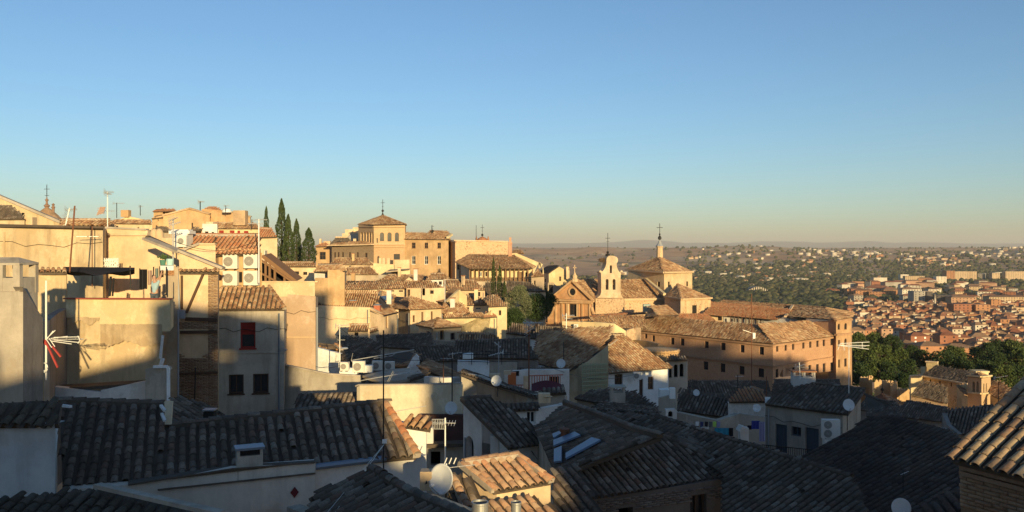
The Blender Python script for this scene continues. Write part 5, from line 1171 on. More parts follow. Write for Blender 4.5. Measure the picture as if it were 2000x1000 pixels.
# ================================================================ FOREGROUND ROOFS
TDM = tiles_mat('old_mossy_tile', [(.07, .055, .04), (.10, .08, .06), (.12, .10, .075), (.085, .075, .055)], (.09, .085, .055))
rnd = random.Random(55)
t = Thing('long_tile_roof_house', 'foreground house with a big weathered barrel tile roof, grey gutter and rendered parapet', 'house', P(470, 990, 18.5))
a, b = P(122, 950, 17.5), E(813, 888, P(122, 950, 17.5).z)
p_, rf = slope(t, a, b, [(751, 786), (331, 832), (318, 790), (116, 783)], 21, 'near', TD, over=.06)
n_ = (p_[1] - p_[0]).cross(p_[2] - p_[0]).normalized(); 
ridge(t, p_[3], p_[2], 'near', TD, rf); ridge(t, b + n_ * .02 + (p_[2] - b).normalized() * -.05, p_[2], 'near', TR, rf, 1.25); ridge(t, p_[5], p_[4], 'near', TD, rf); ridge(t, p_[4], p_[3], 'near', WW and TD, rf)
dz = V((0, 0, -.1)); ab = (b - a); ins_ = V((-ab.y, ab.x, 0)).normalized()
q1 = on_wall(a, b, 615, 905); q0 = on_wall(a, b, 230, 948)
# parapet wall with its chimney (left) then the recessed white wall (right)
f0, f1 = P(-20, 975, 17.0), P(616, 904, 18.9)
wall(t, [P(120, 957, 17.25), P(250, 947, 17.6), P(452, 915, 18.25), P(616, 903, 18.85), P(617, 905, 19.6)], -12, plaster('pale_grey_render', (.60, .53, .44), .5))
mb = MB(); mb.bar(P(308, 957, 17.7), P(616, 924.5, 18.8), .05, .03); t.part('crack_ledge', mb, DECK)
mb = MB(); mb.prism([P(250, 949, 17.5), P(452, 917, 18.15), P(616, 905, 18.8), P(616, 901, 19.0), P(452, 911, 18.5), P(250, 941, 17.9)], (0, 0, .03)); t.part('parapet_top', mb, DECK)
wall(t, [P(616, 915, 19.35), P(754, 897, 20.1), P(832, 890, 20.5)], -12, WHITE)
mb = MB(); c0, c1 = P(616, 912, 19.15), P(754, 895, 19.95)
mb.tube([c0, c1], .075, 8); t.part('gutter', mb, ZINC)
mb = MB(); c = P(575, 962, 18.65); mb.prism([c + V((0, 0, .12)), c + V((.09, 0, 0)), c + V((0, 0, -.12)), c + V((-.09, 0, 0))], (0, .03, 0)); t.part('tile_diamond', mb, flat('dark_red_glaze', (.14, .02, .02)))
mb = MB(); cb = P(487, 935, 18.55); ax = (P(616, 904, 18.9) - P(452, 916, 18.2)); ax.z = 0; mb.box(cb, .54, .34, P(0, 888, 18.5).z - cb.z, ax); X_ = ax.normalized()
zc = P(0, 888, 18.5).z
for s_ in (-.24, .24): mb.box(V((cb.x, cb.y, zc)) + X_ * s_, .06, .34, .13, ax)
ch = t.part('chimney', mb, GRAY); mb = MB(); mb.box(V((cb.x, cb.y, zc + .02)), .40, .28, .1, ax); t.part('flue', mb, DARK, ch); mb = MB(); mb.box(V((cb.x, cb.y, zc + .13)), .62, .42, .05, ax); t.part('chimney_cap', mb, ZINC, ch)
mb = MB(); mb.prism([P(321, 784, 19.5), P(337, 784, 19.5), P(334, 829, 18.9), P(322, 829, 18.9)], (0, .05, 0)); t.part('board', mb, CREAM)
mb = MB()
rr = random.Random(2)
for (x0, y0, x1, y1) in ((314, 792, 322, 802), (316, 808, 322, 822), (113, 822, 107, 850), (110, 850, 107, 880), (119, 792, 138, 794)): mb.bar(P(x0, y0, 19.0 if x0 > 200 else 17.9), P(x1, y1, 18.8 if x0 > 200 else 17.5), .06, .05)
t.part('white_flashing', mb, WW)
t = Thing('left_foreground_block', 'pale shaded block at the far left with mossy broken tiles on top', 'building', P(50, 960, 16.5))
wall(t, [P(-60, 822, 16.6), P(52, 822, 16.6), P(107, 828, 16.5), P(112, 822, 19)], -10, plaster('cool_white_render', (.52, .52, .50), .6))
slope(t, P(-60, 826, 16.5), P(113, 826, 16.5), [(118, 786), (80, 780), (-60, 790)], 30, 'near', TDM, mess=2.6)
t = Thing('mossy_front_roof', 'mossy dark tile roof at the bottom left corner', 'roof', P(150, 1000, 14))
slope(t, P(-40, 1120, 12.6), P(620, 1120, 12.6), [(430, 1006), (190, 954), (150, 956), (-60, 978)], 12, 'near', TDM, mess=1.6); wall(t, [P(-60, 1122, 12.8), P(620, 1122, 12.8)], -9, GRAY)
mb = MB(); mb.bar(P(190, 948, 14.8), P(432, 1003, 13.4), .16, .07); t.part('hip_mortar', mb, GRAY)
# bottom centre roof
t = Thing('bottom_centre_roof', 'dark tile roof at the bottom centre with tiles slanting down to the left', 'roof', P(750, 1010, 15.5))
a = P(560, 975, 17.0); b = a + V((.5, -.85, 0)) * 4.2
slope(t, a, b, [], 22, 'near', TD, poly=[(612, 1060), (1000, 1060), (905, 1004), (816, 969), (782, 951), (725, 914), (640, 950), (612, 963)])
e_, s_, n_ = roof_plane(a, b, 22); rl = [on_plane(x, y, a, n_) for x, y in ((725, 914), (782, 951), (816, 969), (915, 1010))]
for i in range(3): ridge(t, rl[i + 1], rl[i], 'near', TD)
wall(t, [P(560, 990, 17.2), P(612, 1010, 16.4), P(800, 1110, 13)], -10, GRAY)
# bright white wall piece and the yard behind
t = Thing('bright_end_house', 'brilliant white house end in the sun behind the tile roof verge', 'house', P(800, 950, 22.5))
wall(t, [P(745, 818, 22.6), P(790, 828, 22.6), P(832, 834, 22.6), P(833, 834, 24)], -11, WW)
slope(t, P(786, 828, 22.3), P(840, 836, 22.1), [(843, 818), (836, 812), (796, 816)], 12, 'near', TL)
t = Thing('dark_red_shed', 'dark red shed wall with a ledge over a small dark window', 'shed', P(870, 920, 27))
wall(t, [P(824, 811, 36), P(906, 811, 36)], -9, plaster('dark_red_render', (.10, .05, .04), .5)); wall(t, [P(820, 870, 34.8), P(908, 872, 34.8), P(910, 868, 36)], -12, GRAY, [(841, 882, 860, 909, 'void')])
mb = MB(); mb.bar(P(826, 869, 34.6), P(910, 866, 34.6), .6, .14); t.part('ledge', mb, DECK); mb = MB(); mb.box(P(837, 868, 34.6), .4, .25, .7); t.part('box', mb, WHITE)
# small roof house (904-1085)
t = Thing('slanting_tile_house', 'white shaded house with a long slanting tile roof and open dark porch', 'house', P(1000, 920, 27))
a = P(994, 873, 30); b = E(1086, 860, a.z)
p_, rf = slope(t, a, b, [(957, 776), (903, 779)], 23, 'near', TD, mess=1.4)
ridge(t, p_[0] + V((.05, 0, 0)), p_[3], 'near', TD, rf); ridge(t, p_[3], p_[2], 'near', TD, rf)
wall(t, [P(905, 787, 33.2), P(996, 876, 30.3), P(1083, 866, 31.1), P(1088, 860, 33)], -11.5, WHITE, [(909, 852, 925, 900, 'arch void'), (941, 822, 962, 900, 'void')])
mb = MB(); mb.bar(P(966, 850, 31.0), P(966, 905, 31.0), .3, .2); t.part('pier', mb, WHITE)
mb = MB(); mb.bar(P(1038, 881, 30.45), P(1043, 888, 30.45), .03, .03); mb.bar(P(1043, 888, 30.5), P(1050, 897, 30.5), .015, .015); t.part('crack', mb, DARK)
t = Thing('low_tile_eave_house', 'low pale house with one white framed window under a short tile eave', 'house', P(1040, 830, 33))
slope(t, P(980, 800, 36.6), P(1052, 797, 36.8), [(1052, 784), (982, 787)], 20, 'near', TD)
wall(t, [P(985, 802, 36.9), P(1052, 799, 37), P(1104, 789, 37.3), P(1106, 787, 39)], -12, WHITE, [(1027, 803, 1046, 828, 'white')])
mb = MB(); mb.box(P(1063, 786, 36.6), .5, .35, .4); mb.lathe(P(1070, 786, 36.5), [(.12, 0), (.12, .22), (.2, .26), (0, .3)], 10); t.part('vent', mb, CREAM)
# big roof with skylights
t = Thing('skylight_roof_house', 'large shaded tile roof with pale blue skylights and a dark flue pipe', 'house', P(1120, 930, 28))
a = P(1050, 834, 31); b = E(1092, 925, a.z)
rp = [(1050, 834), (1092, 925), (1289, 852), (1240, 837), (1153, 803), (1103, 786)]
slope(t, a, b, [], 22, 'near', TD, poly=rp, mess=1.2); e_, s_, n_ = roof_plane(a, b, 22); op = lambda x, y, h=.1: on_plane(x, y, a + n_ * h, n_)
for q in ([(1103, 786), (1153, 803)], [(1153, 803), (1240, 837)], [(1240, 837), (1289, 850)]): ridge(t, op(*q[0]), op(*q[1]), 'near', TD)
for i, q in enumerate((((1080, 850), (1095, 844), (1098, 849), (1082, 858)), ((1082, 862), (1124, 846), (1135, 852), (1082, 873)), ((1106, 888), (1157, 857), (1174, 862), (1106, 898)), ((1083, 880), (1098, 874), (1098, 903), (1083, 905)))):
    mb = MB(); mb.prism([op(*p) for p in q], n_ * .06); sk = t.part('skylight', mb, SKYL)
mb = MB(); mb.tube([P(1103, 905, 28), P(1103, 842, 28)], .13, 10); fl_ = t.part('flue_pipe', mb, RUST); mb = MB(); mb.tube([P(1103, 843, 28), P(1103, 837, 28)], .17, 10); t.part('flue_cap', mb, RUST, fl_)
wall(t, [P(1048, 836, 31.2), P(1092, 927, 25.8)][::1], -12, GRAY); 
# hipped roof in front with brick wall
t = Thing('brick_corner_house', 'dark brick house with a hipped tile roof in the shaded foreground', 'house', P(1290, 1000, 25))
a = P(1147, 970, 24); b = E(1445, 922, a.z)
p_, rf = slope(t, a, b, [(1289, 850), (1118, 902)], 23, 'near', TD); ridge(t, p_[3], p_[2], 'near', TD, rf); ridge(t, p_[1], p_[2], 'near', TD, rf)
e2 = b + V((1.8, 3.8, 0)); slope(t, b, e2, [p_[2]], 23, 'near', TD)
wa, wb = P(1158, 976, 24.25), P(1408, 936, 25.9); BD = plaster('brick_wall_bed', (.17, .13, .10), .3)
wall(t, [wa, wb, P(1412, 932, 29)], -12, BD, [(1348, 966, 1380, 1012, 'dark'), (1203, 992, 1236, 1030, 'void')])
dd = (wb - wa); LW = math.hypot(dd.x, dd.y)
u_of = lambda x: (on_wall(wa, wb, x, 990) - wa).length * math.cos(0)
ub = [(u_of(1346), u_of(1382), P(0, 962, 25.5).z), (u_of(1201), u_of(1238), P(0, 988, 24.5).z)]
brick_courses(t, wa, wb, P(0, 1004, 24.3).z, min(wa.z, wb.z) - .05, mat=tiles_mat('dark_loose_brick', [(.17, .12, .09), (.22, .16, .12), (.26, .2, .15), (.15, .11, .09)], (.24, .2, .17)), skip=lambda u, z: any(l < u < r and z < tp for l, r, tp in ub))
t = Thing('lower_slope_roof', 'small dark roof slope at the foot of the brick corner house', 'roof', P(1120, 1010, 21))
slope(t, P(1085, 1085, 20), P(1190, 1060, 20.6), [(1126, 903), (1080, 915)], 22, 'near', TD)
# long roof behind it
t = Thing('long_diagonal_roof', 'very long shaded tile roof running diagonally behind the brick corner house', 'roof', P(1450, 950, 27))
Zr = -6.3; r0, r1 = E(1267, 809, Zr), E(1560, 894, Zr); d_ = (r1 - r0).normalized(); dn = V((d_.y, -d_.x, 0)).normalized()
if dn.x > 0: dn = -dn
a = r0 + dn * 5.2 - V((0, 0, 5.2 * math.tan(math.radians(21)))); b = a + d_ * 9
slope(t, a, b, [], 21, 'near', TD, poly=[(1150, 800), (1267, 809), (1353, 834), (1440, 861), (1560, 894), (1665, 932), (1700, 1030), (1410, 1030), (1410, 930), (1289, 848)])
e_, s_, n_ = roof_plane(a, b, 21); ridge(t, on_plane(1267, 809, a, n_), on_plane(1662, 932, a, n_), 'near', TD)
slope(t, P(1155, 800, 36), P(1290, 808, 35), [P(1275, 795, 38), P(1170, 786, 40)], 12, 'mid', TD)
# big dark roof at right
t = Thing('broad_dark_roof', 'broad very dark brown roof rising at the right behind the long diagonal roof', 'roof', P(1700, 950, 28))
r0, r1 = E(1700, 806, -6.7), E(1872, 852, -6.7); d_ = (r1 - r0).normalized(); dn = V((d_.y, -d_.x, 0)).normalized()
if dn.x > 0: dn = -dn
a = r0 + dn * 8 - V((0, 0, 8 * math.tan(math.radians(21)))); b = a + d_ * 9
TDB = tiles_mat('brown_old_tile', [(.08, .055, .045), (.12, .08, .06), (.15, .10, .07), (.11, .09, .075), (.18, .13, .10)], (.12, .10, .08))
slope(t, a, b, [], 21, 'near', TDB, share=200, poly=[(1555, 895), (1600, 880), (1664, 856), (1672, 828), (1708, 812), (1760, 814), (1852, 838), (1895, 872), (1890, 1040), (1640, 1040), (1560, 935)])
wall(t, [P(1672, 828, 40), P(1852, 838, 40)], -20, DGRAY)
t = Thing('bottom_right_roof', 'small dark tile roof corner above the bottom edge left of the brick wall', 'roof', P(1830, 1000, 17))
slope(t, P(1770, 1050, 16), P(1900, 1050, 16), [(1882, 962), (1850, 962), (1785, 1000)], 20, 'near', TDB)
# near right roof
t = Thing('near_right_brick_house', 'nearest house at the right edge with sunlit barrel tiles over a brick wall', 'house', P(1950, 1000, 13.5))
a = P(1857, 893, 14); b = a + (E(2010, 931, a.z) - a).normalized() * 2.6
p_, rf = slope(t, a, b, [(2120, 720), (2000, 732)], 30, 'near', tiles_mat('near_sunlit_tile', [(.36, .20, .12), (.46, .29, .18), (.55, .40, .25), (.50, .38, .24), (.30, .20, .14), (.60, .48, .32)], (.34, .30, .22)), sp=.235, over=.05, poly=[(1857, 893), (2100, 955), (2190, 720), (2002, 731)])
wa = a + V((.22, .1, -.16)); wb = wa + (b - a) * 1.4
wall(t, [wa + V((1.2, 2.6, 0)), wa, wb][1:], -9, plaster('brick_bed_right', (.24, .15, .09), .3))
brick_courses(t, wa, wb, P(0, 1010, 13.5).z, wa.z - .05, mat=tiles_mat('warm_loose_brick', [(.30, .17, .10), (.36, .22, .13), (.40, .27, .17), (.27, .16, .10)], (.34, .26, .19)), J=.012)
mb = MB(); 
for k, (o_, h_) in enumerate(((.10, -.12), (.05, -.22))): mb.bar(wa - (wa - V((0, 0, 0))).normalized() * o_ + V((0, 0, h_ + .1)), wb - wb.normalized() * o_ + V((0, 0, h_ + .1)), .1, .07)
t.part('brick_cornice', mb, MATS['warm_loose_brick'])
# sunlit little roof house at the bottom
t = Thing('sunlit_stair_hut', 'small square hut with bright sunlit clay tiles and cream walls', 'hut', P(985, 990, 20.3))
TB = tiles_mat('bright_clay_tile', [(.44, .21, .12), (.52, .32, .19), (.36, .22, .14), (.58, .42, .27), (.46, .26, .15), (.34, .25, .17)], (.38, .32, .22))
a = P(966, 957, 20); b = E(1078, 938, a.z)
p_, rf = slope(t, a, b, [(1010, 888), (900, 903)], 20, 'near', TB, over=.08, mess=1.3); ridge(t, p_[3], p_[2], 'near', TB, rf, 1.1); ridge(t, p_[0], p_[3], 'near', TB, rf, 1.0); ridge(t, p_[1], p_[2], 'near', TB, rf, .9)
wall(t, [p_[3] + V((.05, 0, -.12)), a + V((.05, .12, -.12)), b + V((-.03, .12, -.12)), p_[2] + V((-.05, 0, -.12))], -9, CREAM)
slope(t, P(985, 1045, 18.6), P(1120, 1018, 19.4), [(1035, 968), (900, 985)], 18, 'near', TB)
t = Thing('dark_side_roof', 'dark narrow tile roof strip between the round dish and the sunlit hut', 'roof', P(920, 990, 19))
slope(t, P(850, 1060, 17.5), P(985, 1045, 18), [(955, 985), (900, 925), (886, 925)], 20, 'near', TD, share=120)
ridge(t, P(915, 995, 18.3), P(886, 938, 19.6), 'near', TB)
t = Thing('sloping_parapet', 'pale sloping parapet slab under the round dish', 'parapet', P(880, 1000, 17.6))
mb = MB(); mb.prism([P(838, 968, 18), P(846, 964, 18.4), P(925, 994, 17.8), P(921, 1004, 17.2)], (0, 0, -.5)); t.part('slab', mb, CREAM)
mb = MB(); mb.box(P(833, 955, 18.8), .26, .3, .42); t.part('vent_block', mb, CREAM); mb = MB(); mb.prism([P(830, 946, 18.6), P(834, 938, 18.6), P(835, 944, 18.6)], (0, -.01, 0)); t.part('vent_hole', mb, DARK)
for i, (px, r, lab) in enumerate(((937.5, .17, 'larger galvanised flue pipe at the bottom edge, left of its pair'), (1008, .105, 'slimmer galvanised flue pipe at the bottom edge, right of its pair'))):
    t = Thing('flue_pipe', lab, 'pipe', P(px, 1040, 17.5)); c = P(px, 1060, 17.5); top = P(px, 980, 17.5).z - c.z
    mb = MB(); mb.lathe(c, [(r * .86, 0), (r * .86, top - .2), (r, top - .19), (r, top - .05), (r * 1.04, top - .04), (r * 1.04, top), (r * .92, top), (r * .92, top - .3)], 24); t.part('pipe', mb, STEEL, smooth=False); mb = MB(); mb.lathe(c, [(0, top - .28), (r * .91, top - .28)], 24); t.part('bore', mb, DARK)
# dark roofs left middle
t = Thing('corner_shadow_roof', 'dark tile roof right of the grey facade house in front of the yard wall', 'roof', P(640, 800, 38))
slope(t, P(574, 800, 37), P(700, 798, 37), [(697, 764), (583, 768)], 18, 'near', TD, share=200); wall(t, [P(574, 801, 37.2), P(700, 799, 37.2)], -12, DGRAY)
t = Thing('rubble_tile_roof', 'low jumbled tile roof below the brick pillar house with a short black flue', 'roof', P(390, 820, 30))
slope(t, P(325, 850, 26), P(430, 822, 28.5), [(427, 798), (338, 782), (330, 790)], 16, 'near', TD, mess=2.5, share=200)
mb = MB(); mb.box(P(410, 824, 27), .32, .3, .34); t.part('flue', mb, DARK); mb = MB(); mb.box(P(410, 801, 27), .38, .36, .04); t.part('flue_cap', mb, ZINC)
for x0, x1, y0, y1 in ((471, 484, 808, 814),):
    mb = MB(); mb.prism([P(x0, y1, 41.9), P(x1, y1, 41.9), P(x1, y0, 41.9), P(x0, y0, 41.9)], (0, -.02, 0)); t.part('vent', mb, DARK)
# ================================================================ GATE, TREES, TOWN, TERRAIN
rnd = random.Random(77)
def sst(a, b, x): x = min(1, max(0, (x - a) / (b - a))); return x * x * (3 - 2 * x)
def interp(x, pts):
    for (a, va), (b, vb) in zip(pts, pts[1:]):
        if x <= b: return va + (vb - va) * max(0, (x - a)) / (b - a)
    return pts[-1][1]
def ground_z(x, y):
    r = math.hypot(x, y); an = math.degrees(math.atan2(x, y)) if r > 0 else 0
    if abs(an) > 50: an = 50 * (1 if an > 0 else -1) * (1 - (abs(an) - 50) / 130 * .9)
    k = interp(an, [(-40, .005), (-8, .02), (0, .055), (7, .085), (14, .12), (22, .15), (40, .17)]); r0 = interp(an, [(-40, 450), (-5, 330), (5, 230), (12, 190), (40, 200)])
    z = -13 - min(r, r0 + 60) * k
    s = sst(r0, r0 + 330, r); z = z * (1 - s) + -82 * s
    n = noise.fractal(V((x / 900, y / 900, 1.3)), 1.0, 2.0, 5)
    z += s * 3 * n * sst(1400, 2200, r)
    up = sst(2300, 5600, r); z += up * (62 + 5 * noise.noise(V((x / 2600, y / 2600, 4)))) + 62 * n * up * (1 - sst(4600, 8000, r)) * .8 + 6 * n * sst(5200, 8500, r)
    z += sst(15000, 26000, r) * 10
    return z
rs = [4.0]
while rs[-1] < 34000: rs.append(rs[-1] * 1.045 if rs[-1] < 1500 else rs[-1] * 1.03)
ans = [math.radians(a) for a in list(np.arange(-40, 40.01, .28)) + list(np.arange(46, 320, 6.0))]
gv = [(0, 0, -13)]; gf = []; NA = len(ans)
for r in rs:
    for an in ans: x, y = r * math.sin(an), r * math.cos(an); gv.append((x, y, ground_z(x, y)))
for j in range(NA): gf.append((0, 1 + j, 1 + (j + 1) % NA))
for i in range(len(rs) - 1):
    o1, o2 = 1 + i * NA, 1 + (i + 1) * NA
    for j in range(NA): k = (j + 1) % NA; gf.append((o1 + j, o2 + j, o2 + k, o1 + k))
me = bpy.data.meshes.new('ground'); me.from_pydata(gv, [], gf); me.shade_smooth()
m, t_, b_ = _nt('dry_land'); p = pos(t_)
n1 = nz(t_, p, .0016, 6, .6); n2 = nz(t_, p, .006, 6, .7); n3 = nz(t_, p, .045, 5, .7); n4 = nz(t_, pos(t_, (1, .35, 1)), .0035, 3, .5)
col = mix(t_, ramp(t_, n2, [(.4, (0,) * 3), (.62, (1,) * 3)]), (.46, .24, .12), (.64, .39, .20))
col = mix(t_, ramp(t_, n4, [(.55, (0,) * 3), (.6, (.8,) * 3)]), col, (.66, .46, .25))
col = mix(t_, ramp(t_, n1, [(.56, (0,) * 3), (.62, (.7,) * 3)]), col, (.15, .13, .06))
col = mix(t_, ramp(t_, n3, [(.6, (0,) * 3), (.68, (.7,) * 3)]), col, (.08, .09, .04))
t_.links.new(col, b_.inputs['Base Color']); me.materials.append(m)
go = bpy.data.objects.new('ground', me); COL.objects.link(go); go['kind'] = 'structure'
# far blue mountains
mv, mf = [], []; N = 220
prof = [(-400, 60), (700, 60), (1000, 95), (1150, 110), (1215, 150), (1249, 215), (1285, 190), (1340, 120), (1420, 110), (1480, 160), (1540, 165), (1600, 125), (1650, 150), (1700, 175), (1745, 120), (1800, 140), (1900, 95), (2100, 110), (2500, 60)]
for i in range(N + 1):
    px = -400 + 2900 * i / N; hh = interp(px, prof) + 14 * noise.noise(V((px / 30, 2, 0)))
    for Y, f in ((23000, -.6), (26000, .55), (28500, 1.0), (32000, -.6)): q_ = P(px, HY, Y); mv.append((q_.x, Y, hh * f * 1.12))
for i in range(N):
    for j in range(3): a_ = i * 4 + j; mf.append((a_, a_ + 4, a_ + 5, a_ + 1))
me = bpy.data.meshes.new('mountains'); me.from_pydata(mv, [], mf); me.shade_smooth(); me.materials.append(flat('far_mountain', (.13, .13, .10)))
o = bpy.data.objects.new('mountains', me); COL.objects.link(o); o['kind'] = 'structure'

# ---------------------------------------------------------------- trees
def leaves_mesh(name, pts, size, mat, seed, flat_=.6, up=0):
    rr = np.random.default_rng(seed); n = len(pts); P0 = np.array(pts)
    a = rr.normal(size=(n, 3)); a[:, 2] += up * 2.2; a /= np.linalg.norm(a, axis=1)[:, None]; b = rr.normal(size=(n, 3)); b -= (b * a).sum(1)[:, None] * a; b /= np.linalg.norm(b, axis=1)[:, None]
    s = size * rr.uniform(.6, 1.4, size=(n, 1)); v = np.stack([P0 - a * s, P0 + b * s * flat_, P0 + a * s, P0 - b * s * flat_], 1).reshape(-1, 3)
    me = bpy.data.meshes.new(name); me.vertices.add(n * 4); me.vertices.foreach_set('co', v.ravel()); me.loops.add(n * 4); me.loops.foreach_set('vertex_index', np.arange(n * 4, dtype=np.int32))
    me.polygons.add(n); me.polygons.foreach_set('loop_start', np.arange(0, n * 4, 4, dtype=np.int32)); me.update(calc_edges=True); me.materials.append(mat); return me
def clump_pts(rr, n, R, H, clumps, dens=.33, base=0):
    cs = []
    for i in range(clumps):
        a = rr.uniform(0, 6.283); u = rr.uniform(-1, 1); w = math.sqrt(1 - u * u) * rr.uniform(.45, 1.0)
        cs.append(((math.cos(a) * w * R * .72, math.sin(a) * w * R * .72, base + H / 2 + u * H * .38), rr.uniform(.22, .38) * R))
    out = []
    for i in range(n):
        c, r = rr.choice(cs); d = V((rr.gauss(0, 1), rr.gauss(0, 1), rr.gauss(0, 1))).normalized() * r * (rr.uniform(.55, 1.05) ** .6)
        out.append((c[0] + d.x, c[1] + d.y, c[2] + d.z * .85))
    return out
def trunk_mesh(h, r, seed, R):
    mb = MB(); rr = random.Random(seed); mb.tube([(0, 0, -1.5), (r * .3, 0, h * .5), (0, r * .4, h)], r, 8, r * .55)
    for k in range(5):
        a = rr.uniform(0, 6.28); mb.tube([(0, 0, h * .75), (math.cos(a) * R * .3, math.sin(a) * R * .3, h * 1.15), (math.cos(a) * R * .6, math.sin(a) * R * .6, h * 1.5)], r * .45, 5, r * .12)
    return mkmesh('trunk', mb, WOODD)
LG = [leafm('bright_leaf', (.045, .075, .018), (.11, .13, .035)), leafm('deep_leaf', (.022, .045, .014), (.06, .085, .025)), leafm('cypress_leaf', (.03, .05, .016), (.075, .095, .028)), leafm('olive_leaf', (.10, .12, .06), (.22, .22, .12))]
def tree_obj(name, label, loc, crown, trunk, s=1.0, rot=0, group=None, sz=None):
    o = bpy.data.objects.new(name, None); COL.objects.link(o); o.location = loc; o.scale = (s, s, sz or s); o.rotation_euler = (0, 0, rot); o['label'] = label; o['category'] = 'tree'
    if group: o['group'] = group
    for n_, me in (('crown', crown), ('trunk', trunk)): c = bpy.data.objects.new(n_, me); c.parent = o; COL.objects.link(c)
    return o
# cypresses
def cypress_pts(rr, n, R, H):
    out = []
    for i in range(n):
        z = rr.random() ** .85; prof = (1 - z) ** .62 * min(1, .45 + z * 5) * (1 + .13 * math.sin(z * 23 + rr.random())); a = rr.uniform(0, 6.283)
        r = R * prof * (rr.uniform(.55, 1.0) ** .5) * (1 + .12 * math.sin(a * 3 + z * 14)); out.append((r * math.cos(a), r * math.sin(a), z * H))
    return out
CY = [leaves_mesh('crown', cypress_pts(random.Random(s), 2600, 1.0, 7.0), .13, LG[2], s, .4, 1.2) for s in (1, 2, 3)]
ctr = mkmesh('trunk', MB().tube([(0, 0, -.8), (0, 0, 5.5)], .16, 6, .03), WOODD)
for i, (x0, x1, y0, y1, Y, lab) in enumerate(((513.5, 526.5, 403, 470, 150, 'slim cypress standing apart, leftmost on the skyline'), (536, 564, 389, 515, 158, 'tallest cypress of the skyline group'), (551, 575, 419, 515, 154, 'cypress just in front and right of the tallest one'), (568, 590, 428, 515, 156, 'third cypress of the tight skyline group'),
      (588, 618, 445, 515, 150, 'broad squat cypress at the right end of the skyline group'), (578, 590, 470, 515, 166, 'small dark cypress in shade behind the gap in the skyline group'), (958.5, 969, 503, 576, 128, 'tallest slim cypress in front of the gallery house'), (970, 982, 518, 578, 127, 'middle slim cypress in front of the gallery house'), (979.5, 991, 548, 588, 126, 'shortest slim cypress beside the big round tree'))):
    H_ = (y1 - y0) / F_ * Y; R_ = (x1 - x0) / 2 / F_ * Y * 1.18; tree_obj('cypress', lab, P((x0 + x1) / 2, y1, Y), CY[i % 3], ctr, R_ / 1.0, i * 1.3, None, H_ / 7.0)
rr = random.Random(11)
tr = trunk_mesh(2.2, .16, 4, 2.2)
me = leaves_mesh('crown', clump_pts(rr, 14000, 2.15, 6.4, 46, base=.2), .085, LG[3], 9, .4, .3); tree_obj('olive_tree', 'big round grey green tree in front of the orange church facade', P(1013, 646, 116), me, tr)
me = leaves_mesh('crown', clump_pts(rr, 9000, 2.1, 3.4, 40, base=.2), .09, LG[1], 10, .5); tree_obj('garden_tree', 'dark green tree at the foot of the big round tree', P(1003, 655, 112), me, tr); tree_obj('garden_tree', 'dark tree in shade between the round tree and the church', P(1048, 632, 132), me, tr, 1.3, 2)
tree_obj('garden_tree', 'dark tree in the shaded gap behind the left corner of the church pediment', P(1064, 606, 196), me, tr, 1.7, 2.6); tree_obj('garden_tree', 'low dark tree against the shaded house left of the church', P(1068, 612, 140), me, tr, 1.0, 1)
# trees beyond the convent
CR = [leaves_mesh('crown', clump_pts(random.Random(s), 5200, 4.6, 8.2, 44, base=.8), .27, LG[m], s, .55) for s, m in ((31, 0), (32, 1), (33, 0), (34, 1))]
TRK = trunk_mesh(4.0, .3, 8, 5)
TT = [(1672, 668, 330, 5.2, 0), (1690, 690, 300, 5.4, 0), (1708, 668, 335, 5.0, 2), (1722, 695, 300, 5.6, 2), (1742, 672, 330, 4.8, 1), (1758, 700, 300, 4.8, 0), (1700, 722, 262, 5.0, 2), (1735, 730, 258, 4.6, 1), (1675, 730, 255, 4.5, 1), (1776, 722, 280, 4.4, 1), (1782, 690, 330, 4.2, 1),
      (1800, 700, 320, 4.3, 1), (1840, 708, 290, 5.6, 1), (1862, 698, 300, 5.6, 2), (1880, 720, 285, 5.0, 1), (1905, 700, 320, 5.4, 1), (1950, 712, 290, 5.6, 1), (1925, 728, 270, 5.0, 1), (1975, 690, 300, 6.4, 0), (1998, 705, 290, 6.2, 0), (1960, 735, 262, 5.0, 0), (1930, 690, 340, 5.4, 1), (2030, 700, 300, 6.5, 2), (1990, 740, 262, 5.4, 1), (1945, 680, 360, 5.0, 1), (1655, 700, 320, 5.0, 1), (1640, 690, 360, 5.5, 0), (1818, 730, 260, 3.6, 1), (1765, 745, 235, 3.2, 1)]
for i, (px, py, Y, R_, m) in enumerate(TT):
    c = P(px, py, Y); s = R_ / 4.6 * .92; c.z -= 5 * s
    wh = 'below the right corner of the convent tower' if px < 1700 else 'above the crenellated wall' if px < 1770 else 'beside the stepped gables of the parish church' if px < 1835 else 'behind the parish church roof' if px < 1890 else 'behind the square bell tower' if px < 1940 else 'right of the square bell tower'
    tree_obj('park_tree', '%s %s park tree %s, %s row' % ('large' if R_ > 5 else 'smaller', ('bright green', 'deep green')[(m if i % 2 else (m + 2) % 4) % 2], wh, 'front' if Y < 270 else 'middle' if Y < 310 else 'back'), c, CR[m if i % 2 else (m + 2) % 4], TRK, s, i * 1.1, 'park trees below the old town')
    tz = ground_z(c.x, c.y)
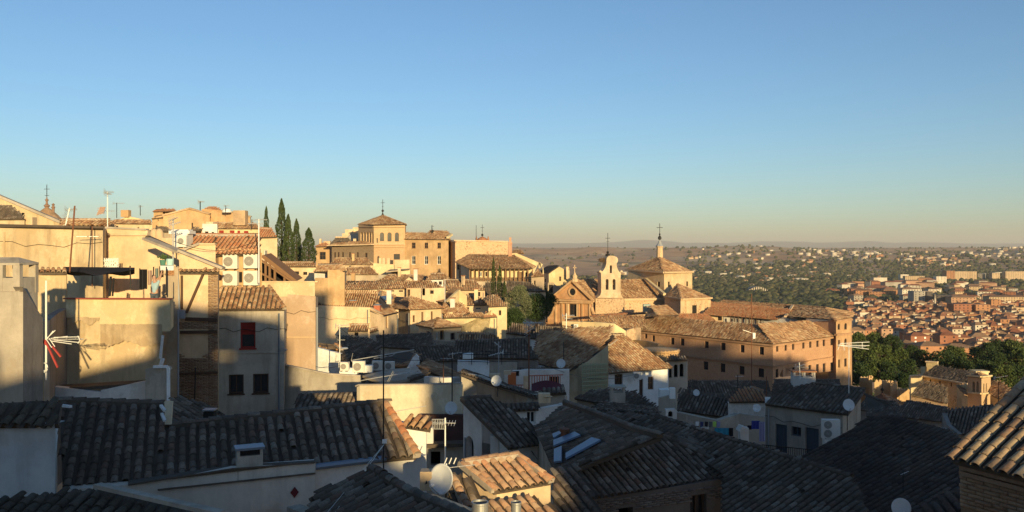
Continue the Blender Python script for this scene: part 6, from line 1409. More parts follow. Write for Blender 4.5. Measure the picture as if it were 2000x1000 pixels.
# a mass of undergrowth fills the slope beneath the park trees
me = bpy.data.meshes.new('x'); bpy.data.meshes.remove(me)
def blob_tpl(seed, sub=2):
    bm = bmesh.new(); bmesh.ops.create_icosphere(bm, subdivisions=sub, radius=1.0)
    for v in bm.verts: n_ = noise.noise(v.co * 1.7 + V((seed, 0, 0))); v.co *= 1 + .38 * n_ + .2 * noise.noise(v.co * 4 + V((0, seed, 0)))
    vs_ = np.array([tuple(v.co) for v in bm.verts]); fs = [tuple(v.index for v in f.verts) for f in bm.faces]; bm.free(); return vs_, fs
class World_: base = V((0, 0, 0)); o = None
def scatter(name, tpl, locs, mat):
    o = put_tpl(World_, name, tpl, [Matrix.Translation(V(l)) @ Matrix.Rotation(rnd.uniform(0, 6.28), 4, 'Z') @ Matrix.Diagonal((s * rnd.uniform(.8, 1.2), s * rnd.uniform(.8, 1.2), s * rnd.uniform(.7, 1.0), 1)) for l, s in locs], mat, None); return o
und = []
for i in range(900):
    an = math.radians(rnd.uniform(19, 34)); r = rnd.uniform(215, 470); x, y = r * math.sin(an), r * math.cos(an); und.append(((x, y, ground_z(x, y) + 2.0), rnd.uniform(2.0, 4.5)))
SC = [leaves_mesh('undergrowth', [(l[0] + rnd.gauss(0, s * .8), l[1] + rnd.gauss(0, s * .8), l[2] + abs(rnd.gauss(0, s * .8))) for l, s in und for _ in range(30)], .55, LG[1], 5, .6)]
o = bpy.data.objects.new('undergrowth', SC[0]); COL.objects.link(o); o['kind'] = 'stuff'
# valley woods
def dens(px, Y):
    """how wooded the valley floor is in this direction"""
    d = 0
    if 1330 < px < 1720 and 1050 < Y < 3400: d = .95
    if px >= 1700 and 1900 < Y < 3100: d = .75
    if px > 1640 and 1100 < Y < 1900: d = .35
    if px < 1330 and 1900 < Y < 2300: d = .4
    if Y >= 3100: d = .16 if px > 1340 else .03
    return d
wl_ = []; tries = 0
while len(wl_) < 8000 and tries < 120000:
    tries += 1; px = rnd.uniform(980, 2080); Y = 950 * (6500 / 950) ** rnd.random()
    n_ = noise.noise(V((px / 60, Y / 350, 3)))
    if rnd.random() > dens(px, Y) * (1 + n_): continue
    x = (px - 1000) / F_ * Y; s = rnd.uniform(3.2, 6.5) * (1 if Y < 3000 else 1.5); wl_.append(((x, Y, ground_z(x, Y) + s * .45), s))
for k in range(3): o = scatter('woodland', blob_tpl(k + 1, 1), wl_[k::3], leafm('dry_wood_leaf', (.055, .06, .028), (.13, .115, .055)) if k else leafm('wood_leaf', (.035, .05, .022), (.09, .09, .04)))

# ---------------------------------------------------------------- gate church, battlements
t = Thing('parish_church', 'stone church with stepped gables and a square bell tower among the park trees', 'church', P(1860, 790, 190))
tb(t, [P(1799, 717, 205), P(1807, 717, 203), P(1810, 707, 203), P(1831, 708, 203), P(1832, 716, 210)][0:2], -50, YELL); tb(t, [P(1798, 716, 205), P(1810, 716, 203)], -50, YELL); tb(t, [P(1809, 707, 204), P(1831, 708.5, 202), P(1833, 710, 212)], -50, YELL)
coping(t, [P(1808, 707, 203.6), P(1832, 708.5, 201.6)], CREAM, .8, .3)
a, b = P(1799, 734, 198), P(1890, 750, 186); slope(t, a, b, [(1898, 725), (1827, 713.5)], 22, 'far', TD)
tb(t, [P(1799, 735, 198.4), P(1890, 751, 186.4)], -50, RUB, [(1816, 741, 1819, 748, 'dark'), (1834, 744, 1837, 751, 'dark'), (1856, 748, 1859, 755, 'dark')])
mb = MB(); mb.bar(P(1799, 734, 197.5), P(1890, 750, 185.6), .4, .3); t.part('eave_band', mb, CREAM)
tb(t, [P(1775, 737, 196), P(1779, 735, 195), P(1800, 734.5, 194), P(1802, 735, 198)], -50, YELL); coping(t, [P(1776, 735, 194.8), P(1800.5, 734, 193.8)], CREAM, .6, .25)
slope(t, P(1779, 770, 178), P(1850, 788, 172), [(1850, 756), (1800, 747)], 18, 'far', TD); tb(t, [P(1779, 772, 178.4), P(1850, 790, 172.4), P(1852, 780, 185)], -50, RUB)
a, b, c = P(1890, 733, 176), P(1917, 736, 170), P(1935, 733, 175)
tb(t, [a, b, c], -50, TOWB, [(1899.5, 745, 1904, 766, 'arch void'), (1907, 745, 1911.5, 766, 'arch void'), (1920.5, 749, 1923, 766, 'arch dark'), (1925.5, 748, 1928, 765, 'arch dark')], 0, thick=.5)
mb = MB()
for y in (733.5, 766.5): mb.bar(P(1889, y, 176), P(1917, y + 2.5, 169.7), .5, .3); mb.bar(P(1917, y + 2.5, 169.7), P(1936, y, 174.8), .5, .3)
t.part('cornice', mb, YELL); ap = P(1912, 731 - 4, 176)
slope(t, P(1889, 735, 176), P(1917.5, 738, 169.5), [ap], 24, 'far', TL); slope(t, P(1917.5, 738, 169.5), P(1936, 735, 174.8), [ap], 24, 'far', TL)
mb = MB(); mb.box(P(1913, 738, 178), 2.6, 2.2, 1.6); mb.box(P(1913, 726, 178), 2.9, 2.5, .3); t.part('belfry_block', mb, YELL)
tb(t, [P(1869, 752, 183), P(1885, 750, 180), P(1891, 752, 179)], -50, YELL); slope(t, P(1889, 775, 172), P(1868, 752, 182), [P(1884, 750, 186)], 20, 'far', TL)
slope(t, P(1934, 770, 172), P(1975, 790, 165), [(1970, 757), (1955, 748), (1933, 749)], 22, 'far', TL); tb(t, [P(1934, 772, 172.4), P(1975, 792, 165.4)], -50, TAN)
t = Thing('battlement_wall', 'pale crenellated city wall stretch with small turrets below the trees', 'wall', P(1725, 770, 190))
for x0, x1, yt, Y in ((1679, 1697, 737, 196), (1697, 1703, 735, 192), (1708, 1722, 743, 190), (1722, 1739, 744, 192), (1739, 1752, 745, 188), (1752, 1776, 761, 186)):
    tb(t, [P(x0, yt + 3, Y), P(x1, yt + 3, Y), P(x1 + 1, yt + 3, Y + 3)], -48, OCH)
    w = x1 - x0; k = max(2, int(w / 5.5))
    for i in range(k):
        mb = MB(); xc = x0 + (i + .5) * w / k; cc = P(xc, yt + 3.5, Y + .35); mb.box(cc, .62, .6, .42); mb.mesh([cc + V((-.31, -.3, .42)), cc + V((.31, -.3, .42)), cc + V((.31, .3, .42)), cc + V((-.31, .3, .42)), cc + V((0, 0, .68))], [(0, 1, 4), (1, 2, 4), (2, 3, 4), (3, 0, 4)]); t.part('merlon', mb, OCH)
t = Thing('gate_hip_house', 'small hip roofed house with a finial between the shaded roofs and the battlements', 'house', P(1735, 800, 150))
a, b, c, ap = P(1703, 777, 156), P(1747, 796, 148), P(1760, 783, 152), P(1723, 768, 158)
slope(t, a, b, [P(1740, 778, 158), ap], 22, 'far', TL); slope(t, b, c, [ap], 22, 'far', TL); ridge(t, b, ap, 'far'); tb(t, [a + V((.3, .3, -.1)), b + V((0, .3, -.1)), c + V((-.3, .3, -.1))], -45, WHITE); finial(t, ap - V((0, 0, .3)), .5, .8, .4, .05)
tb(t, [P(1754, 790, 150), P(1772, 796, 146), P(1790, 812, 140)], -45, GRAY)
t = Thing('white_square_chimney', 'bright square chimney on the roof edge right of the small hip roofed house', 'chimney', P(1776, 808, 120)); mb = MB(); mb.box(P(1776, 808, 120), .62, .5, 1.5); mb.box(P(1768, 802, 120), .35, .3, .7); mb.box(P(1785, 812, 120), .7, .3, .35); t.part('stack', mb, CREAM)
t = Thing('white_edged_gable', 'dark low gable outlined by a pale verge', 'house', P(1810, 815, 110)); slope(t, P(1791, 813, 110), P(1828, 817, 110), [(1822, 810), (1808, 805)], 12, 'far', TD); mb = MB(); mb.bar(P(1791, 812, 109.6), P(1808, 804.5, 109.8), .16, .14); mb.bar(P(1808, 804.5, 109.8), P(1828, 815, 109.6), .16, .14); t.part('verge', mb, GRAY)
tb(t, [P(1791, 812, 110), P(1808, 804.5, 110), P(1828, 815, 110), P(1829, 815, 120)], -45, DGRAY)
t, p_ = S('wide grey tiled roof behind the nearest sunlit tiles', (1852, 842, 62), (1960, 860, 60), [(1940, 792), (1842, 805)], 20, GRAY, tm=TD, zb=-35)
tb(t, [P(1840, 806, 64), P(1849, 829, 62), P(1872, 848, 60), P(1874, 862, 60)], -35, DGRAY)
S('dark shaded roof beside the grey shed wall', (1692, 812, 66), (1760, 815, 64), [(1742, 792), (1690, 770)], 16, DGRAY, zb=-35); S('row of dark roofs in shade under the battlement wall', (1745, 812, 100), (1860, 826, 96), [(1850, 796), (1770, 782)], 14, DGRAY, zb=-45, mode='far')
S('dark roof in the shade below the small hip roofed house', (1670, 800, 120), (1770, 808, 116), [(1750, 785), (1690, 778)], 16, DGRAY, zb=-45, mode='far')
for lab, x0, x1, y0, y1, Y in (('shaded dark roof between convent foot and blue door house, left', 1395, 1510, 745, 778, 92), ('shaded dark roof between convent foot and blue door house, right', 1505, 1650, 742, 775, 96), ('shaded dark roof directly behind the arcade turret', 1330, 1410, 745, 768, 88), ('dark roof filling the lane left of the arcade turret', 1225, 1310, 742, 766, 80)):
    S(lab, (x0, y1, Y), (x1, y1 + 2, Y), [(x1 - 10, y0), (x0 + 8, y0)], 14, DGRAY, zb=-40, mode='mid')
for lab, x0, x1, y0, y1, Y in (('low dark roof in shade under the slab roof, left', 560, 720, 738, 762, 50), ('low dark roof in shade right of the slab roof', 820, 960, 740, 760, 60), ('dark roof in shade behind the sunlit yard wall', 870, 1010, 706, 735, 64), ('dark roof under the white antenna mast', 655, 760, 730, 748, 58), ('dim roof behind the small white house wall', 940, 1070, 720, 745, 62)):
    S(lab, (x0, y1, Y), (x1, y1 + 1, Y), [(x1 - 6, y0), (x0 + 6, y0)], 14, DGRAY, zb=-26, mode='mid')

# ---------------------------------------------------------------- the lower town
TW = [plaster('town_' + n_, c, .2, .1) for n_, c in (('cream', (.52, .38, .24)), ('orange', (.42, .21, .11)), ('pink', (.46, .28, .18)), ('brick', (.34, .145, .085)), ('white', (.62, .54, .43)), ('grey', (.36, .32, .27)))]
TRF = [plaster('town_roof_' + n_, c, .4, .3) for n_, c in (('red', (.29, .115, .065)), ('brown', (.22, .125, .08)), ('tan', (.33, .20, .12)), ('rose', (.34, .16, .095)))]
def block(px0, px1, py0, Y, dep, label, wm, roof=None, win=0, rot=0, group=None, name='apartment_block', cat='building', rows=None, hip=2.2, wcol=None, foot=None):
    """a town building: front edge px0..px1 at distance Y, parapet at row py0"""
    A, B = P(px0, py0, Y), P(px1, py0, Y); W = (B - A).length; c = (A + B) / 2; gz = ground_z(c.x, c.y) - 2 if foot is None else foot
    x = V((math.cos(rot), math.sin(rot), 0)); y = V((-x.y, x.x, 0)); q = lambda u, v, z: V((c.x, c.y, z)) + x * u + y * v; zt = A.z
    t = Thing(name, label, cat, V((c.x, c.y, gz)), group); mb = MB(); w = W / 2
    mb.hexa([q(-w, 0, gz), q(w, 0, gz), q(w, dep, gz), q(-w, dep, gz)], [q(-w, 0, zt), q(w, 0, zt), q(w, dep, zt), q(-w, dep, zt)]); t.part('wall', mb, wm)
    if roof:
        e = .5; mb = MB(); r0, r1 = (-w + dep / 2 * .8, w - dep / 2 * .8) if W > dep else (-.1, .1)
        mb.mesh([q(-w - e, -e, zt - .1), q(w + e, -e, zt - .1), q(w + e, dep + e, zt - .1), q(-w - e, dep + e, zt - .1), q(r0, dep / 2, zt + hip), q(r1, dep / 2, zt + hip)], [(0, 1, 5, 4), (1, 2, 5), (2, 3, 4, 5), (3, 0, 4), (3, 2, 1, 0)]); t.part('roof', mb, roof)
    if win:
        mb = MB(); rws = rows or max(1, int((zt - gz - 3) / 3.1)); k = max(2, int(W / win))
        for i in range(k):
            for j in range(min(rws, 9)):
                z = zt - 2.1 - 3.0 * j; u = -w + (i + .5) * W / k; mb.hexa([q(u - .65, -.05, z), q(u + .65, -.05, z), q(u + .65, .1, z), q(u - .65, .1, z)], [q(u - .65, -.05, z + 1.3), q(u + .65, -.05, z + 1.3), q(u + .65, .1, z + 1.3), q(u - .65, .1, z + 1.3)])
        t.part('window_rows', mb, wcol or GLASS, kind='stuff')
    return t, q, W, zt
block(1864, 1908, 530, 2050, 14, 'long cream apartment slab on the far side of the town, longest of its row', TW[0], None, 4.2); block(1849, 1865, 529, 2020, 20, 'orange end block joined to the longest cream slab', TW[1], None, 5); block(1908, 1939, 534, 2080, 12, 'shaded dark section of the far cream slab row', TW[5], None, 4.5, rot=.9); block(1938, 1953, 533, 2040, 16, 'short bright block right of the shaded section', TW[0], None, 5)  # shaded section of the cream row has its shade put in as grey
block(1964, 2012, 530, 2040, 14, 'cream slab cut by the right picture edge', TW[0], None, 4.2); block(1768, 1806, 539, 1900, 12, 'low cream block at the left of the far row', TW[0], None, 4.5); block(1759, 1775, 536, 1960, 12, 'small pale block behind the leftmost low slab', TW[4]); block(1829, 1849, 540, 1850, 14, 'bright square block with a central window strip', TW[4], None, 6); block(1806, 1829, 545, 1880, 10, 'shaded low block between the two bright ones', TW[5])
block(1785, 1807, 569, 1180, 18, 'grey lit face of the tall office block in town', TW[5], None, 4); block(1807, 1825, 570, 1190, 16, 'dark shaded half of the tall office block', plaster('town_dark', (.12, .10, .09), .2), None, 4, rot=.5);  # office block's shaded half is painted as a darker wall colour
t = Thing('church_spire', 'slender white spire rising between shaded town blocks', 'tower', P(1826, 606, 1120)); mb = MB(); c = P(1826, 612, 1120); mb.lathe(c, [(1.7, 0), (1.7, 12), (2.1, 12), (2.1, 12.6), (1.3, 13), (1.2, 19), (.7, 20), (.2, 26)], 8); t.part('spire', mb, TW[4])
block(1828, 1858, 577, 1150, 20, 'wide dark block right of the white spire', MATS['town_dark'], None, 5, rot=-.3); block(1858, 1907, 581, 1130, 16, 'long orange block with pale roof edge', TW[2], TRF[2], 4.5); block(1932, 2010, 580, 1150, 16, 'long cream block with two window rows at the right edge', TW[0], TRF[1], 3.6); block(1936, 1955, 585, 1060, 12, 'orange square block with paler right side', TW[1], None, 6); block(1863, 1910, 594, 960, 16, 'low shaded brown block in the town centre', TW[3], None, 4); block(1906, 1934, 595, 955, 14, 'low orange lit block beside the shaded brown one', TW[1], None, 5)  # brown and orange low blocks: shaded and lit ends put into wall colour
block(1954, 1972, 624, 820, 12, 'square orange tower block rising over the low roofs', TW[1], None, 5); block(1972, 2010, 630, 830, 12, 'dark balcony block at the right edge', TW[3], TRF[1], 4)
block(1779, 1816, 656, 640, 12, 'red brick block with white framed windows', TW[3], TRF[0], 6, wcol=WP, rows=2); block(1836, 1872, 655, 660, 12, 'red brick block with low red roof', TW[3], TRF[0], 6, rows=2); block(1760, 1798, 672, 560, 16, 'long tan roofed hall before the red brick block', TW[1], TRF[2], 8, rows=1); block(1798, 1850, 676, 530, 16, 'orange walled hall with wide tan roof', TW[1], TRF[2], 8, rows=1); block(1850, 1912, 680, 540, 18, 'wide low roof above the tree tops', TW[1], TRF[2], 0)
block(1613, 1640, 566, 1500, 14, 'red row of flats beyond the convent tower, left', TW[3], TRF[0], 5); block(1637, 1652, 569, 1480, 14, 'orange cube of flats beyond the convent tower', TW[1], None, 5); block(1652, 1684, 567, 1500, 14, 'orange row of flats beyond the convent tower, right', TW[1], TRF[0], 5); block(1700, 1712, 551, 1700, 10, 'small grey office block in the valley trees', TW[5], None, 4)
block(1542, 1578, 562, 1620, 12, 'white modern building with stepped flat roofs in the valley', TW[4], None, 5, rows=2); block(1552, 1583, 574, 1500, 14, 'terracotta roofed house below the white modern building', TW[1], TRF[3], 0)
t = Thing('striped_dome_hall', 'low arched hall with a black and white striped roof in the valley', 'hall', P(1481, 572, 1500))
mb = MB(); mw = MB(); n_ = 24
for i in range(n_):
    f = lambda k: P(1455 + 52 * k / n_, 571 - 11 * math.sin(math.pi * k / n_), 1500)
    a_, b_ = f(i), f(i + 1); (mb if i % 2 else mw).poly([a_, b_, b_ + V((0, 26, 3 * 0)), a_ + V((0, 26, 0))]); (mb if i % 2 else mw).poly([V((a_.x, a_.y, P(0, 572, 1500).z)), V((b_.x, b_.y, P(0, 572, 1500).z)), b_, a_])
t.part('roof_stripe', mb, DARK, kind='stuff'); t.part('roof', mw, TW[4])
# tight rows of small town houses
Lg = 'small tile roofed town house in the dense quarter below the old town'
cnt = 0
for row in range(15):
    Yr = 600 * (1120 / 600) ** (row / 14); px = 1655 + (row % 2) * 12 + rnd.uniform(-6, 6)
    if row < 3: px = 1905 if row else 1930
    while px < 2015 and cnt < 235:
        wpx = rnd.uniform(9, 15) / Yr * F_; wpx = min(wpx, 40)
        yy = HY + (82 - rnd.uniform(7.0, 9.5)) / Yr * F_
        if rnd.random() > .07 and not (row >= 3 and Yr < 720 and px < 1760):
            A_ = rnd.random(); wm_, rm_ = rnd.choice(TW[:5]), rnd.choice(TRF)
            lab = '%s town house with %s roof, %s, %s' % (wm_.name[5:], rm_.name[10:], ('nearest rows', 'lower middle rows', 'upper middle rows', 'farthest rows')[min(3, row // 4)], 'just right of the convent tower' if px < 1740 else 'above the park trees at centre' if px < 1830 else 'above the parish church' if px < 1920 else 'near the right picture edge')
            t, q, W, zt = block(px, px + wpx, yy, Yr + rnd.uniform(-14, 14), rnd.uniform(9, 12), lab, wm_, rm_, 4 if row < 9 else 0, rnd.uniform(-.4, .2), 'small town houses in the dense quarter', 'town_house', 'house', rows=2, hip=rnd.uniform(2, 3.2))
            if rnd.random() < .6:
                mb = MB(); u = rnd.uniform(-W * .25, W * .25); b0 = q(u, 2, zt); mb.box(b0, rnd.uniform(2, 4.5), 2.5, rnd.uniform(1.6, 2.4)); t.part('dormer', mb, rnd.choice((TW[4], TW[0])))
            if rnd.random() < .5: mb = MB(); mb.box(q(rnd.uniform(-W * .3, W * .3), 5, zt), .9, .9, 3.8); t.part('chimney', mb, rnd.choice(TW[:3]))
            cnt += 1
        px += wpx * rnd.uniform(1.0, 1.12)
# middle distance blocks between the town and the slabs
for i in range(70):
    px = rnd.uniform(1640, 2010); Y = 1200 * (1850 / 1200) ** rnd.random(); w_ = rnd.uniform(14, 34) / Y * F_
    if abs(px - 1826) < 12: continue
    wq, rq = rnd.choice(TW), rnd.choice(TRF + [None])
    block(px, px + w_, HY + (82 - rnd.uniform(8, 15)) / Y * F_, Y, 12, '%s walled distant town building %s, %s' % (wq.name[5:], 'with ' + rq.name[10:] + ' roof' if rq else 'with flat roof', 'behind the dense small houses' if Y < 1450 else 'just below the cream slabs'), wq, rq, 4.5 if Y < 1500 else 0, rnd.uniform(-.5, .5), 'distant town buildings', 'distant_block')
# villas on the far slopes
VM = []
for k in range(6):
    mb = MB(); w, d, h = rnd.uniform(9, 22), rnd.uniform(8, 12), rnd.uniform(4, 8); mb.hexa([V((-w / 2, -d / 2, -4)), V((w / 2, -d / 2, -4)), V((w / 2, d / 2, -4)), V((-w / 2, d / 2, -4))], [V((-w / 2, -d / 2, h)), V((w / 2, -d / 2, h)), V((w / 2, d / 2, h)), V((-w / 2, d / 2, h))])
    nf = len(mb.f); e = .5; mb.mesh([V((-w / 2 - e, -d / 2 - e, h)), V((w / 2 + e, -d / 2 - e, h)), V((w / 2 + e, d / 2 + e, h)), V((-w / 2 - e, d / 2 + e, h)), V((-w / 4, 0, h + 2)), V((w / 4, 0, h + 2))], [(0, 1, 5, 4), (1, 2, 5), (2, 3, 4, 5), (3, 0, 4)])
    me = mkmesh('villa', mb, [TW[(0, 2, 4, 1, 0, 5)[k]], TRF[k % 4]])
    for p_ in me.polygons[nf:]: p_.material_index = 1
    VM.append(me)
vn = 0; tries = 0; vst = []
def vdens(px, Y):
    if 1350 < px < 1620 and 1900 < Y < 4300: return .22
    if 1560 < px < 1720 and 3300 < Y < 4800: return .8
    if 1765 < px < 1875 and 2900 < Y < 3400: return 1.0
    if px > 1875 and 3300 < Y < 4600: return .9
    if px < 1330: return .008
    return .03
while (vn < 230 or len(vst) < 170) and tries < 60000:
    tries += 1; px = rnd.uniform(1050, 2010); Y = 1650 * (5000 / 1650) ** rnd.random()
    if rnd.random() > vdens(px, Y): continue
    x = (px - 1000) / F_ * Y; loc = V((x, Y, ground_z(x, Y)))
    if vn < 230 and (Y < 3300 or rnd.random() < .5):
        o = bpy.data.objects.new('villa', VM[vn % 6]); COL.objects.link(o); o.location = loc; o.rotation_euler = (0, 0, rnd.uniform(-.6, .6)); s = .8 if Y < 3000 else 1.1; o.scale = (s, s, s)
        o['label'] = 'tiny %s villa across the valley, %s, %s' % (('cream', 'pink walled', 'white', 'orange', 'cream flat topped', 'grey')[vn % 6], 'low among the trees' if Y < 2400 else 'halfway up the slope' if Y < 3200 else 'high near the ridge' if Y < 4000 else 'on the ridge', 'above the church crossing' if px < 1400 else 'above the convent roofs' if px < 1520 else 'above the convent tower' if px < 1680 else 'above the dense town' if px < 1850 else 'toward the right edge'); o['category'] = 'house'; o['group'] = 'villas across the valley'; vn += 1
    elif len(vst) < 170: vst.append(Matrix.Translation(loc) @ Matrix.Rotation(rnd.uniform(-.6, .6), 4, 'Z') @ Matrix.Diagonal((1.3, 1.3, 1.3, 1)))
bx = MB(); bx.box((0, 0, -4), 15, 9, 10); put_tpl(World_, 'far_houses', (np.array([tuple(v) for v in bx.v]), bx.f), vst, TW[4], None)
# haze over the valley: one box round everything, sky outside
ZT = 30; mb = MB(); q = [V((-33500, -400, -120)), V((33500, -400, -120)), V((33500, 33500, -120)), V((-33500, 33500, -120))]; 
mb.hexa(q, [p_ + V((0, 0, 120 + 330)) for p_ in q]); me = mkmesh('haze', mb, [])
hm = bpy.data.materials.new('haze'); hm.use_nodes = True; ht = hm.node_tree; ht.nodes.remove(ht.nodes['Principled BSDF']); vo = ht.nodes.new('ShaderNodeVolumePrincipled')
vo.inputs['Density'].default_value = 5.0e-5; vo.inputs['Color'].default_value = (.92, .88, .84, 1); vo.inputs['Anisotropy'].default_value = 0
ht.links.new(vo.outputs[0], ht.nodes['Material Output'].inputs['Volume']); me.materials.append(hm)
HAZE = bpy.data.objects.new('haze', me); COL.objects.link(HAZE); HAZE['kind'] = 'stuff'
# small stacks and vents scattered on the sunlit village roofs
vr = random.Random(404)
for i, (px, py, Y, lab) in enumerate(((690, 553, 116, 'small stack on the long village roof, left end'), (812, 552, 115, 'small stack on the long village roof, right end'), (760, 590, 93, 'stubby stack on the corner house roof near the red chimneys'), (905, 556, 128, 'stack on the broad hip roofed cottage'),
        (930, 587, 113, 'little stack on the cream house behind the slim cypresses'), (884, 605, 95, 'stack above the windowed cream row house'), (690, 512, 172, 'stack on the low roof under the dark stone wing'), (780, 537, 152, 'stack on the wide low roof left of the small white gable'))):
    t = Thing('roof_chimney', lab, 'chimney', P(px, py + 4, Y)); h = vr.uniform(.8, 1.3) * (1 + Y / 400); b0 = P(px, py + 4, Y)
    t.part('stack', MB().box(b0, .5, .45, h + .5), vr.choice((CREAM, OCH, WHITE))); t.part('chimney_cap', MB().box(b0 + V((0, 0, h + .5)), .68, .6, .1), TR)
# ================================================================ AERIALS, DISHES, PERSON, SHADOW BLOCKS BEHIND THE VIEWPOINT
rnd = random.Random(91)
def aerial(label, px, yt, yb, Y, mat=ALU, r=.025, booms=(), px2=None, name='tv_antenna', extra=None, group=None):
    """mast from row yb up to yt; booms: (row, dx, dy, rise, elements, element length) in metres"""
    t = Thing(name, label, 'antenna', P(px, yb, Y), group); top = P(px2 if px2 is not None else px, yt, Y); bot = P(px, yb, Y)
    mb = MB(); mb.tube([bot, top], r, 6); t.part('mast', mb, mat)
    for (yy, dx, dy, rz, ne, el) in booms:
        c = P(px if px2 is None else px + (px2 - px) * (yb - yy) / (yb - yt), yy, Y); d = V((dx, dy, rz)); a_ = c - d * .3; b_ = c + d * .7; mb = MB(); mb.tube([a_, b_], r * .6, 5)
        side = V((-dy, dx, 0)); side = side.normalized() if side.length > 0 else V((1, 0, 0)); side = (side + V((0, 0, .35 * (1 if ne % 2 else -1)))).normalized()
        for k in range(ne):
            o_ = a_.lerp(b_, (k + .3) / ne); l_ = el * (1 - .5 * k / ne); mb.tube([o_ - side * l_ / 2, o_ + side * l_ / 2], r * .35, 4)
        t.part('boom', mb, ALU if mat != RUST else ALU)
        if el > .3:
            mb = MB(); 
            for k in range(4): o_ = a_ + V((0, 0, (k - 1.5) * el * .2)); mb.tube([o_ - side * el * .4, o_ + side * el * .4], r * .35, 4)
            t.part('reflector', mb, ALU)
    return t
aerial('white antenna mast with forked red and white elements at the far left tower', 90, 548, 742, 29, WP, .032, [(663, 1.75, .15, 0, 6, .42)])
t = Thing('red_aerial_part', 'red plastic aerial arms hanging from the white mast at the far left', 'antenna', P(100, 700, 28.9)); mb = MB(); mb.bar(P(88, 664, 28.9), P(113, 718, 28.9), .065, .05); mb.bar(P(102, 676, 28.9), P(119, 697, 28.9), .065, .05); mb.bar(P(79, 661, 28.9), P(92, 672, 28.9), .12, .08); t.part('arm', mb, REDP)
mb = MB()
for a_, b_ in (((90, 662), (108, 645)), ((90, 664), (104, 646)), ((91, 664), (101, 679)), ((96, 661), (107, 677)), ((99, 661), (132, 657)), ((99, 666), (140, 672)), ((105, 659), (155, 658)), ((105, 664), (155, 669)), ((152, 656), (156, 664)), ((156, 664), (152, 671))): mb.tube([P(*a_, 28.8), P(*b_, 28.8)], .014, 4)
t.part('fork', mb, WP)
t = Thing('cable_coil', 'coil of white cable hanging on the mast at the far left', 'cable', P(86, 725, 28.8)); mb = MB(); c = P(86, 716, 28.75)
for k in range(5): mb.tube([c + V((math.cos(a_ * .6) * (.09 + .01 * k), 0, math.sin(a_ * .6) * (.13 + .008 * k) - .01 * k)) for a_ in range(11)], .010, 4)
t.part('coil', mb, WP)
aerial('tall white mast with a ring of small aerials on the left skyline', 210, 374, 444, 60, WP, .035, [(375, .6, .1, 0, 6, .6), (378, .1, .6, 0, 5, .5), (412, .7, .2, 0, 5, .5)])
t = Thing('panel_antenna', 'reddish grid panel aerial beside the tall white mast', 'antenna', P(196, 420, 60)); mb = MB()
for i in range(5): mb.bar(P(189 + i * 3, 421 - i * 1.2, 59.5), P(197 + i * 2.2, 404, 59.5), .05)
for i in range(4): mb.bar(P(190, 407 + i * 4, 59.5), P(205, 404 + i * 4, 59.5), .03)
t.part('grid', mb, flat('reddish_grid', (.45, .28, .2)))
aerial('white grid aerial on slanting legs left of the tall pole', 128, 406, 440, 55, WP, .04, [(410, .7, .1, .1, 6, .7), (425, .7, 0, -.1, 3, .5)], px2=136)
aerial('small distant T shaped aerial on the left skyline', 228, 396, 426, 90, IRON, .04, [(397, 1.2, 0, 0, 5, .4)]); aerial('tiny distant aerial right of the T shaped one', 274, 401, 421, 110, IRON, .05, [(403, .5, 0, 0, 3, .5)])
aerial('grey aerial mast rising above the end of the roof terrace', 338, 428, 522, 42, ALU, .035, [(438, .5, .1, .15, 5, .6), (428, .1, .4, .1, 4, .5)])
aerial('pale mast with a small panel aerial at the right end of the terracotta roof', 505.5, 428, 552, 43.5, WP, .03, [(429, .6, .1, 0, 7, .25), (437, -.8, 0, 0, 5, .3)])
aerial('thin aerial on the ochre stepped roof, left', 391, 393, 410, 165, IRON, .1, [(394, 1.2, 0, 0, 4, 1.0)]); aerial('thin aerial on the ochre stepped roof, right', 441, 401, 413, 165, IRON, .07, [(402, 1.0, 0, 0, 4, .5)]); aerial('small aerial behind the yellow row house', 492, 428, 446, 118, IRON, .05, [(430, .8, 0, 0, 4, .5)])
aerial('thin mast beside the sunlit back wall casting a line of shadow', 180, 442, 560, 43, RUST, .025, [(462, -1.0, -.3, 0, 5, .35)])
aerial('white mast with a comb aerial and flat dish beside the brilliant white wall', 663.5, 634, 740, 50, WP, .026, [(636, .8, .1, .05, 7, .4), (664, .45, 0, 0, 4, .5)]); 
t = Thing('small_flat_dish', 'flat little round aerial on the mast beside the white wall', 'antenna', P(672, 682, 50)); mb = MB(); mb.lathe(P(672, 680.5, 50), [(0, -.06), (.22, -.03), (.25, 0), (.2, .05), (0, .08)], 12); mb.bar(P(664, 680, 50), P(672, 680, 50), .03); t.part('disc', mb, ALU)
t = aerial('tallest dark mast in the foreground with a small white plate', 749, 645, 935, 19.3, IRON, .016); mb = MB(); mb.box(P(751, 866, 19.2), .10, .03, .09); t.part('plate', mb, WP)
mb = MB(); mb.tube([P(750, 868, 19.25), P(655, 1000, 15.5)], .006, 4); mb.tube([P(750, 868, 19.25), P(640, 1000, 15.3)], .005, 4); single('guy_wire', 'pair of thin guy wires from the tallest foreground mast', 'wire', mb, ALU)
aerial('dark mast with a long toothed boom in front of the sunlit yard wall', 757, 795, 838, 22.2, IRON, .015, [(806, 1.4, .5, .16, 14, .1)])
aerial('white mast with a big grid aerial over the dark red shed', 869.5, 816, 912, 24, WP, .02, [(826, -1.0, .1, .0, 12, .3)])
t = Thing('grid_antenna', 'rectangular grid aerial at the top of the white mast by the dark red shed', 'antenna', P(856, 838, 24)); mb = MB()
for i in range(8): mb.tube([P(844 + i * 3.4, 819, 23.9), P(845 + i * 3.4, 838, 23.9)], .008, 4)
for y in (819, 828, 838): mb.tube([P(844, y, 23.9), P(869, y, 23.9)], .009, 4)
t.part('grid', mb, ALU)
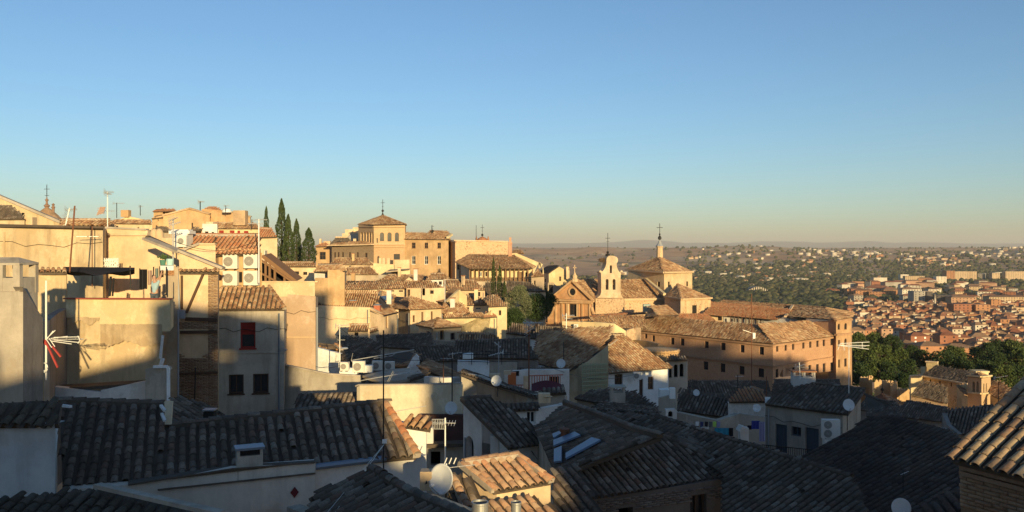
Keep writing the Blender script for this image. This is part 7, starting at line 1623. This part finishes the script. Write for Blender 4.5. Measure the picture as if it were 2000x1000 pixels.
aerial('white comb aerial with a dotted boom left of the sunlit hut', 872, 905, 935, 19.6, WP, .014, [(914, .95, .3, .03, 12, .05)])
mb = MB()
for k in range(3): mb.tube([P(868 + k * 9, 906, 19.5), P(873 + k * 9, 894, 19.5)], .012, 5)
single('comb_aerial', 'three short white rods above the big round dish', 'antenna', mb, WP)
aerial('black pole rising in front of the shaded yard wall', 883, 700, 790, 35.5, IRON, .025); aerial('thin grey pole left of the black one over the dark roofs', 866, 695, 762, 44, RUST, .02, [(700, .6, 0, 0, 4, .2)])
aerial('rusty mast with a white crossed aerial in the middle of the dark roofs', 1033, 634, 762, 45.5, RUST, .035, [(634, .35, .3, .15, 5, .7), (646, .3, -.3, .2, 5, .6), (630, 1.1, .2, -.05, 5, .3)])
aerial('aerial with bent arms above the black terrace railing', 974, 668, 735, 52, GRP, .03, [(690, -.9, .2, -.25, 6, .4), (675, -.4, .1, .3, 4, .3)]); aerial('low white aerial lying above the dark roof ridge', 884, 688, 700, 55, ALU, .02, [(691, .9, 0, .15, 5, .3)])
aerial('white aerial in front of the church facade window', 1106, 612, 655, 84, ALU, .05, [(616, 1.2, .2, 0, 5, .4), (622, .9, .2, -.1, 4, .4)]); aerial('thin mast on the ridge of the broad half lit roof', 1191, 634, 660, 75, IRON, .04, [(640, .5, 0, 0, 3, .3)]); aerial('thin dark mast rising from the shaded half of the broad roof', 1101, 668, 712, 66, IRON, .03)
aerial('tall rusty mast in front of the brick convent', 1468, 574, 762, 60, RUST, .028, [(650, -.9, 0, .3, 3, .2)]); mb = MB(); mb.box(P(1472.5, 661, 60), .17, .15, .4); single('mast_box', 'small white box on the tall rusty mast before the convent', 'box', mb, WP)
aerial('thin mast rising through the sunlit village roofs', 869, 545, 640, 100, ALU, .05); aerial('short thin mast left of the gallery house', 904, 535, 560, 120, IRON, .05); aerial('thin far mast on the old stone church', 930, 440, 472, 210, IRON, .06)
aerial('white aerial on the wide chimney of the blue door house', 1563, 708, 741, 49, WP, .022, [(715, .5, .3, .1, 6, .6), (717, .7, -.2, 0, 4, .4)], px2=1561)
aerial('white mast with a long pale boom against the convent tower', 1658, 672, 768, 45, WP, .02, [(676, 1.35, .1, -.04, 5, .5)]); t = Thing('long_white_aerial', 'long white multi rod aerial reaching right from the convent tower corner', 'antenna', P(1670, 684, 44)); mb = MB()
for a_, b_ in (((1641, 671), (1698, 668)), ((1641, 675), (1697, 682)), ((1636, 674), (1698, 675)), ((1641, 671), (1636, 684)), ((1645, 669), (1650, 684)), ((1684, 668), (1684, 681))): mb.tube([P(*a_, 44), P(*b_, 44)], .016, 4)
t.part('rods', mb, WP)
aerial('dark aerial beside the square bell tower at the right', 1950, 746, 800, 130, IRON, .06, [(737, 2.2, .3, .3, 6, .7)], px2=1950); aerial('thin mast among the shaded roofs at the right', 1756, 765, 790, 145, IRON, .05); aerial('dark little aerial on the long diagonal roof', 1764, 918, 960, 27, IRON, .012, [(925, .3, .1, .08, 4, .1)])
aerial('rusty post beside the laundry yard', 1497, 735, 775, 58, RUST, .03); aerial('thin dark post by the arcade roofs', 1441, 732, 768, 62, IRON, .03, [(735, .6, 0, 0, 3, .2)]); aerial('fine mast above the mirador long wing', 843, 440, 456, 214, IRON, .06)
def dish(label, px, py, Y, r, face, ypole=None, mat=DISHM, tilt=.25):
    """face = direction in plan the bowl looks towards"""
    c = P(px, py, Y); t = Thing('satellite_dish', label, 'satellite dish', P(px, ypole or py + 8, Y)); d = V((face[0], face[1], tilt)).normalized()
    mb = MB(); pr = [(0, -.22 * r), (.35 * r, -.20 * r), (.65 * r, -.12 * r), (.88 * r, -.03 * r), (r, .03 * r), (r, .05 * r), (.86 * r, 0), (.6 * r, -.08 * r), (0, -.17 * r)]; mb.lathe(c, pr, 24, d); t.part('bowl', mb, mat, smooth=True)
    low = (V((0, 0, -1)) + d * d.z).normalized(); f_ = c + d * r * 1.0 + low * r * .45; mb = MB(); mb.tube([c + low * r * .95, f_], r * .04, 5); t.part('arm', mb, GRP); mb = MB(); mb.tube([f_, f_ - d * r * .25 - low * r * .05], r * .11, 8); t.part('receiver', mb, WP)
    mb = MB(); back = c - d * r * .22; mb.tube([back, back - V((d.x, d.y, 0)) * r * .3, V((back.x - d.x * r * .3, back.y - d.y * r * .3, P(px, ypole or py + 8, Y).z))], r * .07, 6); t.part('pole', mb, IRON); return t
dish('biggest satellite dish, pale and round, at the bottom centre', 861.5, 936, 18.5, .335, (-.55, -.8), 975); dish('blue grey satellite dish on the black pole before the shaded yard wall', 881, 797, 35.3, .27, (-.2, -1), 812)
dish('satellite dish on a short mast on the shaded half of the broad roof', 1095.5, 710, 62, .34, (-.15, -1), 735); dish('satellite dish over the grey shaded wing wall', 969.5, 743.5, 40, .26, (-.3, -1), 776); dish('small satellite dish on the shaded pavilion', 836.5, 663, 74, .26, (-.3, -1), 672)
dish('small blue satellite dish on the dark roof below the arcade turret', 1360, 767, 56, .22, (.1, -1), 776); dish('satellite dish on the white wall left of the blue door house', 1478, 797, 46.5, .22, (-.2, -1), 806); dish('large satellite dish at the right corner of the blue door house', 1657.5, 791, 43.8, .31, (.05, -1), 842); dish('grey satellite dish at the bottom edge left of the brick wall', 1760, 992, 17.5, .20, (-.1, -1), 1015, DISHM)
# sagging wires
for i, (a_, b_, sag, lab) in enumerate((((P(336, 470, 42)), P(505, 470, 43.5), .5, 'thin wire strung between two masts on the left'), (P(663, 640, 50), P(866, 700, 44), .8, 'thin wire from the white mast across the dark roofs'), (P(1033, 700, 45), P(1245, 730, 60), .7, 'thin wire across the broad half lit roof'), (P(617, 716, 46), P(664, 714, 50), .1, 'thin line across the brilliant white wall'))):
    mb = MB(); mb.tube([a_.lerp(b_, k / 10) - V((0, 0, sag * math.sin(math.pi * k / 10))) for k in range(11)], .012, 4, cap=False); single('overhead_wire', lab, 'wire', mb, IRON)
# bits of roof clutter: loose broken tiles and mortar lumps on the near roofs are part of those roofs
# ---- person reaching up to the washing line
def skin_obj(name, joints, bones, mat, parent, base, sub=2):
    me = bpy.data.meshes.new(name); me.from_pydata([tuple(V(j[0]) - base) for j in joints], bones, []); me.materials.append(mat); o = bpy.data.objects.new(name, me); COL.objects.link(o); o.parent = parent
    sk = o.modifiers.new('skin', 'SKIN'); 
    for i, j in enumerate(joints): me.skin_vertices[0].data[i].radius = (j[1], j[1] * (j[2] if len(j) > 2 else 1)); me.skin_vertices[0].data[i].use_root = (i == 0)
    s = o.modifiers.new('sub', 'SUBSURF'); s.levels = s.render_levels = sub; return o
Yp = 38.6; fz = P(0, 612, 38.6).z; bx_ = P(302, 600, Yp).x
pb = V((bx_, Yp, fz)); t = Thing('person', 'person in a pale blue top reaching up to the washing line on the roof terrace', 'person', pb)
J = lambda x, y, z: pb + V((x, y, z))
jt = [(J(0, 0, .92), .14, .8), (J(.02, 0, 1.12), .12, .8), (J(.03, 0, 1.33), .15, .7), (J(.02, 0, 1.44), .07), (J(.0, 0, 1.50), .055), (J(-.02, 0, 1.60), .085), (J(-.03, 0, 1.68), .09), (J(-.03, 0, 1.75), .06),
      (J(.17, 0, 1.40), .055), (J(.26, -.02, 1.62), .045), (J(.33, -.04, 1.88), .034), (J(.35, -.04, 1.95), .03),
      (J(-.12, .02, 1.38), .055), (J(.05, .16, 1.56), .043), (J(.26, .14, 1.74), .033), (J(.30, .13, 1.80), .03),
      (J(.09, 0, .86), .095), (J(.10, -.03, .48), .065), (J(.10, .02, .09), .045), (J(.11, -.12, .04), .04), (J(-.09, 0, .86), .095), (J(-.10, -.03, .48), .065), (J(-.10, .02, .09), .045), (J(-.11, -.12, .04), .04)]
bn = [(0, 1), (1, 2), (2, 3), (3, 4), (4, 5), (5, 6), (6, 7), (2, 8), (8, 9), (9, 10), (10, 11), (2, 12), (12, 13), (13, 14), (14, 15), (0, 16), (16, 17), (17, 18), (18, 19), (0, 20), (20, 21), (21, 22), (22, 23)]
skin_obj('body', jt, bn, SKIN, t.o, pb)
for hx, hy, hz in ((.35, -.04, 1.95), (.30, .13, 1.80)):
    for k in range(5): a_ = (k - 2) * .3; f0 = J(hx, hy, hz); f1 = f0 + V((.02 + .02 * math.sin(a_), .035 * math.sin(a_) - .0, .05 * math.cos(a_))); skin_obj('finger', [(f0, .010), (f0.lerp(f1, .6), .010), (f1 + V((.02, 0, -.005)), .007)], [(0, 1), (1, 2)], SKIN, t.o, pb, 1)
skin_obj('shirt', [(J(0, 0, .88), .16, .85), (J(.02, 0, 1.12), .145, .85), (J(.03, 0, 1.34), .165, .75), (J(.02, 0, 1.43), .085), (J(.17, 0, 1.41), .07), (J(.22, -.01, 1.53), .06), (J(-.12, .02, 1.39), .07), (J(-.02, .10, 1.49), .058)], [(0, 1), (1, 2), (2, 3), (2, 4), (4, 5), (2, 6), (6, 7)], SHIRT, t.o, pb)
skin_obj('trousers', [(J(0, 0, .93), .15, .8), (J(.09, 0, .84), .105), (J(.10, -.03, .48), .078), (J(.10, .01, .14), .062), (J(-.09, 0, .84), .105), (J(-.10, -.03, .48), .078), (J(-.10, .01, .14), .062)], [(0, 1), (1, 2), (2, 3), (0, 4), (4, 5), (5, 6)], BLUEP, t.o, pb)
skin_obj('hair', [(J(-.05, .0, 1.60), .07), (J(-.05, .01, 1.70), .098), (J(-.03, .01, 1.76), .06)], [(0, 1), (1, 2)], HAIR, t.o, pb)

# ---- unseen house blocks added behind the viewpoint, rooflines fitted to the wanted shadow edges
sxy = V((SUN.x / SUN.y, 1, 0)); kx = -SUN.x / SUN.y
prof = [(-60, 4.1, 5.1, 5.0), (4.1, 8.4, 4.1, 5.2), (8.4, 9.2, 7.3, 7.6), (9.2, 11.2, 7.7, 7.4), (11.2, 12.05, 5.15, 5.15), (12.05, 14.6, 7.4, 7.0), (14.6, 15.25, 6.3, 6.0), (15.25, 16.2, 2.3, 2.0), (16.2, 20.3, 1.2, 1.1), (20.3, 22.9, 12.4, 12.4),
        (22.9, 24.35, 2.9, 3.1), (24.35, 33, 8.1, 8.6), (33, 42.2, 8.6, 8.8), (42.2, 43.4, 7.4, 5.3), (43.4, 48, 4.9, 3.9), (48, 55, 5.6, 5.8), (55, 62, 7.4, 7.4), (62, 73.5, 18.6, 18.9), (73.5, 92, 7.4, 7.2), (92, 102.5, 9.0, 9.7), (102.5, 116, 7.3, 6.6), (116, 135, 5.0, 3.6), (135, 152, 2.6, .6)]  # tallest block is put in to darken the gap left of the church
for i, (x0, x1, za, zb_) in enumerate(prof):
    g = 0; q = [V((x0 + g, -30, -14)), V((x1 - g, -30, -14)), V((x1 - g + kx * 7, -37, -14)), V((x0 + g + kx * 7, -37, -14))]; mb = MB()
    mb.hexa(q, [V((p.x, p.y, z)) for p, z in zip(q, (za, zb_, zb_, za))]); t = Thing('neighbour_house', 'stand-in house block added out of view behind the viewpoint, shaped to cast the evening shade', 'house', q[0], 'added shadow blocks behind the viewpoint'); t.part('wall', mb, (CREAM, TAN, OCH, GRAY)[i % 4])
    if x0 == 11.2 or x0 == 22.9:
        z0_, z1_ = ((6.3, 7.5) if x0 < 20 else (5.5, 8.1)); mb = MB(); mb.hexa([V((p.x, p.y, z0_)) for p in q], [V((p.x, p.y, z1_)) for p in q]); t.part('roof_bridge', mb, CREAM)  # slab over a gap left open to let a patch of sun through
    if x1 - x0 > 5 and x0 > 24:
        xc = x0 + (x1 - x0) * .62; mb = MB(); mb.box(V((xc + .5, -32, zb_ - .3)), .8, .7, 1.5, (1, -kx * 0, 0)); t.part('chimney', mb, GRAY)
